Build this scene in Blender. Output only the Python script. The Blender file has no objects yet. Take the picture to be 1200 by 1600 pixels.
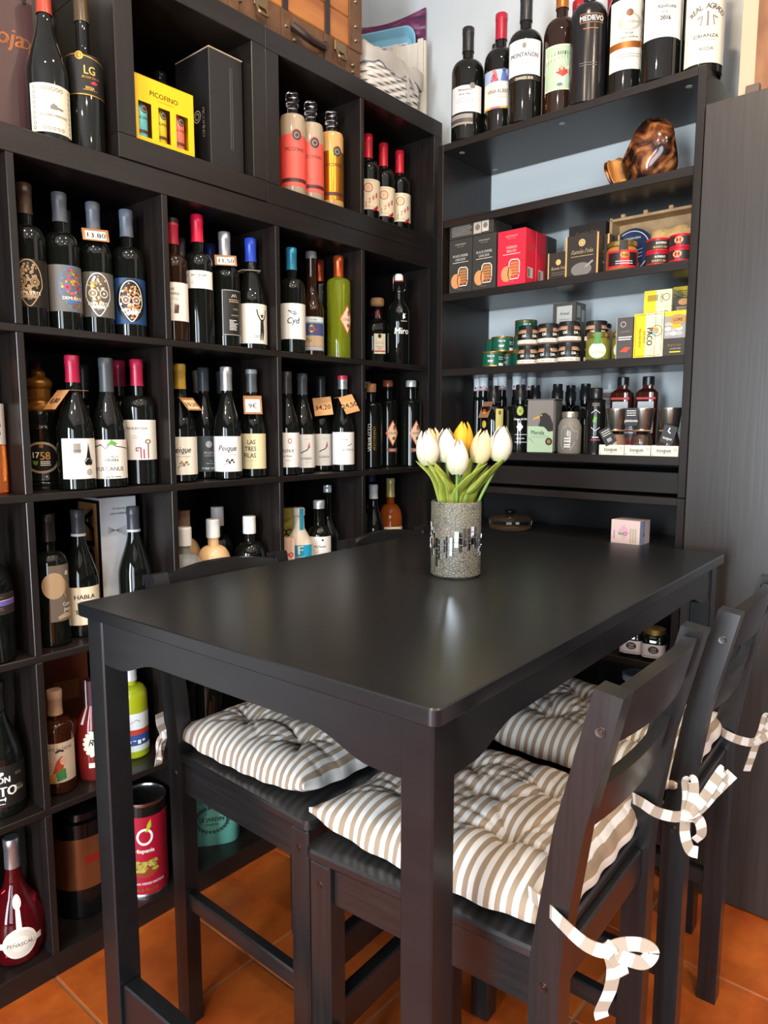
import bpy, math, random
from mathutils import Vector, Matrix

# ------------------------------------------------------------------ camera, light, exposure
SC = bpy.context.scene
COL = SC.collection
random.seed(7)
cam_d = bpy.data.cameras.new('camera')
cam = bpy.data.objects.new('camera', cam_d); COL.objects.link(cam)
cam_d.sensor_fit = 'VERTICAL'; cam_d.sensor_height = 36.0; cam_d.lens = 1120.8 / 1600 * 36.0
cam_d.clip_start = 0.02
_yaw, _pit, _rol = -0.7035, -0.1205, 0.00063
_f = Vector((math.sin(_yaw) * math.cos(_pit), math.cos(_yaw) * math.cos(_pit), math.sin(_pit)))
_r = Vector((math.cos(_yaw), -math.sin(_yaw), 0)); _u = _r.cross(_f)
_r2 = _r * math.cos(_rol) + _u * math.sin(_rol); _u2 = -_r * math.sin(_rol) + _u * math.cos(_rol)
cam.matrix_world = Matrix(((_r2.x, _u2.x, -_f.x, 1.5409), (_r2.y, _u2.y, -_f.y, -2.1126), (_r2.z, _u2.z, -_f.z, 1.2520), (0, 0, 0, 1)))
SC.camera = cam

W = bpy.data.worlds.new('sky'); SC.world = W; W.use_nodes = True
W.node_tree.nodes['Background'].inputs[0].default_value = (0.62, 0.78, 1.0, 1)
W.node_tree.nodes['Background'].inputs[1].default_value = 1.0

def area(name, loc, rot, sx, sy, power, col):
    d = bpy.data.lights.new(name, 'AREA'); d.shape = 'RECTANGLE'; d.size = sx; d.size_y = sy
    d.energy = power; d.color = col
    o = bpy.data.objects.new(name, d); COL.objects.link(o); o.location = loc; o.rotation_euler = rot
    return o
R90 = math.pi / 2
# daylight: the glazed shop door and the shop window in the street wall behind the camera
area('door_daylight', (1.30, -4.29, 1.15), (R90, 0, 0), 0.66, 2.1, 175, (0.80, 0.905, 1.0))
area('window_daylight', (3.05, -4.29, 1.25), (R90, 0, 0), 1.7, 2.1, 130, (0.80, 0.905, 1.0))
# ceiling spots: small warm recessed lamps
SPOTS = [(0.95, -1.0), (0.95, -2.0), (2.0, -0.9), (2.0, -2.0), (3.0, -1.4), (1.5, -3.1)]
for i, (sx, sy) in enumerate(SPOTS):
    d = bpy.data.lights.new('spot_lamp_light', 'AREA'); d.shape = 'DISK'; d.size = 0.07
    d.energy = 17; d.color = (1.0, 0.78, 0.54)
    o = bpy.data.objects.new('spot_lamp_light', d); COL.objects.link(o); o.location = (sx, sy, 2.975)
SC.view_settings.view_transform = 'Standard'; SC.view_settings.look = 'None'
SC.view_settings.gamma = 1.0; SC.view_settings.use_curve_mapping = False
SC.view_settings.exposure = -0.02

# ------------------------------------------------------------------ materials
MATS = {}
def pmat(name, col, rough=0.5, metal=0.0, spec=0.5, trans=0.0, coat=0.0, ior=1.45, sss=0.0):
    if name in MATS: return MATS[name]
    m = bpy.data.materials.new(name); m.use_nodes = True
    b = m.node_tree.nodes['Principled BSDF']
    b.inputs['Base Color'].default_value = (*col, 1); b.inputs['Roughness'].default_value = rough
    b.inputs['Metallic'].default_value = metal; b.inputs['Specular IOR Level'].default_value = spec
    b.inputs['Transmission Weight'].default_value = trans; b.inputs['Coat Weight'].default_value = coat
    b.inputs['IOR'].default_value = ior
    if sss: b.inputs['Subsurface Weight'].default_value = sss; b.inputs['Subsurface Scale'].default_value = 0.01
    MATS[name] = m
    return m
def lin(h):
    h = h.lstrip('#'); o = []
    for i in (0, 2, 4):
        c = int(h[i:i + 2], 16) / 255
        o.append(c / 12.92 if c <= 0.04045 else ((c + 0.055) / 1.055) ** 2.4)
    return tuple(o)
def hx(h, rough=0.45, metal=0.0, **k):
    return pmat('paint_' + h.lstrip('#') + '_%d_%d' % (rough * 100, metal * 100), lin(h), rough, metal, **k)
def nodes(m): return m.node_tree.nodes, m.node_tree.links, m.node_tree.nodes['Principled BSDF']
def grain_mat(name, c1, c2, rough, scale=(3, 3, 60), bump=0.05, coord='Object', detail=4, rvar=0.0, spec=0.5):
    m = pmat(name, c1, rough, spec=spec); N, L, B = nodes(m)
    tc = N.new('ShaderNodeTexCoord'); mp = N.new('ShaderNodeMapping'); mp.inputs['Scale'].default_value = scale
    nz = N.new('ShaderNodeTexNoise'); nz.inputs['Scale'].default_value = 1.0; nz.inputs['Detail'].default_value = detail
    rp = N.new('ShaderNodeValToRGB'); rp.color_ramp.elements[0].color = (*c1, 1); rp.color_ramp.elements[1].color = (*c2, 1)
    rp.color_ramp.elements[0].position = 0.35; rp.color_ramp.elements[1].position = 0.65
    L.new(tc.outputs[coord], mp.inputs[0]); L.new(mp.outputs[0], nz.inputs[0]); L.new(nz.outputs[0], rp.inputs[0])
    L.new(rp.outputs[0], B.inputs['Base Color'])
    if bump:
        bp = N.new('ShaderNodeBump'); bp.inputs['Strength'].default_value = bump; bp.inputs['Distance'].default_value = 0.002
        L.new(nz.outputs[0], bp.inputs['Height']); L.new(bp.outputs[0], B.inputs['Normal'])
    if rvar:
        mr = N.new('ShaderNodeMapRange'); mr.inputs[3].default_value = rough - rvar; mr.inputs[4].default_value = rough + rvar
        L.new(nz.outputs[0], mr.inputs[0]); L.new(mr.outputs[0], B.inputs['Roughness'])
    return m
M_SHELF = grain_mat('black_brown_foil_upright', (0.0105, 0.0080, 0.0070), (0.0150, 0.0115, 0.0100), 0.30, (90, 90, 3), 0.03)
M_SHELFH = grain_mat('black_brown_foil_level', (0.0105, 0.0080, 0.0070), (0.0150, 0.0115, 0.0100), 0.30, (90, 3, 90), 0.03)
M_SHELFX = grain_mat('black_brown_foil_across', (0.0105, 0.0080, 0.0070), (0.0150, 0.0115, 0.0100), 0.32, (3, 90, 90), 0.03)
M_BACK = pmat('black_back_panel', (0.006, 0.0056, 0.0056), 0.42)
M_CAB = grain_mat('black_brown_door_foil', (0.020, 0.0160, 0.0138), (0.029, 0.0240, 0.0205), 0.34, (160, 160, 4), 0.04, spec=.85)
M_TABLE = grain_mat('black_table_lacquer', (0.0068, 0.0076, 0.0088), (0.0084, 0.0094, 0.0106), 0.29, (8, 60, 60), 0.012)
CH = ((0.0078, 0.0077, 0.0080), (0.0115, 0.0114, 0.0118), 0.29)
M_CHAIR = grain_mat('black_stained_pine', *CH, (140, 140, 5), 0.035, rvar=0.03, spec=.7)
M_CHAIRX = grain_mat('black_stained_pine_across', *CH, (140, 5, 140), 0.035, rvar=0.03, spec=.7)
M_CHAIRL = grain_mat('black_stained_pine_along', *CH, (5, 140, 140), 0.035, rvar=0.03, spec=.7)
M_BOLT = pmat('dark_bolt_steel', (0.10, 0.095, 0.09), 0.3, 1.0)
M_CHROME = pmat('bright_steel', (0.75, 0.75, 0.77), 0.18, 1.0)
M_WALL = grain_mat('pale_blue_grey_plaster', (0.545, 0.575, 0.575), (0.575, 0.605, 0.605), 0.85, (5, 5, 5), 0.05)
M_CEIL = pmat('white_ceiling_paint', (0.78, 0.76, 0.73), 0.9)
M_GROUT = pmat('tile_grout', (0.33, 0.16, 0.075), 0.85)
def tile_mat():
    m = pmat('terracotta_tile', (0.42, 0.115, 0.02), 0.33); N, L, B = nodes(m)
    tc = N.new('ShaderNodeTexCoord'); oi = N.new('ShaderNodeObjectInfo')
    ad = N.new('ShaderNodeVectorMath'); ad.operation = 'ADD'
    cx = N.new('ShaderNodeCombineXYZ'); ml = N.new('ShaderNodeMath'); ml.operation = 'MULTIPLY'; ml.inputs[1].default_value = 40
    L.new(oi.outputs['Random'], ml.inputs[0]); L.new(ml.outputs[0], cx.inputs[0]); L.new(ml.outputs[0], cx.inputs[1])
    L.new(tc.outputs['Object'], ad.inputs[0]); L.new(cx.outputs[0], ad.inputs[1])
    n1 = N.new('ShaderNodeTexNoise'); n1.inputs['Scale'].default_value = 7; n1.inputs['Detail'].default_value = 5
    n2 = N.new('ShaderNodeTexNoise'); n2.inputs['Scale'].default_value = 55; n2.inputs['Detail'].default_value = 3
    L.new(ad.outputs[0], n1.inputs[0]); L.new(ad.outputs[0], n2.inputs[0])
    rp = N.new('ShaderNodeValToRGB'); e = rp.color_ramp.elements
    e[0].position = 0.30; e[0].color = (0.34, 0.055, 0.008, 1); e[1].position = 0.72; e[1].color = (0.56, 0.135, 0.020, 1)
    L.new(n1.outputs[0], rp.inputs[0])
    mx = N.new('ShaderNodeMix'); mx.data_type = 'RGBA'; mx.blend_type = 'MULTIPLY'; mx.inputs[0].default_value = 0.30
    L.new(rp.outputs[0], mx.inputs[6]); L.new(n2.outputs[0], mx.inputs[7])
    L.new(mx.outputs[2], B.inputs['Base Color'])
    bp = N.new('ShaderNodeBump'); bp.inputs['Strength'].default_value = 0.06; bp.inputs['Distance'].default_value = 0.004
    L.new(n1.outputs[0], bp.inputs['Height']); L.new(bp.outputs[0], B.inputs['Normal'])
    return m
M_TILE = tile_mat()
def stripe_mat(name, tan, white, pitch_axis=0, check=False):
    m = pmat(name, white, 0.9, spec=0.2); N, L, B = nodes(m)
    uv = N.new('ShaderNodeUVMap'); sp = N.new('ShaderNodeSeparateXYZ'); L.new(uv.outputs[0], sp.inputs[0])
    def band(sock):
        fr = N.new('ShaderNodeMath'); fr.operation = 'FRACT'; L.new(sock, fr.inputs[0])
        rp = N.new('ShaderNodeMapRange'); rp.interpolation_type = 'SMOOTHSTEP'
        s1 = N.new('ShaderNodeMath'); s1.operation = 'SUBTRACT'; s1.inputs[1].default_value = 0.5; L.new(fr.outputs[0], s1.inputs[0])
        ab = N.new('ShaderNodeMath'); ab.operation = 'ABSOLUTE'; L.new(s1.outputs[0], ab.inputs[0])
        rp.inputs[1].default_value = 0.235; rp.inputs[2].default_value = 0.265; L.new(ab.outputs[0], rp.inputs[0])
        return rp.outputs[0]
    b0 = band(sp.outputs[0])
    mx = N.new('ShaderNodeMix'); mx.data_type = 'RGBA'; mx.inputs[6].default_value = (*tan, 1); mx.inputs[7].default_value = (*white, 1)
    L.new(b0, mx.inputs[0])
    out = mx.outputs[2]
    tc = N.new('ShaderNodeTexCoord'); wv = N.new('ShaderNodeTexNoise'); wv.inputs['Scale'].default_value = 900
    L.new(tc.outputs['Object'], wv.inputs[0])
    bp = N.new('ShaderNodeBump'); bp.inputs['Strength'].default_value = 0.15; bp.inputs['Distance'].default_value = 0.001
    L.new(wv.outputs[0], bp.inputs['Height']); L.new(bp.outputs[0], B.inputs['Normal'])
    L.new(out, B.inputs['Base Color'])
    return m
M_STRIPE = stripe_mat('tan_white_striped_cotton', (0.32, 0.235, 0.16), (0.66, 0.63, 0.59))
M_RIBBON = stripe_mat('tan_white_checked_tape', (0.36, 0.29, 0.22), (0.62, 0.58, 0.53))

# ------------------------------------------------------------------ mesh helpers
class MB:
    def __init__(s): s.v = []; s.f = []; s.mi = []; s.mats = []; s.uv = {}
    def m(s, mat):
        if mat not in s.mats: s.mats.append(mat)
        return s.mats.index(mat)
    def add(s, vs, fs, mat, T=None):
        o = len(s.v); k = s.m(mat)
        if T is not None: vs = [tuple(T @ Vector(p)) for p in vs]
        s.v.extend(vs); s.f.extend([tuple(o + i for i in f) for f in fs]); s.mi.extend([k] * len(fs))
        return o
    def box(s, x0, x1, y0, y1, z0, z1, mat, bev=0.0012, T=None):
        b = min(bev, (x1 - x0) * .45, (y1 - y0) * .45, (z1 - z0) * .45)
        vs = []; idx = {}
        for i, X in enumerate((x0, x1)):
            for j, Y in enumerate((y0, y1)):
                for k, Zz in enumerate((z0, z1)):
                    sx, sy, sz = (1 - 2 * i), (1 - 2 * j), (1 - 2 * k)
                    for a, p in enumerate(((X, Y + sy * b, Zz + sz * b), (X + sx * b, Y, Zz + sz * b), (X + sx * b, Y + sy * b, Zz))):
                        idx[(i, j, k, a)] = len(vs); vs.append(p)
        fs = []
        for i in (0, 1):
            q = [idx[(i, j, k, 0)] for j, k in ((0, 0), (1, 0), (1, 1), (0, 1))]; fs.append(q if i else q[::-1])
            q = [idx[(j, i, k, 1)] for j, k in ((0, 0), (0, 1), (1, 1), (1, 0))]; fs.append(q if i else q[::-1])
            q = [idx[(j, k, i, 2)] for j, k in ((0, 0), (1, 0), (1, 1), (0, 1))]; fs.append(q if i else q[::-1])
        def C(p, q, r_, t): fs.append((idx[p], idx[q], idx[r_], idx[t]))
        for j in (0, 1):
            for k in (0, 1):
                C((0, j, k, 1), (1, j, k, 1), (1, j, k, 2), (0, j, k, 2)); C((j, 0, k, 0), (j, 1, k, 0), (j, 1, k, 2), (j, 0, k, 2)); C((j, k, 0, 0), (j, k, 1, 0), (j, k, 1, 1), (j, k, 0, 1))
        for i in (0, 1):
            for j in (0, 1):
                for k in (0, 1): fs.append((idx[(i, j, k, 0)], idx[(i, j, k, 1)], idx[(i, j, k, 2)]))
        s.add(vs, fs, mat, T)
    def lathe(s, prof, mat, seg=28, a0=0.0, a1=None, T=None, sx=1, sy=1, sq=0):
        full = a1 is None; n = seg if full else seg + 1; vs = []; fs = []
        A = [2 * math.pi * i / seg if full else a0 + (a1 - a0) * i / seg for i in range(n)]
        rows = []
        for (r, z) in prof:
            if full and r < 1e-6: rows.append([len(vs)]); vs.append((0, 0, z)); continue
            row = []
            for a in A:
                c, d = math.cos(a), math.sin(a); k = r
                if sq: k = r / ((abs(c) ** sq + abs(d) ** sq) ** (1 / sq))
                row.append(len(vs)); vs.append((k * c * sx, k * d * sy, z))
            rows.append(row)
        for p, q in zip(rows, rows[1:]):
            m_ = seg
            for i in range(m_):
                j = (i + 1) % n if full else i + 1
                if len(p) == 1 and len(q) == 1: continue
                if len(p) == 1: fs.append((p[0], q[j], q[i]))
                elif len(q) == 1: fs.append((p[i], p[j], q[0]))
                else: fs.append((p[i], p[j], q[j], q[i]))
        s.add(vs, fs, mat, T)
    def prism(s, pts, t0, t1, mat, axis='y', T=None):
        n = len(pts)
        def P(a, b, t): return {'y': (a, t, b), 'x': (t, a, b), 'z': (a, b, t)}[axis]
        vs = [P(a, b, t0) for a, b in pts] + [P(a, b, t1) for a, b in pts]
        fs = [tuple(range(n))[::-1], tuple(range(n, 2 * n))] + [(i, (i + 1) % n, n + (i + 1) % n, n + i) for i in range(n)]
        s.add(vs, fs, mat, T)
    def sweep(s, path, mat, rad=None, seg=8, flat=None, T=None):
        # tube (rad = number or list) or flat tape (flat = (half width vectors, thickness))
        vs = []; fs = []; n = len(path); path = [Vector(p) for p in path]
        prev = None
        for i, p in enumerate(path):
            t = (path[min(i + 1, n - 1)] - path[max(i - 1, 0)]).normalized()
            a = t.orthogonal().normalized() if prev is None else (prev - t * prev.dot(t)).normalized()
            prev = a; b = t.cross(a); r = rad[i] if isinstance(rad, (list, tuple)) else rad
            for k in range(seg):
                th = 2 * math.pi * k / seg; vs.append(tuple(p + a * math.cos(th) * r + b * math.sin(th) * r))
        for i in range(n - 1):
            for k in range(seg):
                k2 = (k + 1) % seg; fs.append((i * seg + k, i * seg + k2, (i + 1) * seg + k2, (i + 1) * seg + k))
        fs.append(tuple(range(seg))[::-1]); fs.append(tuple((n - 1) * seg + k for k in range(seg)))
        s.add(vs, fs, mat, T)
    def tape(s, path, wid, mat, hw=0.009, th=0.0008, pitch=0.02, T=None):
        n = len(path); path = [Vector(p) for p in path]; L = 0; o0 = len(s.v)
        vs = []; fs = []; us = []
        for i, p in enumerate(path):
            t = (path[min(i + 1, n - 1)] - path[max(i - 1, 0)]).normalized()
            w = Vector(wid[i] if isinstance(wid, list) else wid); w = (w - t * w.dot(t)).normalized(); nn = t.cross(w)
            h = hw[i] if isinstance(hw, list) else hw
            if i: L += (p - path[i - 1]).length
            for q in (p + w * h + nn * th, p - w * h + nn * th, p - w * h - nn * th, p + w * h - nn * th): vs.append(tuple(q)); us.append((L / pitch, 0))
        for i in range(n - 1):
            for k in range(4):
                k2 = (k + 1) % 4; fs.append((i * 4 + k, i * 4 + k2, (i + 1) * 4 + k2, (i + 1) * 4 + k))
        fs.append((3, 2, 1, 0)); e = (n - 1) * 4; fs.append((e, e + 1, e + 2, e + 3))
        s.add(vs, fs, mat, T)
        for i, u in enumerate(us): s.uv[o0 + i] = u
    def mesh(s, name, smooth=35):
        me = bpy.data.meshes.new(name); me.from_pydata(s.v, [], s.f)
        for m in s.mats: me.materials.append(m)
        me.polygons.foreach_set('material_index', s.mi)
        if s.uv:
            ul = me.uv_layers.new(name='UVMap')
            for lp in me.loops: ul.data[lp.index].uv = s.uv.get(lp.vertex_index, (0, 0))
        me.update()
        if smooth:
            me.polygons.foreach_set('use_smooth', [True] * len(me.polygons)); me.set_sharp_from_angle(angle=math.radians(smooth))
        return me
    def build(s, name, parent=None, smooth=35):
        return link(name, s.mesh(name, smooth), parent)
def link(name, me, parent=None):
    o = bpy.data.objects.new(name, me); COL.objects.link(o)
    if parent is not None: o.parent = parent
    return o
def thing(name, label, cat, loc=(0, 0, 0), rz=0.0, group=None):
    o = bpy.data.objects.new(name, None); COL.objects.link(o); o.empty_display_size = 0.05
    o.location = loc; o.rotation_euler = (0, 0, math.radians(rz)); o['label'] = label; o['category'] = cat
    if group: o['group'] = group
    return o
def tag(o, label, cat, group=None):
    o['label'] = label; o['category'] = cat
    if group: o['group'] = group
    return o
def struct(o): o['kind'] = 'structure'; return o
def one(name, parent, mat, *a, **k):
    b = MB(); b.box(*a, mat, **k); return b.build(name, parent)

# ------------------------------------------------------------------ the room
XL, YB, XR, YF, ZC = -0.402, 0.092, 4.2, -4.25, 3.0
def slab(name, *a, mat):
    b = MB(); b.box(*a, mat, bev=0.0); return struct(b.build(name, None, 0))
slab('wall_left', XL - 0.1, XL, YF, YB + 0.1, 0, ZC, mat=M_WALL)
slab('wall_back', XL, XR, YB, YB + 0.1, 0, ZC, mat=M_WALL)
M_DARKW = pmat('dark_brown_wall_paint', (0.07, 0.055, 0.045), 0.8)
slab('wall_right', XR, XR + 0.1, YF, YB + 0.1, 0, ZC, mat=M_DARKW)
b = MB()   # street wall with door and window openings
for x0, x1, z0, z1 in ((XL, 0.95, 0, ZC), (0.95, 1.65, 2.2, ZC), (1.65, 2.20, 0, ZC), (2.20, 3.9, 2.3, ZC), (2.20, 3.9, 0, 0.2), (3.9, XR, 0, ZC)):
    b.box(x0, x1, YF - 0.1, YF, z0, z1, M_DARKW, bev=0)
struct(b.build('wall_front', None, 0))
slab('ceiling', XL - 0.1, XR + 0.1, YF - 0.1, YB + 0.1, ZC, ZC + 0.1, mat=M_CEIL)
M_WFRAME = pmat('white_window_frame', (0.7, 0.7, 0.68), 0.4)
for nm, x0, x1, z0, z1 in (('door_1', 0.95, 1.65, 0.0, 2.2), ('window_1', 2.20, 3.9, 0.2, 2.3)):
    b = MB()
    for a in ((x0, x0 + .05, z0, z1), (x1 - .05, x1, z0, z1), (x0, x1, z1 - .05, z1), (x0, x1, z0, z0 + .05)):
        b.box(a[0], a[1], YF - 0.02, YF + 0.015, a[2], a[3], M_WFRAME)
    struct(b.build(nm, None))
fl = slab('floor', XL - 0.1, XR + 0.1, YF - 0.1, YB + 0.1, -0.06, -0.002, mat=M_GROUT)
PT = 0.327
tv = []
for k in range(3):
    b = MB(); g = 0.0015 + 0.0003 * k; b.box(-PT / 2 + g, PT / 2 - g, -PT / 2 + g, PT / 2 - g, -0.008, 0.0, M_TILE, bev=0.0025); tv.append(b.mesh('tile'))
for i in range(-2, 13):
    for j in range(-13, 4):
        x, y = 0.299 - PT / 2 + PT * i, -0.80 - PT / 2 + PT * (j + 1)
        if XL - .1 < x < XR and YF < y < YB + .1:
            o = link('tile', random.choice(tv), fl); o.location = (x, y, random.uniform(-.0004, 0)); o.rotation_euler = (0, 0, random.choice((0, R90, 2 * R90)))
SPN = dict(zip(SPOTS, ('above the table', 'above the near end of the wine shelf', 'in front of the tall cabinet', 'behind the right-hand stools', 'farthest to the right', 'nearest the street door')))
for (sx, sy) in SPOTS:
    t = thing('ceiling_spot', 'small round recessed ceiling spot ' + SPN[(sx, sy)], 'lamp', (sx, sy, ZC), group='ceiling spot lamps out of the picture')
    b = MB(); b.lathe([(0.042, -0.001), (0.055, -0.004), (0.057, 0.0)], M_CHROME, 24); b.build('ring', t)

# ------------------------------------------------------------------ cube shelving along the left wall
T5, CELL, DIV = 0.0532, 0.335, 0.016; PIT = CELL + DIV; DEP = 0.39; H5 = 2 * T5 + 5 * CELL + 4 * DIV
ZR = [T5 + PIT * k for k in range(5)]           # cell floors
YC = [-T5 - CELL - PIT * j for j in range(5)]   # left edge (low Y) of the cell columns, from the right
su = thing('cube_shelf', 'large black-brown cube shelf of five by five open cells full of bottles', 'shelf', (0, 0, 0))
one('top_board', su, M_SHELFH, -DEP, 0, -H5, 0, H5 - T5, H5)
one('bottom_board', su, M_SHELFH, -DEP, 0, -H5, 0, 0, T5)
one('side_panel', su, M_SHELF, -DEP, 0, -T5, 0, T5, H5 - T5)
one('side_panel', su, M_SHELF, -DEP, 0, -H5, -H5 + T5, T5, H5 - T5)
for k in range(1, 5): one('shelf_board', su, M_SHELFH, -DEP, -0.0005, -H5 + T5, -T5, ZR[k] - DIV, ZR[k])
bdiv = MB(); bdiv.box(-DEP, 0, -DIV, 0, 0, CELL, M_SHELF); mdiv = bdiv.mesh('divider')
for k in range(5):
    for j in range(4):
        o = link('divider', mdiv, su); o.location = (0, YC[j], ZR[k])
one('back_panel', su, M_BACK, -DEP - 0.006, -DEP, -H5, 0, 0, H5, bev=0)
def cube_unit(label, y0, y1, divs, x0=0.0, name='cube_shelf'):
    z0 = H5; z1 = H5 + 2 * T5 + CELL
    t = thing(name, label, 'shelf', (0, 0, 0))
    one('top_board', t, M_SHELFH, -DEP, x0, y0, y1, z1 - T5, z1); one('bottom_board', t, M_SHELFH, -DEP, x0, y0, y1, z0 + .0005, z0 + T5)
    one('side_panel', t, M_SHELF, -DEP, x0, y0, y0 + T5 * .86, z0 + T5, z1 - T5); one('side_panel', t, M_SHELF, -DEP, x0, y1 - T5 * .86, y1, z0 + T5, z1 - T5)
    for d in divs: one('divider', t, M_SHELF, -DEP, x0, d - DIV / 2, d + DIV / 2, z0 + T5, z1 - T5)
    one('back_panel', t, M_BACK, -DEP - 0.006, -DEP, y0, y1, z0, z1, bev=0)
    return t
u1 = cube_unit('single black-brown cube shelf holding the yellow gift box, on top of the big shelf', -1.2125, -0.783, [], 0.004)
for dz in (2.18, 1.96):
    b = MB(); b.lathe([(0.004, 0), (0.0045, 0.001), (0, 0.0015)], M_CHROME, 12, T=Matrix.Translation((-0.10, -0.8295, dz)) @ Matrix.Rotation(R90, 4, 'X')); b.build('fitting', u1)
cube_unit('two-cell black-brown shelf unit on top of the big shelf, at the corner', -0.779, 0.014, [-0.3985])

# ------------------------------------------------------------------ bookcase (two stacked units) and tall cabinet on the back wall
YFB, BX0, BX1, SP = -0.195, 0.136, 0.938, 0.020
BZ = [1.892, 1.667, 1.431, 1.170]     # shelf tops
bc = thing('bookcase', 'upper black-brown bookcase of groceries, backless, wine bottles along its top', 'bookcase', (0, 0, 0))
YBK = YFB + 0.28
one('side_panel', bc, M_SHELF, BX0, BX0 + SP, YFB, YBK, 1.064, 2.1205); one('side_panel', bc, M_SHELF, BX1 - SP, BX1, YFB, YBK, 1.064, 2.1205)
one('top_board', bc, M_SHELFX, BX0 + SP, BX1 - SP, YFB, YBK, 2.099, 2.120)
for z in BZ: one('shelf_board', bc, M_SHELFX, BX0 + SP, BX1 - SP, YFB + .004, YBK - .02, z - 0.023, z)
one('plinth', bc, M_SHELFX, BX0 + SP, BX1 - SP, YFB + .016, YFB + .032, 1.072, 1.128)
one('bottom_board', bc, M_SHELFX, BX0 + SP, BX1 - SP, YFB + .034, YBK, 1.106, 1.128)
one('back_strip', bc, M_BACK, BX0 + SP, BX1 - SP, YBK - .008, YBK - .004, 1.067, 1.150, bev=0)
M_CAMCAP = pmat('grey_cam_cap', (0.35, 0.34, 0.33), .5)
for x, y in ((BX0 + .06, -.15), (BX0 + .06, 0.045), (BX1 - .055, -.15), (BX0 + .40, -.15)):
    b = MB(); b.lathe([(0, -0.0008), (0.0080, -0.0008), (0.0085, 0.0)], M_CAMCAP, 16, T=Matrix.Translation((x, y, 2.099))); b.build('fitting', bc)
lc = thing('bookcase', 'lower black-brown bookcase standing behind the table under the grocery shelves', 'bookcase', (0, 0, 0))
one('side_panel', lc, M_SHELF, BX0, BX0 + SP, YFB, YBK, 0, 1.062); one('side_panel', lc, M_SHELF, BX1 - SP, BX1, YFB, YBK, 0, 1.062)
one('top_board', lc, M_SHELFX, BX0 + SP, BX1 - SP, YFB, YBK, 1.042, 1.062)
LZ = [0.08, 0.402, 0.605, 0.925]
for z in LZ: one('shelf_board', lc, M_SHELFX, BX0 + SP, BX1 - SP, YFB + .004, YBK - .02, z - 0.02, z)
one('plinth', lc, M_SHELFX, BX0 + SP, BX1 - SP, YFB + .03, YFB + .046, 0, 0.06)
one('back_panel', lc, M_BACK, BX0 + SP, BX1 - SP, YBK - .008, YBK - .002, 0.06, 1.042, bev=0)
tc = thing('tall_cabinet', 'tall plain black-brown cabinet with flush front at the right of the bookcase', 'cabinet', (0, 0, 0))
one('body', tc, M_CAB, BX1 + .002, 2.0, YFB + .021, YB - .004, 0.0, 2.026)
one('door', tc, M_CAB, BX1 + .002, 1.468, YFB, YFB + .0195, 0.004, 2.0265)
one('door', tc, M_CAB, 1.4705, 2.0, YFB, YFB + .0195, 0.004, 2.0265)

# ------------------------------------------------------------------ bar table
tb = thing('bar_table', 'black bar-height table with arched aprons in the middle of the picture', 'table', (0.7185, -0.9270, 0), 1.7)
TW, TL, TZ = 0.748, 1.205, 0.950
b = MB(); hw, hl, rr = TW / 2, TL / 2, 0.012
def rrect(hx_, hy_, r_, n=4):
    o = []
    for cx_, cy_, a0 in ((hx_ - r_, hy_ - r_, 0), (-hx_ + r_, hy_ - r_, R90), (-hx_ + r_, -hy_ + r_, 2 * R90), (hx_ - r_, -hy_ + r_, 3 * R90)):
        for i in range(n + 1): a = a0 + R90 * i / n; o.append((cx_ + r_ * math.cos(a), cy_ + r_ * math.sin(a)))
    return o
def plate(b, hx_, hy_, r_, z0, z1, mat, bev=0.0018, T=None):
    R = [(rrect(hx_ - bev, hy_ - bev, r_), z0), (rrect(hx_, hy_, r_), z0 + bev), (rrect(hx_, hy_, r_), z1 - bev), (rrect(hx_ - bev, hy_ - bev, r_), z1)]
    n = len(R[0][0]); vs = [(x, y, z) for ring, z in R for x, y in ring]; fs = [tuple(range(n))[::-1], tuple(range(3 * n, 4 * n))]
    for k in range(3):
        for i in range(n): j = (i + 1) % n; fs.append((k * n + i, k * n + j, (k + 1) * n + j, (k + 1) * n + i))
    b.add(vs, fs, mat, T)
plate(b, hw, hl, rr, TZ - 0.0215, TZ, M_TABLE); b.build('tabletop', tb)
LG = 0.046; ins = 0.013
for sx in (-1, 1):
    for sy in (-1, 1):
        x, y = sx * (hw - ins - LG / 2), sy * (hl - ins - LG / 2)
        one('leg', tb, M_TABLE, x - LG / 2, x + LG / 2, y - LG / 2, y + LG / 2, 0, TZ - 0.0218, bev=0.0025)
def apron_pts(L):
    z0, z1, zt = 0.849, 0.875, TZ - 0.0220; h = L / 2; pts = [(-h, zt), (-h, z0)]
    for i in range(9): t = i / 8; pts.append((-h + .045 + .10 * t, z0 + (z1 - z0) * (3 * t * t - 2 * t ** 3)))
    for i in range(9): t = 1 - i / 8; pts.append((h - .045 - .10 * t, z0 + (z1 - z0) * (3 * t * t - 2 * t ** 3)))
    return pts + [(h, z0), (h, zt)]
for sy in (-1, 1):
    b = MB(); y = sy * (hl - ins - 0.013); b.prism(apron_pts(TW - 2 * ins - 2 * LG + .001), y - .010, y + .010, M_TABLE, 'y'); b.build('apron', tb, 25)
for sx in (-1, 1):
    b = MB(); x = sx * (hw - ins - 0.013); b.prism(apron_pts(TL - 2 * ins - 2 * LG + .001), x - .010, x + .010, M_TABLE, 'x'); b.build('apron', tb, 25)
one('footrest', tb, M_TABLE, -hw + ins + LG, hw - ins - LG, -hl + ins + .008, -hl + ins + .040, 0.170, 0.252, bev=.003)

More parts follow.
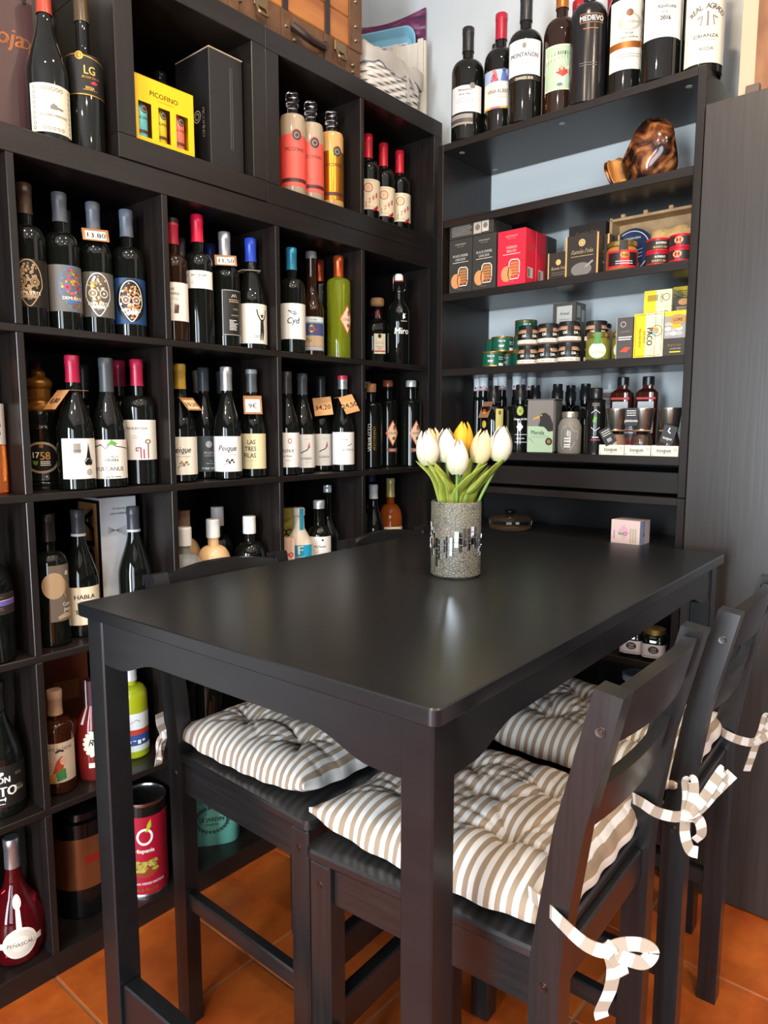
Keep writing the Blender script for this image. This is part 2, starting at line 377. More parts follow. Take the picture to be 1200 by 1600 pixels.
# ------------------------------------------------------------------ bar stools with tied cushions
def curved_rail(b, y0, y1, z0, z1, xc, bow, th, mat, lean, n=12, crown=0.0):
    vs = []; fs = []
    for i in range(n + 1):
        t = i / n; y = y0 + (y1 - y0) * t; k = 1 - (2 * t - 1) ** 2
        for (zz, xx) in ((z0, 0), (z1 + crown * k, 0)):
            x = xc + lean * (zz - z0) + bow * k
            vs += [(x - th / 2, y, zz), (x + th / 2, y, zz)]
    for i in range(n):
        a = i * 4; c = a + 4
        fs += [(a, c, c + 2, a + 2), (a + 1, a + 3, c + 3, c + 1), (a + 2, c + 2, c + 3, a + 3), (a, a + 1, c + 1, c)]
    fs += [(0, 2, 3, 1), (n * 4, n * 4 + 1, n * 4 + 3, n * 4 + 2)]
    b.add(vs, fs, mat)
def taper_plate(b, pts, z0, z1, mat, bev):
    n = len(pts); cx = sum(p[0] for p in pts) / n; cy = sum(p[1] for p in pts) / n; vs = []
    for z, k in ((z0, bev), (z0 + bev, 0), (z1 - bev, 0), (z1, bev)):
        for x, y in pts: L = math.hypot(x - cx, y - cy); vs.append((x - (x - cx) / L * k, y - (y - cy) / L * k, z))
    fs = [tuple(range(n))[::-1], tuple(range(3 * n, 4 * n))] + [(k * n + q, k * n + (q + 1) % n, (k + 1) * n + (q + 1) % n, (k + 1) * n + q) for k in range(3) for q in range(n)]
    b.add(vs, fs, mat)
def bolt(parent, x, y, z, sy):
    q = MB(); q.lathe([(0, .0012), (.003, .0012), (.0034, .0004), (.0062, .0006), (.0066, 0)], M_BOLT, 14, T=Matrix.Translation((x, y, z)) @ Matrix.Rotation(-sy * R90, 4, 'X')); q.build('bolt', parent)
def make_stool(label, loc, rz):
    t = thing('bar_stool', label, 'stool', loc, rz, 'black wooden bar stools around the table')
    hy, PW, hf = 0.182, 0.034, 0.204; zs = 0.600
    rc = rrect(0.200, 1.0, 0.022, 4); pts = []
    for x, y in rrect(0.200, 0.19, 0.020, 4): k = (hf - (hf - .180) * (x + .2) / .4) / .19; pts.append((x - .004, y * k))
    b = MB(); taper_plate(b, pts, zs - .018, zs, M_CHAIRL, .004); b.build('seat', t)
    out = [(.176, 0), (.176, .585), (.182, .63), (.203, .77), (.247, .955), (.281, .950), (.241, .775), (.222, .64), (.217, .585), (.214, 0)]
    for sy in (-1, 1):
        y = sy * (hy - PW / 2)
        p = MB(); p.prism(out, y - PW / 2, y + PW / 2, M_CHAIR, 'y'); po = p.build('back_post', t, 20)
        bolt(po, .256, sy * hy, .905, sy); bolt(po, .196, sy * hy, .555, sy)
        y = sy * (hf - .026)
        p = one('front_leg', t, M_CHAIR, -.194, -.152, y - .020, y + .020, 0, zs - .0185, bev=.004)
        bolt(p, -.172, sy * (hf - .006), .545, sy)
        A_, B_ = Vector((-.154, sy * (hf - .028), 0)), Vector((.178, sy * (hy - .018), 0)); L = (B_ - A_).length
        T_ = Matrix.Translation(A_) @ Matrix.Rotation(math.atan2(B_.y - A_.y, B_.x - A_.x), 4, 'Z')
        one('side_apron', t, M_CHAIRL, 0, L, -.010, .010, .512, zs - .0185, bev=.003, T=T_)
        one('side_stretcher', t, M_CHAIRL, 0, L, -.011, .011, .262, .296, bev=.003, T=T_)
    one('front_apron', t, M_CHAIRX, -.182, -.162, -hf + .046, hf - .046, .520, zs - .0185, bev=.003)
    one('back_apron', t, M_CHAIRX, .186, .206, -hy + PW, hy - PW, .530, zs - .0185, bev=.003)
    one('front_stretcher', t, M_CHAIRX, -.184, -.158, -hf + .046, hf - .046, .270, .332, bev=.003)
    b = MB(); curved_rail(b, -hy + PW - .001, hy - PW + .001, .876, .940, .2455, .016, .020, M_CHAIRX, .24, crown=.016); b.build('top_rail', t, 30)
    b = MB(); curved_rail(b, -hy + PW - .001, hy - PW + .001, .757, .813, .2175, .014, .018, M_CHAIRX, .23, crown=.004); b.build('lower_rail', t, 30)
    return t
# chair local +x is its back; B and C face the table from the right, A and D from the shelf side
STOOLS = [('black bar stool nearest the camera on the right, seen from its back', (0.962, -1.186, 0), 2.0),
          ('black bar stool on the right side, second from the camera, against the tall cabinet', (0.964, -0.722, 0), 2.5),
          ('black bar stool between the wine shelf and the near end of the table', (0.522, -1.150, 0), 181.5),
          ('black bar stool by the shelf whose top rail just shows behind the vase', (0.520, -0.585, 0), 180.5)]
for s in STOOLS: make_stool(*s)

def make_cushion(label, loc, rz, seed, sx=0.385, sy=0.375, h=0.068, tilt=(0, 0)):
    rnd = random.Random(seed); t = thing('seat_cushion', label, 'cushion', loc, rz, 'striped cushions tied on the stools')
    t.rotation_euler = (tilt[0], tilt[1], math.radians(rz))
    n = 84; b = MB(); tufts = [(u + rnd.uniform(-.03, .03), v + rnd.uniform(-.03, .03)) for u in (-.42, .42) for v in (-.42, .42)]
    ph = [rnd.uniform(0, 6.3) for _ in range(8)]
    def surf(u, v, top):
        q = max((1 - abs(u) ** 5) * (1 - abs(v) ** 5), 0) ** 0.5
        x, y = u * sx / 2, v * sy / 2
        pk = 1 + .010 * math.sin(u * 19 + ph[0]) * abs(v) ** 8 + .010 * math.sin(v * 17 + ph[1]) * abs(u) ** 8
        cr = 1 + .030 * (abs(u) * abs(v)) ** 4; x *= pk * cr; y *= pk * cr
        rise = .004 + .020 * (abs(u) * abs(v)) ** 3 + .005 * (abs(u) ** 6 + abs(v) ** 6)
        if not top: return (x, y, rise * (.35 + .65 * max(abs(u), abs(v)) ** 6) - .004 * 0)
        z = rise + .008 + (h - .010) * q ** 1.15
        for k, (a, c) in enumerate(tufts):
            dx, dy = u - a, v - c; d = math.hypot(dx, dy); th = math.atan2(dy, dx)
            z -= .034 * math.exp(-(d / .13) ** 1.15) * q
            w = math.exp(-((d - .20) / .17) ** 2); cre = (1 - abs(math.sin(th * 2.5 + ph[k]))) ** 3
            z -= .0085 * cre * w * q
            cre2 = (1 - abs(math.sin(th * 4 + ph[k + 2]))) ** 4; z -= .004 * cre2 * math.exp(-((d - .32) / .2) ** 2) * q
            pull = .045 * math.exp(-(d / .24) ** 2); x -= dx * pull; y -= dy * pull
        z -= .010 * math.exp(-((u - .05 * math.sin(3 * v + ph[6])) / .055) ** 2) * q * max(0, 1 - abs(v) ** 2) * (.5 + .5 * math.cos(v * 7.5))
        z -= .008 * math.exp(-((v + .05 * math.sin(3 * u + ph[7])) / .055) ** 2) * q * max(0, 1 - abs(u) ** 2) * (.5 + .5 * math.cos(u * 7.5))
        z += .0016 * math.sin(13 * u + 4 * v + ph[4]) * q + .0012 * math.sin(11 * v - 5 * u + ph[5]) * q
        # puckers running in from the sewn edge
        e = max(abs(u), abs(v)); z -= .0035 * (1 - abs(math.sin(12 * (u if abs(v) > abs(u) else v) + ph[3]))) ** 4 * max(0, (e - .70) / .3) * (1 - max(0, e - .97) / .03)
        return (x, y, max(z, rise + .003))
    vs = []; fs = []
    for top in (1, 0):
        o = len(vs)
        for i in range(n + 1):
            for j in range(n + 1): vs.append(surf(-1 + 2 * i / n, -1 + 2 * j / n, top))
        for i in range(n):
            for j in range(n):
                a = o + i * (n + 1) + j; q = (a, a + n + 1, a + n + 2, a + 1); fs.append(q if top else q[::-1])
    N1 = (n + 1) ** 2
    rim = [(i, 0) for i in range(n)] + [(n, j) for j in range(n)] + [(n - i, n) for i in range(n)] + [(0, n - j) for j in range(n)]
    for k in range(len(rim)):
        (i, j), (p, q) = rim[k], rim[(k + 1) % len(rim)]; a = i * (n + 1) + j; c = p * (n + 1) + q
        fs.append((a, c, N1 + c, N1 + a)[::-1])
    o = b.add(vs, fs, M_STRIPE)
    for k in range(2):
        for i in range(n + 1):
            for j in range(n + 1): b.uv[o + k * N1 + i * (n + 1) + j] = (i / n * sx / 0.0172, 0)
    pad = b.build('pad', t, 60)
    for (a, d) in tufts:
        c = MB(); p = surf(a, d, 1); c.lathe([(0.006, 0), (0.005, .002), (0, .003)], M_STRIPE, 12, T=Matrix.Translation((p[0], p[1], p[2] - .001))); c.build('tuft', t)
    return t
def bez(pts, n=14):
    P = [Vector(p) for p in pts]; P = [2 * P[0] - P[1]] + P + [2 * P[-1] - P[-2]]; o = []
    for k in range(1, len(P) - 2):
        a, b_, c, d = P[k - 1:k + 3]
        for i in range(n): t = i / n; o.append(0.5 * ((2 * b_) + (c - a) * t + (2 * a - 5 * b_ + 4 * c - d) * t * t + (3 * b_ - a - 3 * c + d) * t ** 3))
    return o + [P[-2]]
def make_bow(cush, px, py, pz, rz, loops, tails, wrap=True):
    # coordinates in the cushion's frame; the tie goes round the back post and ends in a bow behind it
    tl = MB(); K = Vector((px, py, pz))
    for pts, w in loops + tails:
        path = bez([K + Vector(p) for p in pts], 8)
        tl.tape(path, w, M_RIBBON, hw=.0088, pitch=.030)
    tl.lathe([(0, -.010), (.0065, -.008), (.0085, -.002), (.0075, .004), (.008, .007), (0, .010)], M_RIBBON, 9, T=Matrix.Translation(K) @ Matrix.Rotation(.6, 4, 'Y'), sy=.85)
    return tl.build('tie', cush, 60)
C1 = make_cushion('striped cushion on the stool nearest the camera, filling the lower middle', (0.952, -1.168, 0.6008), 1.5, 11, .410, .365)
C2 = make_cushion('striped cushion on the second stool of the right side, under the table edge', (0.960, -0.722, 0.6008), 2.5, 23, .395, .365)
C3 = make_cushion('bluish-lit striped cushion on the stool between shelf and table', (0.498, -1.142, 0.6008), 181.5, 37, .362, .352)
Zv = (0, 0, 1); Yv = (0, 1, 0); Xv = (1, 0, 0)
# near tie of the first cushion: strap round the near back post, bow behind it
make_bow(C1, .284, -.190, .040, 0,
  [([(-.112, .016, .014), (-.078, -.004, .020), (-.052, -.016, .018), (-.024, -.016, .006), (-.006, -.008, .000), (0, 0, 0)], Zv),
   ([(0, 0, 0), (.014, .008, .008), (.032, .018, .010), (.042, .024, .002), (.034, .019, -.012), (.014, .008, -.008), (0, 0, -.002)], Zv)],
  [([(0, 0, 0), (.006, .002, -.022), (.004, .000, -.050), (-.004, -.004, -.078), (-.003, -.004, -.088)], (.6, .8, 0)),
   ([(0, 0, 0), (.010, .006, -.016), (.014, .010, -.034)], (.6, .8, 0))])
# far tie of the first cushion
make_bow(C1, .272, .150, .050, 0,
  [([(-.075, -.020, .012), (-.058, -.030, .014), (-.036, -.028, .006), (-.014, -.014, .000), (0, 0, 0)], Zv),
   ([(0, 0, 0), (-.002, .012, .026), (-.006, .018, .048), (.002, .022, .050), (.006, .014, .026), (0, 0, 0)], (.6, .8, 0)),
   ([(0, 0, 0), (.018, .016, .024), (.034, .032, .060), (.042, .038, .074), (.040, .034, .054), (.018, .016, .014), (0, 0, 0)], (-.6, .6, .4))],
  [([(0, 0, 0), (.002, -.006, -.026), (.010, -.006, -.048), (.020, .002, -.054)], (.6, .8, 0)),
   ([(0, 0, 0), (.016, .012, -.006), (.020, .018, -.030), (.012, .012, -.042)], (.6, .8, 0)),
   ([(0, 0, 0), (.020, .020, .022), (.042, .042, .052), (.052, .050, .066)], (-.5, .3, .8))])
make_bow(C2, .262, .172, .004, 0,
  [([(-.070, -.018, .014), (-.054, -.030, .012), (-.034, -.028, .006), (-.012, -.014, .000), (0, 0, 0)], Zv),
   ([(0, 0, 0), (.006, .010, .022), (.010, .020, .050), (.018, .024, .052), (.016, .018, .028), (0, 0, 0)], (.6, .8, 0))],
  [([(0, 0, 0), (-.006, -.004, -.030), (-.014, -.006, -.066)], (.6, .8, 0)), ([(0, 0, 0), (.018, .016, .012), (.030, .028, .024)], Zv)])
make_bow(C3, .212, .186, .022, 0,
  [([(-.035, -.016, .012), (-.018, -.008, .010), (0, 0, 0)], Zv)],
  [([(0, 0, 0), (.006, .004, .022), (.006, .006, .046)], (0, 1, 0)), ([(0, 0, 0), (.008, .004, -.030), (.020, .004, -.070)], (0, 1, 0)), ([(0, 0, 0), (.012, .006, -.02), (.006, .010, -.052)], (1, 0, 0))])

from mathutils.geometry import tessellate_polygon
# ------------------------------------------------------------------ lettering and printed labels
_TX = {}
def glyphs(s):
    if s in _TX: return _TX[s]
    c = bpy.data.curves.new('lettering', 'FONT'); c.body = s; c.size = 1.0; c.resolution_u = 2; c.align_x = 'CENTER'
    o = bpy.data.objects.new('lettering', c); COL.objects.link(o)
    dg = bpy.context.evaluated_depsgraph_get(); me = o.evaluated_get(dg).to_mesh()
    vs = [(v.co.x, v.co.y) for v in me.vertices]; fs = [tuple(p.vertices) for p in me.polygons]
    o.evaluated_get(dg).to_mesh_clear(); bpy.data.objects.remove(o); bpy.data.curves.remove(c)
    _TX[s] = (vs, fs); return _TX[s]
CAPH = 0.70
class Pr:
    # printed artwork on a face; fn(u, v, off) gives the local point, u to the reader's right, v up (metres)
    def __init__(s, fn): s.fn = fn; s.b = MB(); s.k = 0
    def _off(s): s.k += 1; return 0.00025 + 0.00004 * s.k
    def t(s, txt, u, v, h, mat, sx=1.0, shear=0.0, rot=0.0, bold=0):
        vs, fs = glyphs(txt); k = h / CAPH; of = s._off() + (.0004 if h > .0115 else 0); ca, sa = math.cos(rot), math.sin(rot)
        def one_(du):
            P = []
            for a, c in vs:
                x = (a * sx + shear * c) * k + du; y = (c - CAPH / 2) * k; P.append(s.fn(u + x * ca - y * sa, v + x * sa + y * ca, of))
            s.b.add(P, fs, mat)
        one_(0)
        if not bold: one_(h * .03)
        if bold: one_(bold); one_(-bold)
    def rect(s, u0, u1, v0, v1, mat, n=1, m=1):
        n = max(n, int(abs(u1 - u0) / .005) + 1); of = s._off(); P = [s.fn(u0 + (u1 - u0) * i / n, v0 + (v1 - v0) * j / m, of) for i in range(n + 1) for j in range(m + 1)]
        s.b.add(P, [(i * (m + 1) + j, (i + 1) * (m + 1) + j, (i + 1) * (m + 1) + j + 1, i * (m + 1) + j + 1) for i in range(n) for j in range(m)], mat)
    def ring(s, u, v, r0, r1, mat, n=20, ry=1.0, a0=0, a1=None):
        of = s._off(); a1 = 2 * math.pi + a0 if a1 is None else a1; P = []
        for i in range(n + 1):
            a = a0 + (a1 - a0) * i / n
            P += [s.fn(u + r0 * math.cos(a), v + r0 * ry * math.sin(a), of), s.fn(u + r1 * math.cos(a), v + r1 * ry * math.sin(a), of)]
        s.b.add(P, [(2 * i, 2 * i + 1, 2 * i + 3, 2 * i + 2) for i in range(n)], mat)
    def disc(s, u, v, r, mat, ry=1.0, n=20):
        k = max(1, int(r / .006)); of = s._off()
        for q in range(k):
            s.k -= 1; s.ring(u, v, r * q / k, r * (q + 1) / k, mat, n, ry); 
        s.k += 1
    def poly(s, pts, mat):
        of = s._off(); tri = [[pts[i] for i in t_] for t_ in tessellate_polygon([[Vector((u, v, 0)) for u, v in pts]])]
        k = 0
        while k < len(tri):
            a, b_, c = tri[k]; L = [(math.dist(a, b_), 0), (math.dist(b_, c), 1), (math.dist(c, a), 2)]; m_, i = max(L)
            if m_ > .008 and len(tri) < 160:
                t_ = tri.pop(k); p, q, r_ = t_[i], t_[(i + 1) % 3], t_[(i + 2) % 3]; h = ((p[0] + q[0]) / 2, (p[1] + q[1]) / 2); tri += [[p, h, r_], [h, q, r_]]
            else: k += 1
        P = []; F = []
        for t_ in tri:
            ar = (t_[1][0] - t_[0][0]) * (t_[2][1] - t_[0][1]) - (t_[2][0] - t_[0][0]) * (t_[1][1] - t_[0][1])
            o = len(P); P += [s.fn(u, v, of) for u, v in t_]; F.append((o, o + 1, o + 2) if ar > 0 else (o, o + 2, o + 1))
        s.b.add(P, F, mat)
    def strip(s, top, bot, mat):   # area between two polylines
        of = s._off()
        def rs(pl):
            o = []
            for (a, b_), (c, d) in zip(pl, pl[1:]): o += [(a + (c - a) * i / 4, b_ + (d - b_) * i / 4) for i in range(4)]
            return o + [pl[-1]]
        if len(top) == len(bot) and len(top) < 9: top, bot = rs(top), rs(bot)
        P = [s.fn(u, v, of) for u, v in top] + [s.fn(u, v, of) for u, v in bot]; n = len(top)
        s.b.add(P, [(i, i + 1, n + i + 1, n + i) for i in range(n - 1)], mat)
    def line(s, pts, w, mat):
        of = s._off(); P = []
        if len(pts) < 9:
            o = []
            for (a, b_), (c, d) in zip(pts, pts[1:]): q = int(math.hypot(c - a, d - b_) / .005) + 1; o += [(a + (c - a) * i / q, b_ + (d - b_) * i / q) for i in range(q)]
            pts = o + [pts[-1]]
        n = len(pts)
        for i, (u, v) in enumerate(pts):
            (a, c), (d, e) = pts[max(i - 1, 0)], pts[min(i + 1, n - 1)]; L = math.hypot(d - a, e - c) or 1; nx, ny = -(e - c) / L * w / 2, (d - a) / L * w / 2
            P += [s.fn(u + nx, v + ny, of), s.fn(u - nx, v - ny, of)]
        s.b.add(P, [(2 * i, 2 * i + 1, 2 * i + 3, 2 * i + 2) for i in range(n - 1)], mat)
    def lines(s, u0, u1, vs, w, mat, rag=0.0, seed=1):   # small print
        rn = random.Random(seed)
        for v in vs:
            u = u0
            while u < u1 - rn.random() * rag:
                d = rn.uniform(.0018, .005); s.k = min(s.k, 8); s.rect(u, min(u + d, u1), v - w / 2, v + w / 2, mat); u += d + .0009
    def build(s, name, parent): return s.b.build(name, parent, 0) if s.b.v else None
def cyl_fn(r, zc): return lambda u, v, off: ((r + off) * math.cos(u / r), (r + off) * math.sin(u / r), zc + v)
def flat_fn(d, zc): return lambda u, v, off: (d + off, u, zc + v)
WHITE, CREAM, BLACKI, GOLD, REDI, GREY = hx('#e8e4da'), hx('#e6dcc0'), hx('#15120f'), hx('#b98d3e', .3, .7), hx('#b3202c'), hx('#77726c')
M_GLASSK = pmat('dark_bottle_glass', (0.004, 0.005, 0.004), 0.035, spec=0.55)
M_GLASSB = pmat('dark_brown_bottle_glass', (0.018, 0.007, 0.003), 0.035, spec=0.55)
M_MATTEK = pmat('black_satin_bottle', (0.008, 0.008, 0.010), 0.22)
def clear(name, col, rough=0.0, ior=1.38): return pmat(name, col, rough, trans=1.0, ior=ior)
M_CLEAR = clear('clear_glass', (0.93, 0.95, 0.95))

# bottle outlines: (radius / body radius, height / total height)
def prof(kind, r, h, nr=0.0140):
    f = 0.004
    if kind == 'bordeaux':
        p = [(0, .003), (r * .8, .003), (r - f, 0), (r, f), (r, h * .60)]
        for i in range(1, 9): a = i / 8; p.append((nr + (r - nr) * (math.cos(a * R90)) ** .8, h * (.60 + .115 * math.sin(a * R90))))
        p += [(nr, h * .76), (nr, h * .96)]
    elif kind == 'burgundy':
        p = [(0, .003), (r * .8, .003), (r - f, 0), (r, f), (r, h * .43)]
        for i in range(1, 11):
            a = i / 10; s_ = a * a * (3 - 2 * a); p.append((r + (nr - r) * (0.25 * a + 0.75 * s_), h * (.43 + .36 * a)))
        p += [(nr, h * .96)]
    elif kind == 'round':     # squat bottle with round shoulders
        p = [(0, .003), (r * .8, .003), (r - f, 0), (r, f), (r, h * .50)]
        for i in range(1, 9): a = i / 8; p.append((nr + (r - nr) * math.cos(a * R90), h * (.50 + .20 * math.sin(a * R90))))
        p += [(nr, h * .96)]
    elif kind == 'tube':      # straight tube with short neck
        p = [(0, .003), (r * .8, .003), (r - f, 0), (r, f), (r, h * .74)]
        for i in range(1, 7): a = i / 6; p.append((nr + (r - nr) * math.cos(a * R90), h * (.74 + .05 * math.sin(a * R90))))
        p += [(nr, h * .96)]
    elif kind == 'slim':      # long neck
        p = [(0, .003), (r * .8, .003), (r - f, 0), (r, f), (r, h * .44)]
        for i in range(1, 9): a = i / 8; s_ = a * a * (3 - 2 * a); p.append((r + (nr - r) * s_, h * (.44 + .22 * a)))
        p += [(nr, h * .96)]
    elif kind == 'flask':     # bulbous flask
        p = [(0, .003), (r * .45, .0), (r * .62, .004)]
        for i in range(0, 9): a = -.62 + i / 8 * 1.9; p.append((max(r * math.cos(a), nr), h * (.285 + .26 * math.sin(a))))
        p = [q for q in p]; p += [(nr * 1.15, h * .60), (nr, h * .72), (nr, h * .96)]
    p += [(nr * 1.05, h * .965), (nr * 1.05, h * .985), (nr * .9, h * .99), (0, h * .99)]
    return p
def bottle(label, x, y, z, kind='bordeaux', r=.0378, h=.30, yaw=-35, glass=None, cap='#24262a', cm=0.0, cr=.35, capz=.79, nr=.0140,
           lab=None, art=None, group=None, name='wine_bottle', cat='bottle', tip=None, sq=0, seg=32, capmat=None, screw=False, band=None):
    t = thing(name, label, cat, (x, y, z), yaw, group)
    P = prof(kind, r, h, nr); b = MB(); b.lathe(P, glass or M_GLASSK, seg, sq=sq); b.build('glass', t, 40)
    if cap:
        cmat = capmat or hx(cap, cr, cm); c = MB(); q = nr + .0012; z0, z1 = h * capz, h * 1.0
        if kind == 'burgundy' and capz < .79: q = nr + .0016
        top = [(q + .0008, z1 - .018), (q + .0008, z1 - .002), (q - .001, z1), (0, z1)]
        if screw: pr_ = [(q + .002, z0)] + [(q + .002 + (.0006 if i % 2 else 0), z0 + (z1 - .003 - z0) * i / 9) for i in range(10)] + [(q + .001, z1), (0, z1)]
        else: pr_ = [(q + .0008, z0), (q, z0 + .012), (q, z1 - .021), (q + .0008, z1 - .0185)] + top
        c.lathe(pr_, cmat, 24)
        co = c.build('capsule', t, 45)
        if tip:
            e = MB(); e.lathe([(q + .0012, z1 - .012), (q + .0012, z1 - .001), (q - .001, z1 + .0006), (0, z1 + .0006)], hx(tip, .35), 24); e.build('capsule_top', co, 45)
        if band:
            e = MB(); e.lathe([(q + .0014, z0), (q + .0014, z0 + .006)], hx(band, .4), 24); e.build('capsule_band', co, 45)
    if lab:   # (z0, z1, half width in degrees, colour[, yaw offset])
        for i, L in enumerate(lab if isinstance(lab, list) else [lab]):
            z0, z1, hwid, colr = L[:4]; yo = math.radians(L[4]) if len(L) > 4 else 0
            rl = r + .0004; a = math.radians(hwid); lb = MB()
            lb.lathe([(rl, z0), (rl, z1)], hx(colr, .55), max(8, int(hwid / 5)), yo - a, yo + a)
            lo = lb.build('label', t)
            if i == 0 and art:
                pr_ = Pr(cyl_fn(rl, (z0 + z1) / 2)); art(pr_, rl * a, (z1 - z0) / 2); pr_.build('print', lo)
    elif art:
        pr_ = Pr(cyl_fn(r + .0002, h * .4)); art(pr_, r, h * .3); pr_.build('print', t)
    return t
def price_tag(label, x, y, z, yaw, txt, card='#a9764a', w=.056, drop=.036, paper='#efe9dc', tilt=34, ink=None, nr=.0165, roll=0):
    t = thing('price_tag', label, 'price tag', (x, y, z), yaw, 'price tags hung on the bottle necks')
    t.rotation_euler = (math.radians(roll), 0, math.radians(yaw))
    m = grain_mat('tag_card_' + card[1:], lin(card), tuple(c * .72 for c in lin(card)), .7, (60, 12, 60), 0.0)
    b = MB(); n = 16; hw = w / 2; R = nr + .001; vs = []; fs = []
    for i in range(n):
        a = 2 * math.pi * i / n; c, s_ = math.cos(a), math.sin(a); k = min(hw / max(abs(s_), 1e-6), (.024) / max(abs(c), 1e-6))
        for zz in (0, .0007): vs += [(R * c, R * s_, zz), (k * c, k * s_, zz)]
    for i in range(n):
        j = (i + 1) % n; a, c = i * 4, j * 4
        fs += [(a, c, c + 1, a + 1), (a + 2, a + 3, c + 3, c + 2), (a + 1, c + 1, c + 3, a + 3), (a, a + 2, c + 2, c)]
    b.add(vs, fs, m)
    ti = math.radians(tilt); ux, uz = math.sin(ti), -math.cos(ti); nx, nz = math.cos(ti), math.sin(ti)
    def fn(u, v, off): d = drop / 2 - v; return (.0235 + ux * d + nx * (off + .0004), u, .0006 + uz * d + nz * (off + .0004))
    vs = []
    for d in (0, drop):
        for u in (-hw, hw):
            for o_ in (0, -.0008): vs.append((.0235 + ux * d + nx * (o_ + .0004), u, .0006 + uz * d + nz * (o_ + .0004)))
    b.add(vs, [(0, 2, 6, 4), (1, 5, 7, 3), (0, 4, 5, 1), (2, 3, 7, 6), (4, 6, 7, 5), (0, 1, 3, 2)], m)
    co = b.build('card', t, 0)
    p = Pr(fn)
    if paper: p.rect(-hw * .78, hw * .78, -drop * .40, drop * .30, hx(paper, .6))
    if txt: p.t(txt, 0, -drop * .06, drop * (.40 if drop < .045 else .26), ink or BLACKI, .95, bold=.0003)
    p.build('print', co)
    return t
def skull(p, s, c1, c2, c3, petals, name_, half=None):
    rn = random.Random(int(s * 1e6)); S = s
    pts = []
    for i in range(41):
        a = 2 * math.pi * i / 40; x, y = math.cos(a), math.sin(a); w = 1.0 if y > -.15 else max(.52, 1 + (y + .15) * .62)
        pts.append((x * .021 * S * w, y * .036 * S))
    p.line(pts, .0016 * S, c1)
    for sx in (-1, 1):
        u, v = sx * .0092 * S, .002 * S
        p.ring(u, v, .0058 * S, .0072 * S, c1); p.ring(u, v, .0036 * S, .0048 * S, c2); p.disc(u, v, .002 * S, c3)
        p.k = 6
    for i in range(120):
        a = rn.uniform(0, 6.28); q = rn.uniform(.12, .97); u = math.cos(a) * .019 * S * q; v = math.sin(a) * .033 * S * q
        if abs(v - .002 * S) < .007 * S and abs(abs(u) - .0092 * S) < .0075 * S: continue
        if v < -.01 * S and abs(u) > .012 * S: continue
        p.k = 6; p.ring(u, v, .0007 * S, .0019 * S * rn.uniform(.7, 1.3), rn.choice(petals), 7)
    p.k = 6
    for sx in (-1, 1): p.ring(sx * .002 * S, -.0085 * S, .0006 * S, .002 * S, c2, 8)
    p.k = 8
    for i in range(6): p.rect((-.0095 + i * .0033) * S, (-.0068 + i * .0033) * S, -.0235 * S, -.0185 * S, c1)
    p.k = 9; p.t(name_, 0, -.0155 * S, .0052 * S, WHITE, .95, bold=.0002)
Z1, Z2, Z3, Z4, Z5 = ZR[4], ZR[3], ZR[2], ZR[1], ZR[0]
TAN = hx('#b99f78'); ORG = hx('#c8772c'); PINK = hx('#d8457a'); YEL = hx('#e0b62a'); GRN = hx('#5f9a3a'); BLU = hx('#3c78b0')
G = 'wine bottles in the cube shelf'
# --- row just under the thick board: second column from the left (skull labels)
bottle('dark wine bottle with a beige ornate skull label, leftmost of the four skull bottles', -.066, -1.3965, Z1, yaw=-24, cap='#3a2c22', cr=.3, lab=(.042, .140, 78, '#17130f'), group=G,
       art=lambda p, a, c: skull(p, 1.32, TAN, TAN, TAN, [TAN], 'DEMUERTE'))
bottle('dark wine bottle with grey label and a rainbow-coloured half skull', -.070, -1.319, Z1, yaw=4, cap='#4a5058', lab=(.042, .141, 80, '#66625d'), group=G,
       art=lambda p, a, c: skull(p, 1.32, BLU, PINK, REDI, [PINK, YEL, GRN, BLU, ORG, REDI], 'DEMUERTE'))
bottle('dark wine bottle with grey label and a gold and white skull under a price tag', -.080, -1.236, Z1, yaw=-22, cap='#50565e', lab=(.040, .140, 80, '#57544f'), group=G,
       art=lambda p, a, c: skull(p, 1.32, WHITE, GOLD, WHITE, [GOLD, GOLD, TAN, WHITE], 'DEMUERTE'))
bottle('dark wine bottle with deep blue label and an orange and white skull', -.075, -1.156, Z1, yaw=-24, cap='#525a66', lab=(.032, .138, 82, '#1c3f6b'), group=G,
       art=lambda p, a, c: (p.disc(0, .002, .036, BLACKI, 1.38, 28), skull(p, 1.30, WHITE, ORG, WHITE, [ORG, WHITE, TAN, ORG], 'DEMUERTE')))
price_tag('wooden-looking price tag reading 13.80 on the gold skull bottle', -.080, -1.236, Z1 + .236, -22, '13.80')
for i, (x, y, c) in enumerate(((-.19, -1.37, '#3a3634'), (-.19, -1.25, '#4a4a4c'))):
    bottle('unlit wine bottle standing behind the skull bottles' + (', left one' if i == 0 else ', right one'), x, y, Z1, yaw=0, cap=c, group=G)
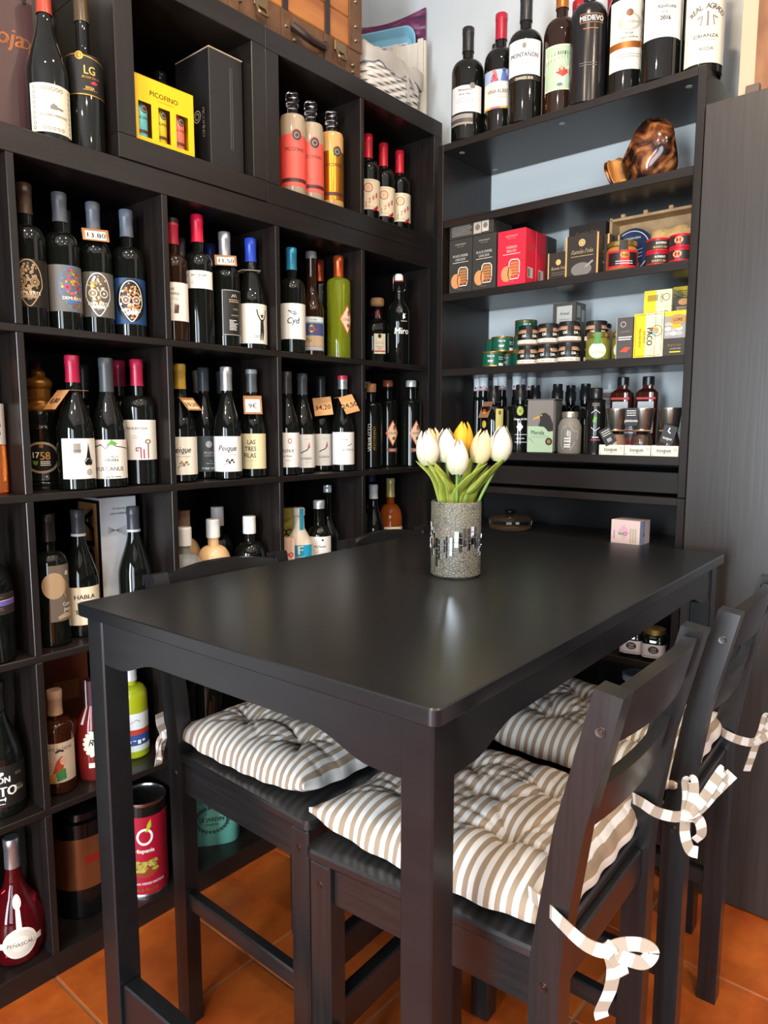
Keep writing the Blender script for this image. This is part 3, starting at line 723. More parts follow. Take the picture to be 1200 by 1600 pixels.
# third column
def vero(p, a, c):
    p.t('VIÑAS', -.004, c - .016, .0062, BLACKI, .95); p.t('DEL VERO', 0, c - .027, .0062, BLACKI, .95); p.lines(-.018, .016, (c - .037, c - .041), .0008, GREY)
    p.t('2018', -.004, c - .052, .003, GREY); cap_ = hx('#a33a55')
    p.strip([(-.022 + .0025 * i, -.010 + .010 * math.sin(i / 8 * math.pi)) for i in range(9)], [(-.022 + .0025 * i, -.012) for i in range(9)], cap_)
    for i in range(7): p.line([(-.017 + .002 * i, -.013), (-.021 + .0035 * i, -.026)], .0006, BLACKI)
    for i in range(9): p.k = 5; p.line([(.006 + .0012 * i, -.028), (.006 + .0012 * i + .002, -.005 - .002 * (i % 3))], .001, hx('#4a2b1e'))
bottle('wine bottle with cream label showing a red mushroom and a tree, crimson capsule', -.052, -1.046, Z1, r=.0360, yaw=-44, glass=M_GLASSB, cap='#9c1a33', tip='#1a1210', lab=(.050, .142, 78, '#e5e0d4'), art=vero, group=G)
bottle('tall wine bottle with small white label high on the body and bright red capsule', -.055, -.970, Z1, h=.325, r=.0380, yaw=-33, cap='#c4123a', lab=(.138, .182, 62, '#e9e6de'), group=G,
       art=lambda p, a, c: (p.t('MUSEUM', 0, .010, .0062, BLACKI, 1.1), p.t('RESERVA', 0, .001, .0022, GREY), p.lines(-.02, .02, (-.005, -.009), .0007, GREY)))
bottle('wine bottle with black label, white print and silver capsule under a price tag', -.057, -.883, Z1, yaw=-4, cap='#b9bcc0', cm=.8, cr=.28, lab=(.030, .148, 50, '#1d1c1b'), group=G,
       art=lambda p, a, c: (p.line([(-a + .002, -c + .002), (a - .002, -c + .002), (a - .002, c - .002), (-a + .002, c - .002), (-a + .002, -c + .002)], .0007, WHITE),
                            p.line([(-.007, c - .020), (-.003, c - .012), (0, c - .019), (.004, c - .011), (.008, c - .020)], .0012, WHITE), p.lines(-.014, .016, (c - .026, c - .031), .0022, TAN),
                            p.t('TORO', .004, c - .050, .004, TAN), p.t('VENDIMIA', .002, c - .066, .0035, TAN), p.lines(-.014, .016, [-.02 - .004 * i for i in range(7)], .0018, WHITE, .02)))
price_tag('wooden-looking price tag reading 11,50 on the silver-capped bottle', -.057, -.883, Z1 + .236, -34, '11,50')
def dota(p, a, c):
    k = hx('#26241f'); p.poly([(.012, .012), (.022, .012), (.024, -.020), (.020, -.044), (.017, -.044), (.017, -.018), (.013, -.044), (.010, -.044), (.011, -.02)], k)
    p.line([(.012, .010), (.004, .024), (.001, .038)], .0035, k); p.line([(.022, .010), (.030, .024), (.031, .038)], .0035, k); p.disc(.017, .020, .0034, k, 1.1); p.rect(.011, .023, .0225, .0245, k)
    p.t('DOTA', .004, -.034, .0075, hx('#33506e'), .75)
bottle('wide-bodied wine bottle with cream label of a black figure raising both arms, blue capsule', -.055, -.797, Z1, 'burgundy', r=.0405, yaw=-22, cap='#2340a8', cr=.3, lab=(.016, .122, 82, '#e6e0cf'), art=dota, group=G)
price_tag('pale price tag seen edge-on at the neck of the blue-capped bottle', -.055, -.797, Z1 + .212, -125, '', '#d8c9ab', .05, .042, None, 66)
for x, y, c, cm_, l in ((-.19, -1.00, '#8e1830', 0, 'half hidden bottle with a red capsule behind the mushroom bottle'), (-.20, -.924, '#9a9890', .6, 'half hidden bottle with a grey capsule behind the tall red-capped one'), (-.19, -.83, '#27336e', 0, 'half hidden bottle with a dark blue capsule behind the silver-capped one')):
    bottle(l, x, y, Z1, yaw=-30, cap=c, cm=cm_, group=G)
# fourth column
bottle('half hidden wine bottle with ornate cream label by the divider under a price tag', -.098, -.704, Z1, r=.0310, h=.29, yaw=-40, cap='#2a2624', lab=(.040, .140, 75, '#d8ccb0'), group=G,
       art=lambda p, a, c: [p.ring(-.012 + .012 * (i % 3), -.03 + .013 * (i // 3), .003, .0046, TAN, 12) for i in range(14)])
price_tag('cream price tag reading 8.50 at the divider', -.098, -.704, Z1 + .235, -40, '8.50', '#c89a68', tilt=30)
def cyd(p, a, c):
    p.line([(-.012, .030), (-.002, .022), (.010, .017), (.004, .026), (-.012, .030)], .0022, hx('#4d5562')); p.line([(.006, .030), (.014, .018)], .003, hx('#6aa0b8'))
    p.t('Cyd', .001, .002, .017, hx('#22405f'), .9, .18)
bottle('wine bottle with white label of a feather and teal capsule', -.046, -.655, Z1, r=.0385, yaw=-42, cap='#2d7f9e', cr=.3, cm=.4, lab=(.040, .140, 80, '#dcdad2'), art=cyd, group=G)
def carm(p, a, c):
    p.rect(-a + .004, a - .004, -c + .012, c - .020, hx('#3c4a74'), 6); p.rect(-a + .004, a - .004, -c + .012, -.006, hx('#b59a78'), 6); p.ring(-.006, .014, .006, .009, GOLD, 16, 1.2); p.t('Car', .004, .014, .011, REDI)
    p.rect(-a + .004, a - .004, c - .016, c - .002, hx('#c8d4d2'), 6); p.t('Carmelitas', 0, c - .009, .004, BLACKI, .9, .2)
    p.line([(-a + .004 + .003 * i, -.02 + .006 * math.sin(i * 1.3)) for i in range(11)], .0016, BLACKI); p.lines(-a + .006, a - .006, (-c + .004, -c + .008), .0016, WHITE)
bottle('tall dark bottle with colourful picture label, gold collar and grey cap', -.075, -.548, Z1, 'slim', h=.312, r=.0375, yaw=-36, glass=M_GLASSB, cap='#6a6a6a', capz=.94, nr=.0150, lab=[(.018, .118, 62, '#8a8f9c'), (.1505, .1625, 1, '#b98d3e')], art=carm, group=G)
M_GREEN = pmat('lime_green_liqueur', lin('#a4ae2c'), .03, trans=.75, ior=1.36)
def loud(p, a, c):
    p.strip([(-.026, 0), (0, .046), (.026, 0)], [(-.026, 0), (0, -.046), (.026, 0)], hx('#b4532f')); p.strip([(-.0225, 0), (0, .040), (.0225, 0)], [(-.0225, 0), (0, -.040), (.0225, 0)], hx('#e2c3a4')); p.t('LOUDO', 0, .0, .0085, hx('#4a2f20'), .8)
    p.disc(.006, .017, .006, hx('#b06a58'), 1.2); p.disc(.006, .024, .0035, hx('#3a1f18')); p.disc(.004, -.018, .006, GOLD)
def loud_art(p, r_, c):
    p.fn = cyl_fn(.0372, .120); loud(p, 0, 0)
bottle('lime green liqueur bottle with copper capsule and diamond label', -.060, -.445, Z1, 'tube', h=.315, r=.037, yaw=-2, glass=M_GREEN, cap='#b8532a', cm=.7, cr=.3, capz=.80, nr=.0145, art=loud_art, group=G, name='liqueur_bottle')
bottle('dark bottle with copper capsule half hidden behind the lime green one', -.136, -.455, Z1, 'tube', h=.312, r=.036, yaw=-20, cap='#b8532a', cm=.7, cr=.3, nr=.0145, group=G, name='liqueur_bottle')
# fifth column
bottle('black bottle lettered in white up its side at the divider', -.20, -.336, Z1, 'tube', r=.038, h=.24, yaw=-60, cap='#141414', capz=.88, group=G, name='liqueur_bottle',
       art=lambda p, r_, c: p.t('PATRONUM', -.002, .0, .012, hx('#9a9894'), 1, 0, R90))
M_CORK = grain_mat('turned_cork_wood', lin('#c39a6c'), lin('#a97c4e'), .6, (40, 40, 40), .05)
t = thing('liqueur_bottle', 'squat black square bottle with wooden stopper and red neck band', 'bottle', (-.142, -.166, Z1), -38)
b = MB(); b.lathe([(0, 0), (.040, 0), (.043, .004), (.043, .125), (.040, .142), (.030, .155), (.0185, .162), (.0165, .170), (.0165, .198), (.019, .200), (.019, .204), (0, .204)], M_GLASSK, 32, sq=5); b.build('glass', t, 40)
b = MB(); b.lathe([(.0172, .171), (.0172, .192)], hx('#a81c22', .35), 24); b.build('neck_band', t)
b = MB(); b.lathe([(.019, .204), (.024, .210), (.0245, .226), (.021, .233), (0, .233)], M_CORK, 24); b.build('stopper', t)
p = MB(); p.box(.0432, .0438, -.020, .020, .040, .108, CREAM, bev=.0002); l = p.build('label', t)
p = Pr(flat_fn(.0439, .074)); p.disc(0, .026, .006, BLACKI, 1.2); p.lines(-.014, .014, (.006, .001), .001, GREY); p.t('VERMOUTH', 0, -.010, .004, REDI, .8); p.t('ROSSO', 0, -.017, .004, REDI, .8); p.rect(-.019, .019, -.027, -.023, REDI); p.build('print', l)
t = thing('liqueur_bottle', 'black swing-top bottle with white lettering in the corner cell', 'bottle', (-.045, -.166, Z1), -44)
b = MB(); b.lathe([(0, .003), (.030, .003), (.034, 0), (.038, .005), (.038, .170), (.036, .186), (.028, .202), (.018, .214), (.0145, .226), (.0135, .262), (.017, .266), (.017, .276), (0, .276)], M_GLASSK, 32); b.build('glass', t, 40)
b = MB(); b.lathe([(.012, .276), (.015, .280), (.015, .294), (.011, .302), (0, .303)], WHITE, 20); b.build('stopper', t)
b = MB(); b.lathe([(.0165, .275), (.0165, .280), (.013, .2805)], REDI, 20); b.build('gasket', t)
b = MB()
for s_ in (-1, 1): b.sweep(bez([(.0, s_ * .016, .300), (.012, s_ * .020, .292), (.016, s_ * .021, .262), (.004, s_ * .0185, .246), (-.006, s_ * .0175, .258), (0, s_ * .0175, .270)], 6), M_CHROME, .0011, 6)
b.sweep(bez([(.004, -.0185, .246), (.0195, -.008, .243), (.0195, .008, .243), (.004, .0185, .246)], 6), M_CHROME, .0011, 6); b.build('wire_clasp', t)
p = Pr(cyl_fn(.0382, .105)); p.t('Miro', .006, .006, .021, WHITE, .9, .12, bold=.0006); p.poly([(.010, .044), (.020, .050), (.016, .056), (.021, .064), (.013, .060), (.011, .066), (.009, .054)], WHITE); p.t('VERMOUTH', .015, .038, .0035, WHITE, .9); p.build('print', t)

# --- middle row (eye level)
M_ROSE = pmat('rose_wine', lin('#e08038'), .03, trans=.7, ior=1.36)
bottle('orange rosé wine bottle cut off by the left edge of the picture', -.085, -1.4945, Z2, 'slim', r=.036, h=.285, yaw=-12, glass=M_ROSE, cap='#c07a5a', lab=(.105, .190, 70, '#e9e6e0'), group=G,
       art=lambda p, a, c: (p.poly([(.008, .018), (.020, .018), (.026, -.004), (.018, -.014), (.010, -.004)], hx('#b8243c')), p.poly([(.014, -.012), (.022, -.008), (.024, -.022), (.018, -.026)], BLACKI), p.t('Libalis ROSÉ', .004, -.030, .006, BLACKI, .8)))
M_BRONZE = pmat('bronze_paint', lin('#8a5f26'), .34, .65)
t = thing('liqueur_bottle', 'black ribbed bottle with turned bronze stopper and oval gold-rimmed label', 'bottle', (-.120, -1.364, Z2), -26)
b = MB(); b.lathe([(0, .002), (.036, .002), (.041, 0), (.042, .004), (.040, .007), (.042, .011), (.042, .015), (.040, .018), (.042, .022), (.039, .026), (.039, .134), (.0405, .137), (.039, .140), (.036, .150), (.0385, .160), (.039, .172), (.033, .180), (0, .182)], M_GLASSK, 36); b.build('glass', t, 40)
b = MB(); b.lathe([(.036, .176), (.0385, .179), (.0385, .183), (.034, .187), (.029, .193), (.027, .199), (.0285, .201), (.0285, .205), (.026, .207), (.0255, .226), (.0275, .228), (.0295, .234), (.0295, .241), (.026, .248), (.018, .252), (.0155, .255), (.0165, .259), (.0155, .265), (.010, .270), (0, .272)], M_BRONZE, 32); b.build('stopper', t, 40)
p = Pr(cyl_fn(.0394, .073)); p.disc(0, 0, .040, BLACKI, .84, 32); p.ring(0, 0, .036, .042, hx('#c9b593', .35, .5), 32, .84); p.t('17', -.013, .006, .013, WHITE, .9, bold=.0005); p.t('58', .007, .004, .018, hx('#b98d52'), .85, bold=.0005)
p.poly([(-.014, -.008), (-.020, -.006), (-.018, -.014), (-.012, -.018), (-.008, -.012), (-.009, -.007)], hx('#5d8f34')); p.lines(-.003, .018, (-.009, -.013, -.017), .0022, WHITE, .004); p.disc(0, .026, .0045, GOLD); p.build('print', t)
def nariz(p, a, c):
    p.rect(-.016, -.001, .012, .034, hx('#8d8478')); p.t('LA NARIZ', -.011, .018, .0048, BLACKI, .8)
    k = hx('#17130f'); p.strip([(.0165, .036), (.0145, .020), (.011, .002), (.006, -.006), (.010, -.012)], [(.0165, .036), (.019, .020), (.022, .002), (.027, -.006), (.023, -.012)], k); p.disc(.0125, -.010, .0055, k, .9); p.disc(.0205, -.010, .0055, k, .9); p.disc(.0165, -.006, .006, k)
    for q in (.002, .004, .006): p.ring(.017, -.030, q, q + .0008, GREY, 18)
bottle('round-shouldered wine bottle with white label of a black nose shape, crimson capsule', -.048, -1.3195, Z2, 'burgundy', r=.0405, yaw=-12, cap='#9a1838', cr=.3, capz=.80, lab=(.026, .116, 60, '#e6e1d8'), art=nariz, group=G)
price_tag('orange price tag ending in 80 seen from the side, left of the nose-label bottle', -.048, -1.3195, Z2 + .222, -84, '8,80', '#c08a58', .046, .056, None, 40)
def vulcan(p, a, c):
    g = hx('#5c9a3c')
    p.strip([(-a + .002, c - .022), (-.018, c - .010), (-.008, c - .020), (.004, c - .006), (.016, c - .014), (a, c - .020)], [(-a + .002, c - .024), (-.018, c - .0125), (-.008, c - .022), (.004, c - .009), (.016, c - .016), (a, c - .022)], BLACKI)
    p.strip([(-.003, c - .010), (.006, c), (.018, c - .008)], [(-.006, c - .014), (.004, c - .012), (.018, c - .011)], g)
    p.t('CUCOMILLOS', .004, .006, .0042, GREY, .85); p.t('CERVERA', .004, -.002, .0062, BLACKI, .9); p.t('VULCANUS', 0, -.022, .0095, hx('#57524c'), .95); p.t('Campo de Cariñena', .006, -.040, .0042, BLACKI, .8)
bottle('slope-shouldered bottle with white mountain label with a green peak, dark grey capsule', -.050, -1.238, Z2, 'burgundy', r=.0390, yaw=-30, cap='#3e4246', capz=.74, lab=(.022, .112, 78, '#e7ded2'), art=vulcan, group=G)
def finca(p, a, c):
    k = hx('#7c5a34'); rd = hx('#9c2740'); p.t('FINCA ANTIGUA', -.006, c - .020, .0055, BLACKI, .85); p.lines(-.016, .006, (.010, .005), .0008, GREY)
    p.ring(.020, -.004, .0045, .0075, k, 18, .75); p.rect(.0185, .0215, -.045, -.010, k); p.rect(.001, .004, -.045, -.018, rd); p.rect(.008, .011, -.045, -.022, rd); p.line([(.0025, -.019), (-.008, -.019), (-.008, -.026), (-.002, -.026)], .0026, rd)
bottle('wine bottle with large white label of old keys and crimson capsule', -.070, -1.1475, Z2, r=.0405, h=.304, yaw=-30, cap='#a01a3a', cr=.3, lab=(.062, .158, 80, '#e5e0d6'), art=finca, group=G)
bottle('crimson-capped bottle half hidden between the mountain label and the key label', -.152, -1.146, Z2, h=.306, yaw=-30, cap='#a01a3a', cr=.3, group=G)
for x, y, l in ((-.26, -1.305, 'unlit bottle with a dark red capsule behind the bronze stopper'), (-.27, -1.18, 'unlit dark bottle at the back of the cell with the mountain label')): bottle(l, x, y, Z2, yaw=0, cap='#5a1a2c' if 'red' in l else '#2a2a2c', group=G)
def pei(p, a, c, flower=True):
    p.t('Peique', -.002, .016, .015, BLACKI, .85, .25); p.line([(-.006, .006), (.008, .0055), (.014, .009)], .0009, BLACKI); p.lines(-.020, .022, (-.002,), .001, GREY)
    k = hx('#8a6a3e') if flower else BLACKI
    p.line([(-.012, -.030), (-.002, -.024), (.006, -.026)], .0012, BLACKI)
    for i in range(7): p.k = 6; p.disc(-.004 + .0032 * i, -.019 + .004 * math.sin(i * 1.7), .0024, k, 1.2, 8)
bottle('wine bottle with handwritten-style white label, flower sprig and mustard capsule', -.060, -1.033, Z2, 'burgundy', r=.0385, yaw=-34, cap='#a8862e', cr=.4, lab=(.020, .116, 80, '#e4dccb'), art=pei, group=G)
price_tag('wooden-looking price tag hanging tilted from the mustard-capped bottle', -.060, -1.033, Z2 + .214, 2, '10,20', '#a9764a', .042, .05, '#d8b98c', 50)
def plus(p, a, c):
    p.disc(.002, .026, .009, hx('#bdbdbd'), 1, 22); p.t('PLUS+', .002, .003, .0075, hx('#d8b49a'), .95, bold=.0003); p.lines(-.012, .014, (-.005,), .0012, WHITE); p.t('2018', .006, -.019, .0028, WHITE); p.t('TEMPRANILLO', .004, -.026, .003, WHITE, .8); p.t('TONI TAN', 0, -.039, .0062, WHITE, .9, bold=.0003)
bottle('slope-shouldered bottle with slate grey label and a pale full moon', -.117, -.920, Z2, 'burgundy', r=.0366, yaw=-22, cap='#41464c', lab=(.020, .116, 76, '#4a555c'), art=plus, group=G)
bottle('wine bottle with handwritten-style white label, small dark figure and silver capsule', -.045, -.898, Z2, 'burgundy', r=.0368, yaw=-38, cap='#c3c4c4', cm=.8, cr=.28, lab=(.022, .116, 80, '#dedbd4'), art=lambda p, a, c: pei(p, a, c, False), group=G)
bottle('wine bottle with plain cream label in black capitals and dark grey capsule', -.066, -.7945, Z2, 'burgundy', r=.0385, yaw=-52, cap='#4a4c4e', tip='#7d8082', lab=(.024, .122, 82, '#dccda2'), group=G,
       art=lambda p, a, c: [p.t(w, u, .026 - .0185 * i, .0125, hx('#2c261e'), .82) for i, (w, u) in enumerate((('LAS', .0045), ('TRES', .002), ('FILAS', .0)))] + [p.lines(-.016, .018, (-.026,), .0008, GREY)])
price_tag('wooden-looking price tag reading 9€ on the bottle with the plain capitals label', -.066, -.7945, Z2 + .226, -36, '9€', '#a9764a', .050, .060, '#efe9dc', 32)
for x, y, c, l in ((-.29, -.915, '#77726e', 'grey-capped bottle in the back row behind the moon label'), (-.212, -.870, '#b8a898', 'beige-capped bottle in the back row between moon and silver capsule'), (-.200, -.796, '#4a5056', 'dark-capped bottle in the back row behind the silver capsule')):
    bottle(l, x, y, Z2, 'burgundy', yaw=-30, r=.0365, cap=c, group=G)
bottle('wine bottle with white label and red oval seal, leftmost of its white-label row', -.045, -.682, Z2, 'burgundy', r=.0358, yaw=-46, cap='#2c2a2a', lab=(.024, .124, 80, '#e2ddd4'), group=G,
       art=lambda p, a, c: (p.ring(.010, .026, .004, .006, hx('#a83a30'), 18, 1.3), p.t('TILENUS', .002, -.002, .009, hx('#4a443e'), .8), p.t('La Florida', .002, -.017, .005, BLACKI, .9, .25), p.t('BIERZO', .004, -.030, .003, GREY)))
los = lambda p, a, c: (p.line([(-.012, -.006), (-.004, -.001), (.004, .002), (.012, .008)], .0028, BLACKI), p.poly([(.008, .008), (.014, .028), (.0165, .010)], hx('#b05048')), p.t('LOSADA', .004, -.022, .0072, hx('#4a443e'), .85), p.lines(0, .016, (.036, -.034), .0007, GREY))
bottle('wine bottle with white label and small red figure, left one of a matching pair', -.070, -.596, Z2, 'burgundy', r=.0358, yaw=-34, cap='#3c3e42', lab=(.018, .118, 80, '#e0dcd5'), art=los, group=G)
bottle('wine bottle with white label and small red figure, right of the pair, tagged', -.112, -.476, Z2, 'burgundy', r=.0358, yaw=-36, cap='#1c1c20', lab=(.018, .118, 80, '#e0dcd5'), art=los, group=G)
price_tag('orange card price tag reading 14,20', -.112, -.476, Z2 + .232, -40, '14,20', '#d39a62', .058, .062, None, 24, roll=6)
bottle('wine bottle with near-blank white label and silver capsule with red top', -.044, -.4465, Z2, 'burgundy', r=.0358, yaw=-32, cap='#a9abae', cm=.8, cr=.28, tip='#a82236', capz=.86, lab=(.022, .124, 80, '#dedbd6'), group=G,
       art=lambda p, a, c: (p.t('Viñedos Familia', -.006, .028, .003, BLACKI, .8), p.t('ALTORACAL', .010, -.004, .006, GREY, .9), p.line([(.006, .008), (.016, .012), (.024, .016)], .0018, BLACKI)))
price_tag('orange card price tag reading 24,50 hanging askew', -.044, -.4465, Z2 + .236, -28, '24,50', '#d39a62', .046, .066, None, 36, roll=14)
bottle('bottle with red and black label at the divider in the corner cell', -.19, -.336, Z2, 'tube', r=.037, h=.27, yaw=-46, cap='#2a2a2a', lab=[(.05, .20, 60, '#a5222c'), (.11, .135, 62, '#141210')], group=G, name='liqueur_bottle')
bottle('black vermouth bottle with gold and white lettering running upwards', -.085, -.264, Z2, 'tube', r=.0375, h=.285, yaw=-44, cap='#b07a4e', capz=.90, nr=.0155, group=G, name='liqueur_bottle',
       art=lambda p, r_, c: (p.t('VERMUTTO', -.008, -.010, .0125, WHITE, 1, 0, R90), p.t('MEDITERRANEO', .008, -.012, .0085, GOLD, .9, 0, R90, bold=.0004)))
bottle('black bottle with clear stopper and gold capitals half hidden in the corner cell', -.19, -.172, Z2, 'tube', r=.038, h=.30, yaw=-40, cap='#cfd2d4', cm=.5, capz=.92, nr=.0160, group=G, name='liqueur_bottle', art=lambda p, r_, c: p.t('VERMUT', .0, .036, .009, GOLD, .9))
def loudb(p, r_, c): p.fn = cyl_fn(.0375, .118); loud(p, 0, 0); p.k = 5; p.rect(-.020, .020, -.066, -.052, hx('#7a4a3c'), 6); p.t('VERMÚ', 0, -.059, .005, CREAM)
bottle('black bottle with copper and clear cap and diamond label, left of two', -.105, -.152, Z2, 'tube', h=.302, r=.0372, yaw=-22, cap='#b4694a', cm=.5, capz=.925, nr=.0165, art=loudb, group=G, name='liqueur_bottle')
bottle('black bottle with clear cap and diamond label, right of two', -.048, -.0915, Z2, 'tube', h=.302, r=.0372, yaw=-22, cap='#cfd2d4', cm=.5, capz=.925, nr=.0165, art=loudb, group=G, name='liqueur_bottle')

# --- fourth row (behind the table)
bottle('dark bottle with a purple band on its label at the left edge of the picture', -.050, -1.525, Z3, 'round', r=.048, h=.30, yaw=-22, cap='#22211f', capz=.80, lab=[(.105, .150, 80, '#2e2826')], group=G,
       art=lambda p, a, c: (p.rect(-a, a, -.004, .006, hx('#6a58a8'), 14), p.rect(-a, a, .0065, .0075, WHITE, 14), p.lines(-.02, .03, (-.008, -.012, .014), .0012, GREY)))
def cuvee(p, a, c):
    p.disc(-.018, .018, .026, hx('#b79c7a'), 1.15, 26); p.ring(.014, .044, .002, .005, CREAM, 14); p.line([(.006, .030), (.012, .016), (.004, .0), (.010, -.012)], .003, hx('#b58a52')); p.t('Cuvée', .012, -.026, .0085, WHITE, .8); p.t('Joana', .012, -.038, .0085, WHITE, .8)
    p.strip([(-.012, -.052), (.004, -.046), (.016, -.048), (.026, -.030)], [(-.012, -.060), (.004, -.057), (.016, -.058), (.026, -.056)], hx('#b79c7a'))
bottle('dark cava-shaped bottle with grey panel and peach disc on its label', -.070, -1.384, Z3, h=.300, r=.0385, yaw=12, cap='#1e1a17', lab=(.058, .186, 42, '#6e6459'), art=cuvee, group=G)
def habla(p, a, c):
    for i, (w, u) in enumerate((('HABLA', .004), ('LA', -.0045), ('TIERRA', .0055))): p.t(w, u, .022 - .018 * i, .010, BLACKI, 1.08, bold=.0004)
bottle('dark bottle with cream label in bold black capitals behind the table corner', -.095, -1.301, Z3, 'burgundy', r=.0405, yaw=-22, cap='#3c4046', band='#c8ccd0', lab=(.030, .120, 66, '#ddd0b4'), art=habla, group=G)
bottle('dark slope-shouldered bottle with grey capsule in front of the white box', -.075, -1.170, Z3, 'burgundy', h=.297, r=.0405, yaw=-20, cap='#34383e', band='#b8bcc0', group=G)
def carton(label, x, y, z, rz, w, d, h, mat, front=None, side=None, group=None, name='carton', cat='box', top=None, tilt=None, lid=None):
    t = thing(name, label, cat, (x, y, z), rz, group)
    if tilt: t.rotation_euler = (tilt[0], tilt[1], math.radians(rz))
    b = MB(); b.box(-d / 2, d / 2, -w / 2, w / 2, 0, h, mat, bev=.0008); c = b.build('carton', t)
    if front: p = Pr(flat_fn(d / 2, h / 2)); front(p, w / 2, h / 2); p.build('front_print', c)
    if side: p = Pr(lambda u, v, off: (-u, w / 2 + off, h / 2 + v)); side(p, d / 2, h / 2); p.build('side_print', c)
    if top: p = Pr(lambda u, v, off: (-v, u, h + off)); top(p, w / 2, d / 2); p.build('top_print', c)
    return t
carton('tall white gift box lettered up its black side, behind the dark bottles', -.182, -1.182, Z3, 0, .098, .12, .318, hx('#c9cdd0'),
       lambda p, a, c: (p.t('Un vino de', 0, c - .028, .006, GREY, .9, .2), p.t('para cualquier', 0, c - .040, .006, GREY, .9, .2), [p.line([(-.03, .07 + .004 * i), (.02, .085 - .006 * i)], .0012, GREY) for i in range(5)]))
t = bpy.data.objects['carton']
b = MB(); b.box(-.06, .06, -.0496, -.0492, .004, .312, BLACKI, bev=.0001); sp_ = b.build('side_panel', t)
b = MB(); b.box(-.045, .045, -.0500, -.0496, .012, .304, hx('#b98a5a', .45), bev=.0001); b.build('side_band', t)
p = Pr(lambda u, v, off: (u, -.0500 - off, .158 + v)); p.t('HABLA', 0, 0, .058, BLACKI, 1.0, 0, R90, bold=.002); p.build('side_lettering', t)
# white-capped round liqueurs
M_CREAML = pmat('cream_liqueur', lin('#d8b184'), .12); M_GIN = pmat('clear_spirit', lin('#a9afae'), .03, trans=.5)
for x, y, g_, h, l in ((-.060, -1.034, M_GIN, .232, 'clear glass bottle with white screw cap, left of the cream liqueurs'), (-.165, -.965, M_CREAML, .262, 'cream-coloured liqueur bottle with beige cap, behind the other cream one'), (-.075, -.932, M_CREAML, .242, 'cream-coloured round bottle with white cap, front one of the two'),
                       (-.165, -.850, M_GLASSK, .262, 'dark round bottle with white cap, behind its front neighbour'), (-.075, -.806, M_GLASSK, .238, 'dark round bottle with white cap beside the divider')):
    bottle(l, x, y, Z3, 'round', r=.046, h=h, yaw=-35, glass=g_, cap='#e4e2dc' if 'beige' not in l else '#c9a888', capz=.79, nr=.0150, screw=True, group='round liqueur bottles behind the stool', name='liqueur_bottle')
def fart(p, a, c): p.t('F', .004, .030, .026, WHITE, 1.0, bold=.0015); p.t('FERRANDO', .004, .010, .004, WHITE); p.t('Gin', 0, -.026, .008, WHITE, .9, .2)
t = thing('liqueur_bottle', 'white ceramic gin bottle with turquoise label and neck strip', 'bottle', (-.075, -.613, Z3), -44)
b = MB(); b.lathe([(0, 0), (.042, 0), (.045, .004), (.045, .130), (.040, .142), (.024, .170), (.0175, .182), (.0165, .220), (.019, .222), (.019, .240), (.017, .245), (0, .246)], pmat('white_ceramic', lin('#d9cfc0'), .3), 32); b.build('body', t, 40)
b = MB(); b.lathe([(.0455, .030), (.0455, .135)], hx('#2a9cc0', .4), 16, -1.0, 1.0); l = b.build('label', t); p = Pr(cyl_fn(.0456, .09)); fart(p, 0, 0); p.build('print', l)
b = MB(); b.lathe([(.0195, .170), (.0195, .244)], hx('#2a9cc0', .4), 6, -.35 + .5, .35 + .5); b.build('neck_strip', t)
carton('yellow patterned pack behind the white ceramic bottle', -.165, -.570, Z3, -44, .08, .04, .235, hx('#c9b44a'), lambda p, a, c: [p.ring(-.02 + .02 * (i % 3), -.08 + .04 * (i // 3), .008, .012, BLACKI, 10) for i in range(12)])
carton('small pinkish patterned pack by the divider', -.042, -.700, Z3, -30, .050, .035, .165, hx('#c6a48e'), lambda p, a, c: [p.ring(-.014 + .014 * (i % 3), -.05 + .028 * (i // 3), .004, .007, REDI, 10) for i in range(12)])
bottle('black bottle with white script label and clear stopper', -.074, -.527, Z3, 'round', r=.039, h=.262, yaw=-46, cap='#b9bcc0', cm=.5, capz=.90, nr=.0165, lab=(.085, .150, 70, '#e6e3dc'), group=G, name='liqueur_bottle',
       art=lambda p, a, c: (p.t('Fifty Pounds', .002, .002, .0075, BLACKI, .75, .25), p.lines(-.014, .016, (-.012, -.017), .0008, GREY), p.disc(.012, .022, .003, BLACKI)))
bottle('slender long-necked dark bottle with round glass stopper', -.110, -.452, Z3, 'slim', r=.038, h=.300, yaw=-46, cap='#c9ced2', cm=.4, cr=.1, capz=.965, nr=.0120, group=G, name='liqueur_bottle')
bottle('dark bottle with white capsule in the corner cell beside the amber one', -.100, -.235, Z3, 'burgundy', r=.040, h=.292, yaw=-46, cap='#d4d6d8', capz=.83, group=G, lab=(.03, .09, 60, '#d8c79a'))
M_AMBER = pmat('amber_liquor', lin('#a8551f'), .03, trans=.5, ior=1.36)
bottle('amber liquor bottle with gold capsule and patterned label', -.110, -.130, Z3, 'round', r=.043, h=.308, yaw=-46, glass=M_AMBER, cap='#c9b578', cm=.3, capz=.78, lab=(.055, .135, 80, '#d9d2bc'), group=G, name='liqueur_bottle',
       art=lambda p, a, c: [p.ring(-.02 + .013 * (i % 4), .028 - .014 * (i // 4), .003, .006, GOLD, 12) for i in range(14)] + [p.strip([(-.02, -.02), (.02, .018)], [(-.02, -.034), (.02, .004)], hx('#a8903c'))])
bottle('dark bottle with gold capsule behind the white-capped one', -.215, -.178, Z3, r=.037, h=.312, yaw=-46, cap='#b8a468', cm=.3, group=G)
bottle('dark bottle with blue cap at the back of the corner cell', -.23, -.098, Z3, r=.036, h=.312, yaw=-46, cap='#3a4a78', capz=.92, group=G)
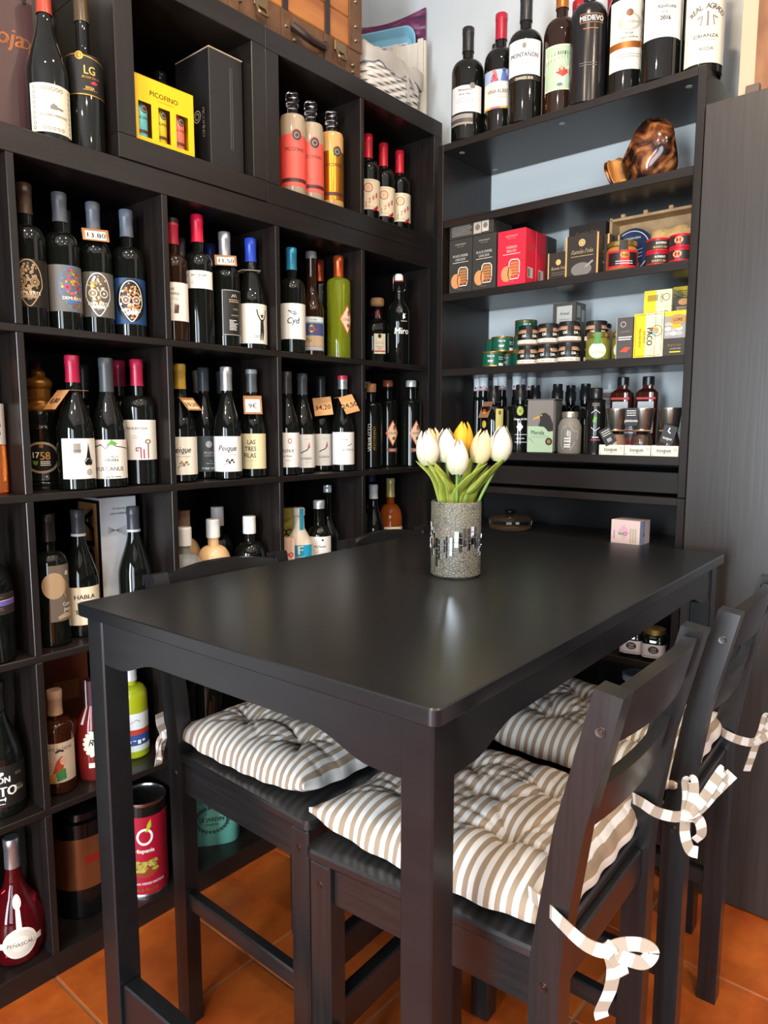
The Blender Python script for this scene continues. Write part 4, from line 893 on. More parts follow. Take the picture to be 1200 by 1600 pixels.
bottle('dark bottle with pale lettering low on its side, at the divider', -.10, -.322, Z3, 'tube', r=.036, h=.26, yaw=-50, cap='#181818', group=G, art=lambda p, r_, c: p.t('PIO', .01, -.01, .011, TAN, .9))
# --- fifth row
def gato(p, a, c):
    p.disc(-.006, .030, .004, WHITE); p.disc(.004, .030, .004, WHITE); p.t('CAJÓN', -.006, .016, .0135, WHITE, .85, bold=.0006); p.t('DE', -.004, .006, .004, WHITE); p.t('GATO', -.003, -.010, .021, WHITE, .85, bold=.001)
    p.poly([(-.006, -.033), (-.004, -.026), (.006, -.026), (.009, -.022), (.010, -.027), (.008, -.034), (.006, -.029), (-.003, -.029), (-.004, -.034)], WHITE); p.lines(-.012, .008, (-.038,), .0016, WHITE); p.t('SYRAH', .038, -.012, .007, hx('#9a9488'), .8, bold=.0003); p.lines(.031, .045, (.026, .022, -.003, -.006), .0016, GREY)
bottle('black bottle with bold white lettering and little cat at the left edge', -.075, -1.512, Z4, 'burgundy', r=.046, h=.295, yaw=-26, cap='#1a1a1a', lab=(.026, .118, 85, '#16130f'), art=gato, group=G)
M_AMBERD = pmat('dark_amber_bottle', (0.035, 0.009, 0.003), .05, spec=.6)
def fonte(p, a, c):
    p.t('FONTE das FADAS', 0, c - .014, .0075, hx('#6a5a4c'), .75); rd = hx('#b8482c'); p.strip([(-.004, .006), (.006, .016), (.016, .012)], [(-.016, -.030), (-.004, -.034), (.008, -.020)], rd); p.disc(.011, .004, .008, hx('#d8b090'), 1.25)
    p.strip([(-.004, -.020), (.014, -.014)], [(-.006, -.044), (.016, -.040)], hx('#3f8a4a')); p.strip([(-.022, -.028), (-.006, -.022)], [(-.026, -.046), (-.008, -.046)], hx('#c8924a'))
    p.line([(-.006, .026), (.004, .030), (.012, .027)], .004, BLACKI); p.lines(-.024, -.010, (.0, -.006, -.014), .001, rd)
bottle('amber bottle with beige foil and illustrated label of a red-haired woman', -.075, -1.388, Z4, r=.039, h=.240, yaw=-22, glass=M_AMBERD, cap='#b99a7c', capz=.76, nr=.0150, lab=(.030, .125, 66, '#d3c0a6'), art=fonte, group=G, name='liqueur_bottle')
t = thing('liqueur_bottle', 'red bottle with scalloped cream label behind the table leg', 'bottle', (-.075, -1.298, Z4), -22)
M_REDL = pmat('red_liqueur_bottle', (0.16, 0.012, 0.010), .06, spec=.6)
b = MB(); b.lathe([(0, 0), (.036, 0), (.040, .005), (.043, .05), (.042, .10), (.034, .145), (.019, .175), (.0155, .190), (.0155, .232), (0, .234)], M_REDL, 32); b.build('glass', t, 40)
b = MB(); b.lathe([(.0175, .150), (.0185, .205), (.0185, .240), (0, .242)], hx('#4a2430', .4), 24); b.build('capsule', t)
b = MB(); b.lathe([(.0368, .140), (.0192, .176), (.0192, .243)], hx('#d8dde0', .4), 3, -.95, -.75); b.build('paper_seal', t)
pts = Pr(cyl_fn(.0432, .095)); pts.disc(0, 0, .026, CREAM, 1.15, 24)
for i in range(16): pts.k = 1; pts.disc(.026 * math.cos(i * .3927), .030 * math.sin(i * .3927), .005, CREAM, 1, 8)
pts.k = 6; pts.t('R', -.012, .004, .016, BLACKI, .9, .3); pts.t('icard', .004, .002, .010, BLACKI, .9, .3); l = pts.build('label', t)
p = Pr(cyl_fn(.0433, .042)); p.rect(-.018, .018, -.006, .006, CREAM, 6); p.build('lower_label', t)
carton('dull orange box at the back of the shelf behind the red bottle', -.25, -1.285, Z4, -10, .11, .06, .30, hx('#7a3a1e'), lambda p, a, c: p.rect(-.03, .03, .0, .05, hx('#a8683e')))
def limeart(p, a, c): p.rect(-a, a, -c, .0, hx('#2b4a86'), 10); p.rect(-a, a, -.006, .008, hx('#b23a30'), 10); p.rect(-a, a, -c, -.034, hx('#c9d0c6'), 10); [p.rect(-.03 + .012 * i, -.022 + .012 * i, -.03 + .004 * (i % 3), -.02, WHITE) for i in range(5)]; p.line([(-.01, .026), (.004, .034), (.014, .028)], .0014, GREY)
bottle('yellow-green bottle with white and blue picture label behind the table apron', -.105, -1.178, Z4, h=.262, r=.039, yaw=-22, glass=pmat('lime_yellow_foil', lin('#98a21a'), .25), cap='#c9ccd0', cm=.3, capz=.76, lab=(.020, .120, 80, '#d4d9d8'), art=limeart, group=G)
bottle('dark bottle with orange neck paper behind the bluish cushion', -.09, -.955, Z4, 'burgundy', r=.040, h=.29, yaw=-35, cap='#c8603a', group=G)
bottle('dark wine bottle behind the cushion, left of the orange-necked one', -.09, -1.04, Z4, r=.038, h=.30, yaw=-35, cap='#2a2a2c', group=G)
# --- bottom row
t = thing('liqueur_bottle', 'rosé flask with round white medallion label at the bottom left', 'bottle', (-.070, -1.504, Z5), -20)
b = MB(); P_ = [(0, .004), (.030, .002), (.046, .006), (.056, .030), (.060, .060), (.057, .095), (.046, .128), (.030, .155), (.020, .178), (.0158, .205), (.0145, .262), (0, .264)]; b.lathe(P_, pmat('dark_rose_wine', lin('#8e1a24'), .03, trans=.8, ior=1.36), 36); b.build('glass', t, 50)
b = MB(); b.lathe([(.0168, .215), (.0162, .262), (.0172, .264), (.0172, .280), (.0150, .283), (0, .283)], pmat('silver_foil', lin('#b8babd'), .28, .85), 24); b.build('capsule', t, 45)
def bulge(u, v, off):
    z = .062 + v; r_ = .0
    for (ra, za), (rb, zb) in zip(P_, P_[1:]):
        if za <= z <= zb and zb > za: r_ = ra + (rb - ra) * (z - za) / (zb - za)
    r_ += off + .0012; return (r_ * math.cos(u / .06), r_ * math.sin(u / .06), z)
p = Pr(bulge); WL = hx('#ddd5c8')
for q in range(5): p.k = 0; p.ring(.004, 0, .036 * q / 5, .036 * (q + 1) / 5, WL, 30)
p.k = 0; p.line([(.004, .034), (.004, .05), (.004, .066), (.004, .080)], .012, WL); p.k = 0; p.disc(.004, .086, .014, WL, 1, 20); p.k = 0; p.line([(-.044, 0), (-.03, 0), (.0, 0), (.03, 0), (.052, 0)], .014, WL); l = p.build('label', t)
p = Pr(bulge); p.k = 6; p.t('PEÑASCAL', .004, .0, .0085, hx('#6a5c50'), .92); [p.ring(.004, 0, q, q + .0005, hx('#9a8a78'), 30) for q in (.020, .024, .028)]; p.ring(.004, .086, .009, .0096, hx('#9a8a78'), 20); p.build('print', l)
t = thing('canister', 'large black canister with coppery label band at the bottom of the shelf', 'canister', (-.130, -1.318, Z5), -28)
b = MB(); b.lathe([(0, 0), (.066, 0), (.069, .003), (.069, .235), (.072, .237), (.072, .243), (.066, .246), (.060, .246), (.058, .262), (.052, .266), (0, .267)], pmat('black_tin', (.006, .006, .006), .18), 40); b.build('body', t, 40)
b = MB(); b.lathe([(.0694, .075), (.0694, .205)], pmat('copper_label', lin('#8a5636'), .3, .5), 20, -1.5, 1.5); l = b.build('label', t)
p = Pr(cyl_fn(.0695, .15)); p.rect(.01, .075, -.012, .008, hx('#8e1f1a'), 12); p.rect(.05, .08, .0, .05, hx('#9a8ea2'), 6); p.build('print', l)
t = thing('food_can', 'tall red can of green olives with white ring and lime leaf logo', 'can', (-.070, -1.178, Z5), -32); t.scale = (1.14, 1.14, 1.14)
b = MB(); b.lathe([(0, .002), (.048, .002), (.050, 0), (.0505, .004), (.0495, .006), (.0495, .214), (.0505, .217), (.0505, .221), (.0485, .2215), (.0475, .217), (0, .217)], pmat('can_steel', (.5, .5, .5), .25, 1.0), 40); b.build('body', t, 40)
b = MB(); b.lathe([(.0499, .008), (.0499, .190)], hx('#a3142c', .35), 40); l = b.build('label', t); b = MB(); b.lathe([(.0499, .190), (.0499, .213)], pmat('black_tin', (.006, .006, .006), .18), 40); b.build('top_band', t)
p = Pr(cyl_fn(.0500, .10)); p.ring(.002, .044, .013, .018, WHITE, 28, 1.1); p.poly([(.004, .054), (.008, .072), (.016, .084), (.017, .068), (.010, .056)], hx('#a8b82a')); p.t('Hispania', .0, .012, .0095, WHITE, .95, bold=.0004); p.line([(.004, .005), (.024, .005)], .0009, GOLD)
rn = random.Random(3); p.disc(.002, -.036, .028, hx('#8a3a22'), .6, 28)
for i in range(34):
    p.k = 14; p.disc(.002 + rn.uniform(-.024, .024), -.026 + rn.uniform(-.010, .012), .0052, rn.choice([hx('#a89a3e'), hx('#b8a850'), hx('#8f7f2e')]), .8, 10)
p.k = 16; p.t('ACEITUNAS VERDES PARTIDAS', 0, -.066, .0055, WHITE, .8); p.t('de la Abuela', .002, -.080, .008, GOLD, .9, .25); p.build('print', l)
t = thing('tea_tin', 'mint green tin printed with a dark floral frame, under the near stool', 'tin', (-.130, -.925, Z5), -36)
MINT = pmat('mint_tin', lin('#62a898'), .35)
b = MB(); b.lathe([(0, 0), (.078, 0), (.080, .003), (.080, .150), (.078, .153), (0, .154)], MINT, 40, sx=.75, sy=1.0, sq=3.2); b.build('body', t, 40)
b = MB(); b.lathe([(.0812, .130), (.0812, .158), (.078, .162), (0, .162)], MINT, 40, sx=.75, sy=1.0, sq=3.2); b.build('lid', t, 40)
p = Pr(flat_fn(.0602, .075)); DK = hx('#22363a'); p.t('LE JARDIN', 0, .006, .012, DK, .9); p.t('FONDÉE EN', 0, -.010, .006, DK, .8)
for i in range(26):
    a = i / 26 * 6.283; p.k = 4; p.ring(.044 * math.cos(a), .004 + .036 * math.sin(a), .002, .0045, DK, 8); p.k = 4; p.line([(.044 * math.cos(a), .004 + .036 * math.sin(a)), (.052 * math.cos(a + .1), .004 + .044 * math.sin(a + .1))], .0016, DK)
p.build('print', t)

# --- open top of the big shelf, left end
ZT = H5
def whitelab(p, a, c):
    k = hx('#8e8772')
    for i in range(9): p.k = 4; p.ring(-a + .010, -c + .008 + i * .010, .0022, .0036, k, 10); p.k = 4; p.ring(a - .010, -c + .008 + i * .010, .0022, .0036, k, 10)
    for i in range(5): p.k = 4; p.ring(-.018 + i * .009, c - .010, .0025, .0042, k, 10); p.k = 4; p.ring(-.018 + i * .009, -c + .008, .002, .0036, k, 10)
    p.poly([(-.006, .004), (.0, .010), (.008, .006), (.008, -.002), (-.006, -.002)], GREY); p.line([(.008, .002), (.020, .0)], .004, GREY); p.t('ALGUEIRA MERENZAO', .002, -.014, .0048, GREY, .8)
t = bottle('tall dark bottle with old-style white label and red capsule, beside the gold-lettered one', -.052, -1.339, ZT, 'burgundy', r=.042, h=.325, yaw=-14, cap='#a83a24', capz=.80, lab=(.014, .110, 66, '#d9d6c2'), art=whitelab, group='bottles on top of the big shelf')
p = Pr(lambda u, v, off: ((.0265 - v * .10 + off) * math.cos(u / .026), (.0265 - v * .10 + off) * math.sin(u / .026), .182 + v)); p.strip([(-.018, .014), (-.006, .016), (.006, .020), (.016, .010), (.020, -.006)], [(-.018, .013), (-.010, .002), (.0, -.010), (.010, -.020), (.018, -.016)], hx('#cfcab4')); p.disc(.008, .002, .005, GREY); p.build('neck_label', t)
def lg(p, a, c):
    p.rect(-a, a, -c, -c + .002, GOLD, 10); p.line([(-a, c - .003), (-.024, c - .001), (.0, c - .004), (a, c - .012)], .002, GOLD); p.disc(-.016, c - .004, .0085, GOLD); p.ring(-.016, c - .004, .004, .005, BLACKI); p.t('LG', .004, .010, .017, hx('#d9b25e'), .85); p.t('de Leza García', .006, -.004, .0055, GOLD, .8, .3)
    p.poly([(.006, -.014), (.014, -.010), (.022, -.014), (.016, -.018), (.008, -.018)], hx('#a82a48')); p.t('RIOJA', .004, -.026, .0055, hx('#d9b25e'), .9); p.rect(-.010, .020, -.031, -.030, GOLD)
bottle('tall slim dark bottle with black and gold label, next to the cube shelf', -.052, -1.2565, ZT, 'slim', r=.0395, h=.345, yaw=-18, cap='#4a3a26', cr=.3, capz=.80, lab=(.115, .198, 72, '#0e0d0d'), art=lg, group='bottles on top of the big shelf')
bottle('dark bottle half hidden behind the two bottles on top of the shelf', -.150, -1.282, ZT, r=.036, h=.31, yaw=0, cap='#22211f', group='bottles on top of the big shelf')
t = thing('gift_bag', 'dark maroon gift bag with copper script, top left corner', 'bag', (-.175, -1.458, ZT + .0235), -12)
MB_ = pmat('maroon_paper', (0.045, 0.016, 0.018), .35)
b = MB(); w_, d_, h_ = .13, .055, .30
vs = []; 
for z_, k_ in ((0, 1), (.12, 1.0), (.30, .86)):
    for sx, sy in ((1, -1), (1, 0), (1, 1), (-1, 1), (-1, 0), (-1, -1)): vs.append((sx * d_ * k_ - (.012 if sy == 0 and z_ > 0 and 0 else 0), sy * w_, z_))
fs = [tuple(range(5, -1, -1))]
for k in range(2):
    for i in range(6): fs.append((k * 6 + i, k * 6 + (i + 1) % 6, (k + 1) * 6 + (i + 1) % 6, (k + 1) * 6 + i))
fs.append(tuple(range(12, 18))); b.add(vs, fs, MB_); bg = b.build('paper', t, 20)
p = Pr(lambda u, v, off: (.0555 + off - max(0, v - .0) * .045, u, .12 + v)); p.t('Rioja', .062, .075, .036, hx('#a8683a', .35, .5), .9, .2); p.ring(.112, .068, .008, .0095, hx('#a8683a', .35, .5), 18); p.build('print', bg)
b = MB(); b.sweep(bez([(.05, .03, .27), (.065, .05, .36), (.065, .10, .37), (.05, .115, .27)], 8), pmat('black_cord', (.01, .01, .01), .5), .003, 8); b.build('handle', t)
b = MB(); b.box(-.07, .075, -.15, .135, 0, .022, pmat('tan_box', lin('#6a5545'), .5)); o = b.build('flat_box', None); o.location = (-.170, -1.462, ZT); o.rotation_euler = (0, 0, math.radians(-2)); tag(o, 'flat tan box edge under the maroon gift bag', 'box')
carton('large plain black box at the back behind the bottles on the shelf top', -.330, -1.475, ZT, 0, .50, .10, .47, pmat('black_board', (.014, .013, .013), .4))

# --- single cube: yellow gift pack, black gift box, dark flagon
ZU = H5 + T5
YP = hx('#e3b90c', .45)
t = thing('gift_pack', 'bright yellow gift pack with three windows showing small bottles', 'box', (-.066, -1.078, ZU + .0006), 0)
b = MB(); W2, HP, DP = .081, .150, .05
wins = [(-.070, -.036, .016, .092), (-.018, .014, .016, .092), (.030, .064, .016, .092)]
xs = [-W2] + [v for w_ in wins for v in w_[:2]] + [W2]
for i in range(len(xs) - 1):
    if i % 2 == 0: b.box(DP - .0012, DP, xs[i], xs[i + 1], 0, HP, YP, bev=.0001)
    else: b.box(DP - .0012, DP, xs[i], xs[i + 1], 0, .016, YP, bev=.0001); b.box(DP - .0012, DP, xs[i], xs[i + 1], .092, HP, YP, bev=.0001)
b.box(-DP, DP, -W2, -W2 + .0012, 0, HP, YP, bev=.0001); b.box(-DP, DP, W2 - .0012, W2, 0, HP, YP, bev=.0001); b.box(-DP, -DP + .0012, -W2, W2, 0, HP, YP, bev=.0001); b.box(-DP, DP, -W2, W2, 0, .0012, YP, bev=.0001); b.box(-DP, DP, -W2, W2, HP - .0012, HP, YP, bev=.0001)
sl = b.build('sleeve', t, 0); p = Pr(flat_fn(DP, HP / 2)); p.t('PICOFINO', -.002, .042, .011, hx('#5a4310'), 1.06); p.lines(-.022, .024, (.030,), .0012, hx('#a8870c')); p.build('print', sl)
for (a, c, _, _), colr in zip(wins, ('#59b2bc', '#cdb40e', '#ea6a60')):
    m_ = MB(); m_.lathe([(0, .0015), (.0165, .0015), (.0175, .003), (.0175, .080), (.012, .092), (.007, .097), (.007, .115), (0, .116)], hx(colr, .3), 20, T=Matrix.Translation((DP - .024, (a + c) / 2, 0))); mo = m_.build('small_bottle', t, 40)
    yy = (a + c) / 2; p = Pr(lambda u, v, off, yy=yy: (DP - .024 + (.0177 + off) * math.cos(u / .0177), yy + (.0177 + off) * math.sin(u / .0177), .05 + v)); p.disc(.002, .030, .0085, hx('#3a3630'), 1.1, 16); p.ring(.002, .030, .0055, .0065, hx('#b8b0a0'), 14); p.t('PICOFINO', 0, .010, .0055, hx('#4a3a30'), .8); p.rect(-.016, .016, -.024, -.017, hx('#4a2f28'), 6); p.build('print', mo)
t = thing('gift_box', 'tall black gift box with white maker emblem, right of the yellow pack', 'box', (-.098, -.889, ZU + .0006), 0)
b = MB(); b.box(-.072, .072, -.052, .052, 0, .288, pmat('black_board', (.014, .013, .013), .4)); c = b.build('carton', t)
b = MB(); b.box(-.0715, .0735, -.053, .053, .286, .2895, hx('#b8a78a', .6)); b.build('rim', t)
p = Pr(flat_fn(.072, .15)); p.rect(.012, .013, -.09, .11, GREY); p.rect(.018, .0188, -.09, .11, GREY); p.build('front_print', c)
p = Pr(lambda u, v, off: (u, -.052 - off, .15 + v)); p.ring(.018, -.016, .013, .015, WHITE, 24); p.ring(.018, -.016, .006, .009, hx('#b8b2a8'), 20); p.t('PICOFINO', .045, -.034, .011, WHITE, 1, 0, -R90); p.build('side_print', c)
t = thing('flagon', 'dark grey glass flagon with round ring stopper behind the yellow pack', 'bottle', (-.228, -.948, ZU + .0006), -20); t.scale = (.80, .80, 1.10)
MF = pmat('smoky_glass', (.03, .028, .026), .06, spec=.6)
b = MB(); b.lathe([(0, 0), (.055, 0), (.058, .004), (.058, .130), (.048, .165), (.026, .188), (.019, .196), (.018, .222), (.023, .226), (.023, .232), (.018, .236), (.021, .242), (.021, .252), (.015, .258), (0, .259)], MF, 32); b.build('glass', t, 40)
b = MB(); b.sweep(bez([(0, -.030, .185), (0, -.046, .205), (0, -.040, .226), (0, -.018, .222)], 8), MF, .005, 8); b.build('handle', t)

# --- corner unit: Picofino-style bottles and vermouths
def pico(label, x, y, lower, upper, yaw):
    t = thing('liqueur_bottle', label, 'bottle', (x, y, ZU + .0006), yaw, 'straight-sided liqueur bottles with glass stoppers')
    b = MB(); b.lathe([(0, 0), (.0335, 0), (.0366, .004), (.0366, .212), (.034, .222), (.022, .228), (.0, .229)], upper, 32); b.build('body', t, 40)
    b = MB(); b.lathe([(.0150, .226), (.0150, .250), (.0185, .253), (.0185, .259), (.0150, .262), (.0150, .266), (.019, .270), (.019, .283), (.016, .287), (0, .288)], M_CLEAR, 24); b.build('stopper', t, 40)
    b = MB(); b.lathe([(.0370, .026), (.0370, .166)], lower, 32); l = b.build('label', t, 40)
    p = Pr(cyl_fn(.0371, .10)); p.disc(.010, .064, .0135, hx('#3a3634'), 1.1, 22); p.ring(.010, .064, .006, .0075, hx('#a8a29a'), 18); p.ring(.010, .064, .0135, .0155, lower, 22, 1.1); p.t('PICOFINO', .004, .026, .0095, hx('#4a2f2c'), .95); p.rect(-.042, .046, -.062, -.052, hx('#4a2420'), 16); p.build('print', l)
SALM = pmat('salmon_label', lin('#e2584c'), .4); COPP = pmat('copper_foil_label', lin('#c8842e'), .22, .85)
MILK = pmat('milky_liqueur', lin('#a99880'), .08); MILKY = pmat('toffee_liqueur', lin('#c49a5e'), .08)
pico('salmon-labelled liqueur bottle, left of the two whole salmon ones', -.060, -.630, SALM, MILK, -40)
pico('salmon-labelled liqueur bottle in the middle of the three whole bottles', -.062, -.556, SALM, MILK, -42)
pico('copper-labelled toffee liqueur bottle, right of the salmon ones', -.062, -.470, COPP, MILKY, -34)
pico('salmon-labelled liqueur bottle mostly hidden behind the left frame', -.118, -.694, SALM, MILK, -40)
pico('salmon-labelled liqueur bottle standing behind the copper one', -.165, -.430, SALM, MILK, -40)
def verm(p, a, c):
    p.ring(-.002, .020, .012, .0145, REDI, 24); p.disc(-.002, .020, .008, hx('#d8b98c'), 1.1)
    p.strip([(-.024, -.034), (.030, .008)], [(-.024, -.048), (.030, -.008)], REDI); p.strip([(.014, -.046), (.034, -.030)], [(.014, -.052), (.034, -.044)], REDI); p.t('VERMUT', .004, -.021, .0115, CREAM, .85, 0, math.atan2(42, 54), bold=.0004); p.lines(-.018, .020, (c - .006, -c + .008), .001, GREY)
for x, y, l in ((-.090, -.272, 'vermouth bottle with red capsule and slanted red band, at the divider'), (-.100, -.182, 'vermouth bottle with red capsule and slanted red band, middle of three'), (-.100, -.096, 'vermouth bottle with red capsule and slanted red band, rightmost of three')):
    bottle(l, x, y, ZU + .0006, r=.0385, h=.288, yaw=-44, cap='#c01a2e', cr=.3, capz=.74, lab=(.046, .140, 82, '#e0d3b4'), art=verm, group='red-capped vermouth bottles', name='liqueur_bottle')

# --- things on top of the corner units
ZV = H5 + 2 * T5 + CELL
M_HONEY = grain_mat('honey_wood', lin('#b9783c'), lin('#96582a'), .30, (14, 2, 14), .02)
M_LEATH = grain_mat('brown_leather', lin('#6b4a30'), lin('#523620'), .5, (20, 20, 20), .12)
M_STRAP = pmat('dark_strap_leather', lin('#2e1f1a'), .35); M_BRASS = pmat('aged_brass', lin('#8a7556'), .35, .8)
t = thing('storage_chest', 'honey-coloured wooden chest with dark straps and leather-covered base', 'chest', (-.19, -.665, ZV))
b = MB(); b.box(-.145, .145, -.312, .312, 0, .105, M_LEATH, bev=.006); base = b.build('base', t)
for sx in (-1, 1):
    for i in range(3): one('plank', t, M_HONEY, sx * .134 - .008, sx * .134 + .008, -.306, .306, .1055 + .082 * i, .1865 + .082 * i, bev=.003)
for sy in (-1, 1): one('end_board', t, M_HONEY, -.126, .126, sy * .298 - .007, sy * .298 + .007, .1055, .351, bev=.002)
n = 9
for i in range(n):
    a0, a1 = math.pi * i / n, math.pi * (i + 1) / n; pts = [((.142) * math.cos(a), .3525 + .075 * math.sin(a)) for a in (a0 + .006, (a0 + a1) / 2, a1 - .006)] + [((.128) * math.cos(a), .3525 + .063 * math.sin(a)) for a in (a1 - .006, (a0 + a1) / 2, a0 + .006)]
    q = MB(); q.prism(pts, -.306, .306, M_HONEY, 'y'); q.build('lid_slat', t, 25)
for y_ in (-.285, .285):
    for sx in (-1, 1): one('edge_band', t, M_LEATH, sx * .145 - .0028, sx * .145 + .0028, y_ - .028, y_ + .028, .100, .350, bev=.001)
for y_ in (-.180, .0, .165):
    q = MB(); q.box(.1425, .1465, y_ - .011, y_ + .011, .100, .352, M_STRAP); q.build('strap', t)
    q = MB(); q.box(.145, .149, y_ - .016, y_ + .016, .012, .100, M_LEATH); q.build('strap_end', t)
for y_, z_ in ((-.24, .07), (-.16, .06), (.0, .06), (.03, .035), (.225, .06), (.27, .055), (.285, .13), (.285, .17), (.285, .24), (.27, .035)):
    q = MB(); q.lathe([(.007, 0), (.005, .004), (0, .0055)], M_BRASS, 12, T=Matrix.Translation((.1478 if z_ > .1 else .1455 + .003, y_, z_)) @ Matrix.Rotation(R90, 4, 'Y')); q.build('stud', t)
for y_ in (-.09, .215):
    q = MB(); q.sweep(bez([(.148, y_ - .018, .075), (.160, y_ - .014, .050), (.160, y_ + .014, .050), (.148, y_ + .018, .075)], 6), M_BRASS, .004, 8); q.build('clasp_ring', t)
    q = MB(); q.box(.145, .150, y_ - .024, y_ + .024, .070, .098, M_BRASS); q.build('clasp', t)
q = MB(); q.sweep(bez([(.150, .02, .068), (.172, .05, .045), (.174, .08, .040), (.172, .12, .043), (.150, .15, .065)], 8), M_STRAP, .011, 8); q.build('handle', t)
# basket
t = thing('wicker_basket', 'white woven basket with grey-white cloth lining, on the shelf top', 'basket', (-.150, -.176, ZV))
M_WICK = pmat('white_wicker', lin('#d6d1c8'), .6); M_LIN = grain_mat('lining_cloth', lin('#bdb8b0'), lin('#aaa59d'), .9, (8, 8, 8), .1)
hx0, hy0, HB = .108, .148, .132
def rim(k, n=64):
    o = []
    for i in range(n):
        a = 2 * math.pi * i / n; c, s_ = math.cos(a), math.sin(a); q = 1 / ((abs(c) ** 7 + abs(s_) ** 7) ** (1 / 7)); o.append((c * q * hx0 * k, s_ * q * hy0 * k))
    return o
b = MB(); vs = []; fs = []
for z_, k_ in ((0, .86), (HB, .97)): vs += [(x, y, z_) for x, y in rim(k_)]
fs = [(i, (i + 1) % 64, 64 + (i + 1) % 64, 64 + i) for i in range(64)] + [tuple(range(63, -1, -1))]; b.add(vs, fs, pmat('basket_gap', lin('#aca79d'), .8)); b.build('core', t)
NR = 10
for r_ in range(NR):
    q = MB(); z_ = .008 + r_ * (HB - .01) / NR; k_ = .88 + .11 * r_ / NR; path = []
    N_ = 128
    R_ = rim(k_, N_)
    for i in range(N_ + 1):
        x, y = R_[i % N_]; L = math.hypot(x, y); w = .0035 * (1 if ((i // 4) + r_) % 2 else -1) * abs(math.sin(math.pi * (i % 4 + .5) / 4)); path.append((x * (1 + w / L), y * (1 + w / L), z_))
    vs = []; fs = []
    for (x, y, zz) in path[:-1]:
        L = math.hypot(x, y); ux, uy = x / L, y / L
        for dx, dz in ((.0030, 0), (.0012, .0058), (-.0025, .0035), (-.0025, -.0035), (.0012, -.0058)): vs.append((x + ux * dx, y + uy * dx, zz + dz))
    for i in range(N_):
        j = (i + 1) % N_
        for k in range(5): k2 = (k + 1) % 5; fs.append((i * 5 + k, j * 5 + k, j * 5 + k2, i * 5 + k2))
    q.add(vs, fs, M_WICK); q.build('weave_row', t, 60)
b = MB(); vs = []; fs = []; N_ = 64; rnd = random.Random(5)
rows = [(.90, HB - .02), (.96, HB + .012), (1.01, HB + .022), (1.055, HB + .012), (1.06, HB - .008), (1.045, HB - .030)]
for ri, (k_, z_) in enumerate(rows):
    for i, (x, y) in enumerate(rim(k_, N_)):
        wv = .004 * math.sin(i * .8 + ri) + .003 * math.sin(i * 1.9 + 2 * ri); vs.append((x * (1 + wv * .8), y * (1 + wv * .8), z_ + wv * (1.6 if ri else 0)))
for k in range(len(rows) - 1):
    for i in range(N_): j = (i + 1) % N_; fs.append((k * N_ + i, k * N_ + j, (k + 1) * N_ + j, (k + 1) * N_ + i))
b.add(vs, fs, M_LIN); b.build('lining', t, 60)
b = MB(); b.tape(bez([(hx0 * 1.06, .03, HB - .01), (hx0 * 1.10, .04, HB - .04), (hx0 * 1.06, .045, HB - .075), (hx0 * 1.08, .05, HB - .10)], 6), (0, 1, 0), M_LIN, hw=.006); b.tape(bez([(hx0 * 1.06, .03, HB - .01), (hx0 * 1.10, .06, HB - .03), (hx0 * 1.10, .09, HB - .055)], 6), (0, 1, 0), M_LIN, hw=.006); b.build('lining_tie', t, 60)
# crate, tray, board behind the basket
t = thing('wooden_crate', 'white-painted slatted crate standing behind the basket', 'crate', (-.204, -.003, ZV), -74)
MW = grain_mat('chipped_white_paint', lin('#dcd6c8'), lin('#cfc7b6'), .6, (6, 30, 6), .04)
for i in range(3): one('slat', t, MW, .006, .012, -.125, .118, .006 + .098 * i, .098 + .098 * i)
for y_ in (-.122, .0, .098): one('batten', t, MW, .012, .018, y_, y_ + .020, .0, .302)
for s_ in (-1, 1): one('side_board', t, MW, -.012, .006, s_ * .118 - .005, s_ * .118 + .005, 0, .300)
one('bottom_board', t, MW, -.012, .006, -.113, .113, 0, .008)
t = thing('tray', 'light blue plastic tray with pink flower pattern above the crate', 'tray', (-.263, .0125, ZV), -71)
MT_ = pmat('light_blue_plastic', lin('#7fb8d0'), .25)
b = MB(); vs = []; O = rrect(.155, .19, .05, 6)
for k_, x_ in ((1.0, .010), (.97, .012), (.93, .008), (.86, -.004)): vs += [(x_, a * k_ * .80, .19 + c * k_) for a, c in O]
N_ = len(O); fs = [(k * N_ + i, k * N_ + (i + 1) % N_, (k + 1) * N_ + (i + 1) % N_, (k + 1) * N_ + i) for k in range(3) for i in range(N_)] + [tuple(3 * N_ + i for i in range(N_))]; b.add(vs, fs, MT_); b.build('rim', t, 40)
p = Pr(flat_fn(-.0038, .19)); p.rect(-.09, .09, -.14, .14, hx('#c6d6da'))
for i in range(24): p.k = 3; p.disc(-.075 + .037 * (i % 5) + .006 * ((i // 5) % 2), .125 - .05 * (i // 5), .012, hx('#c06a96'), .8, 10); p.k = 4; p.disc(-.06 + .037 * (i % 5), .105 - .05 * (i // 5), .006, hx('#b05a86'), .8, 8)
p.build('pattern', t)
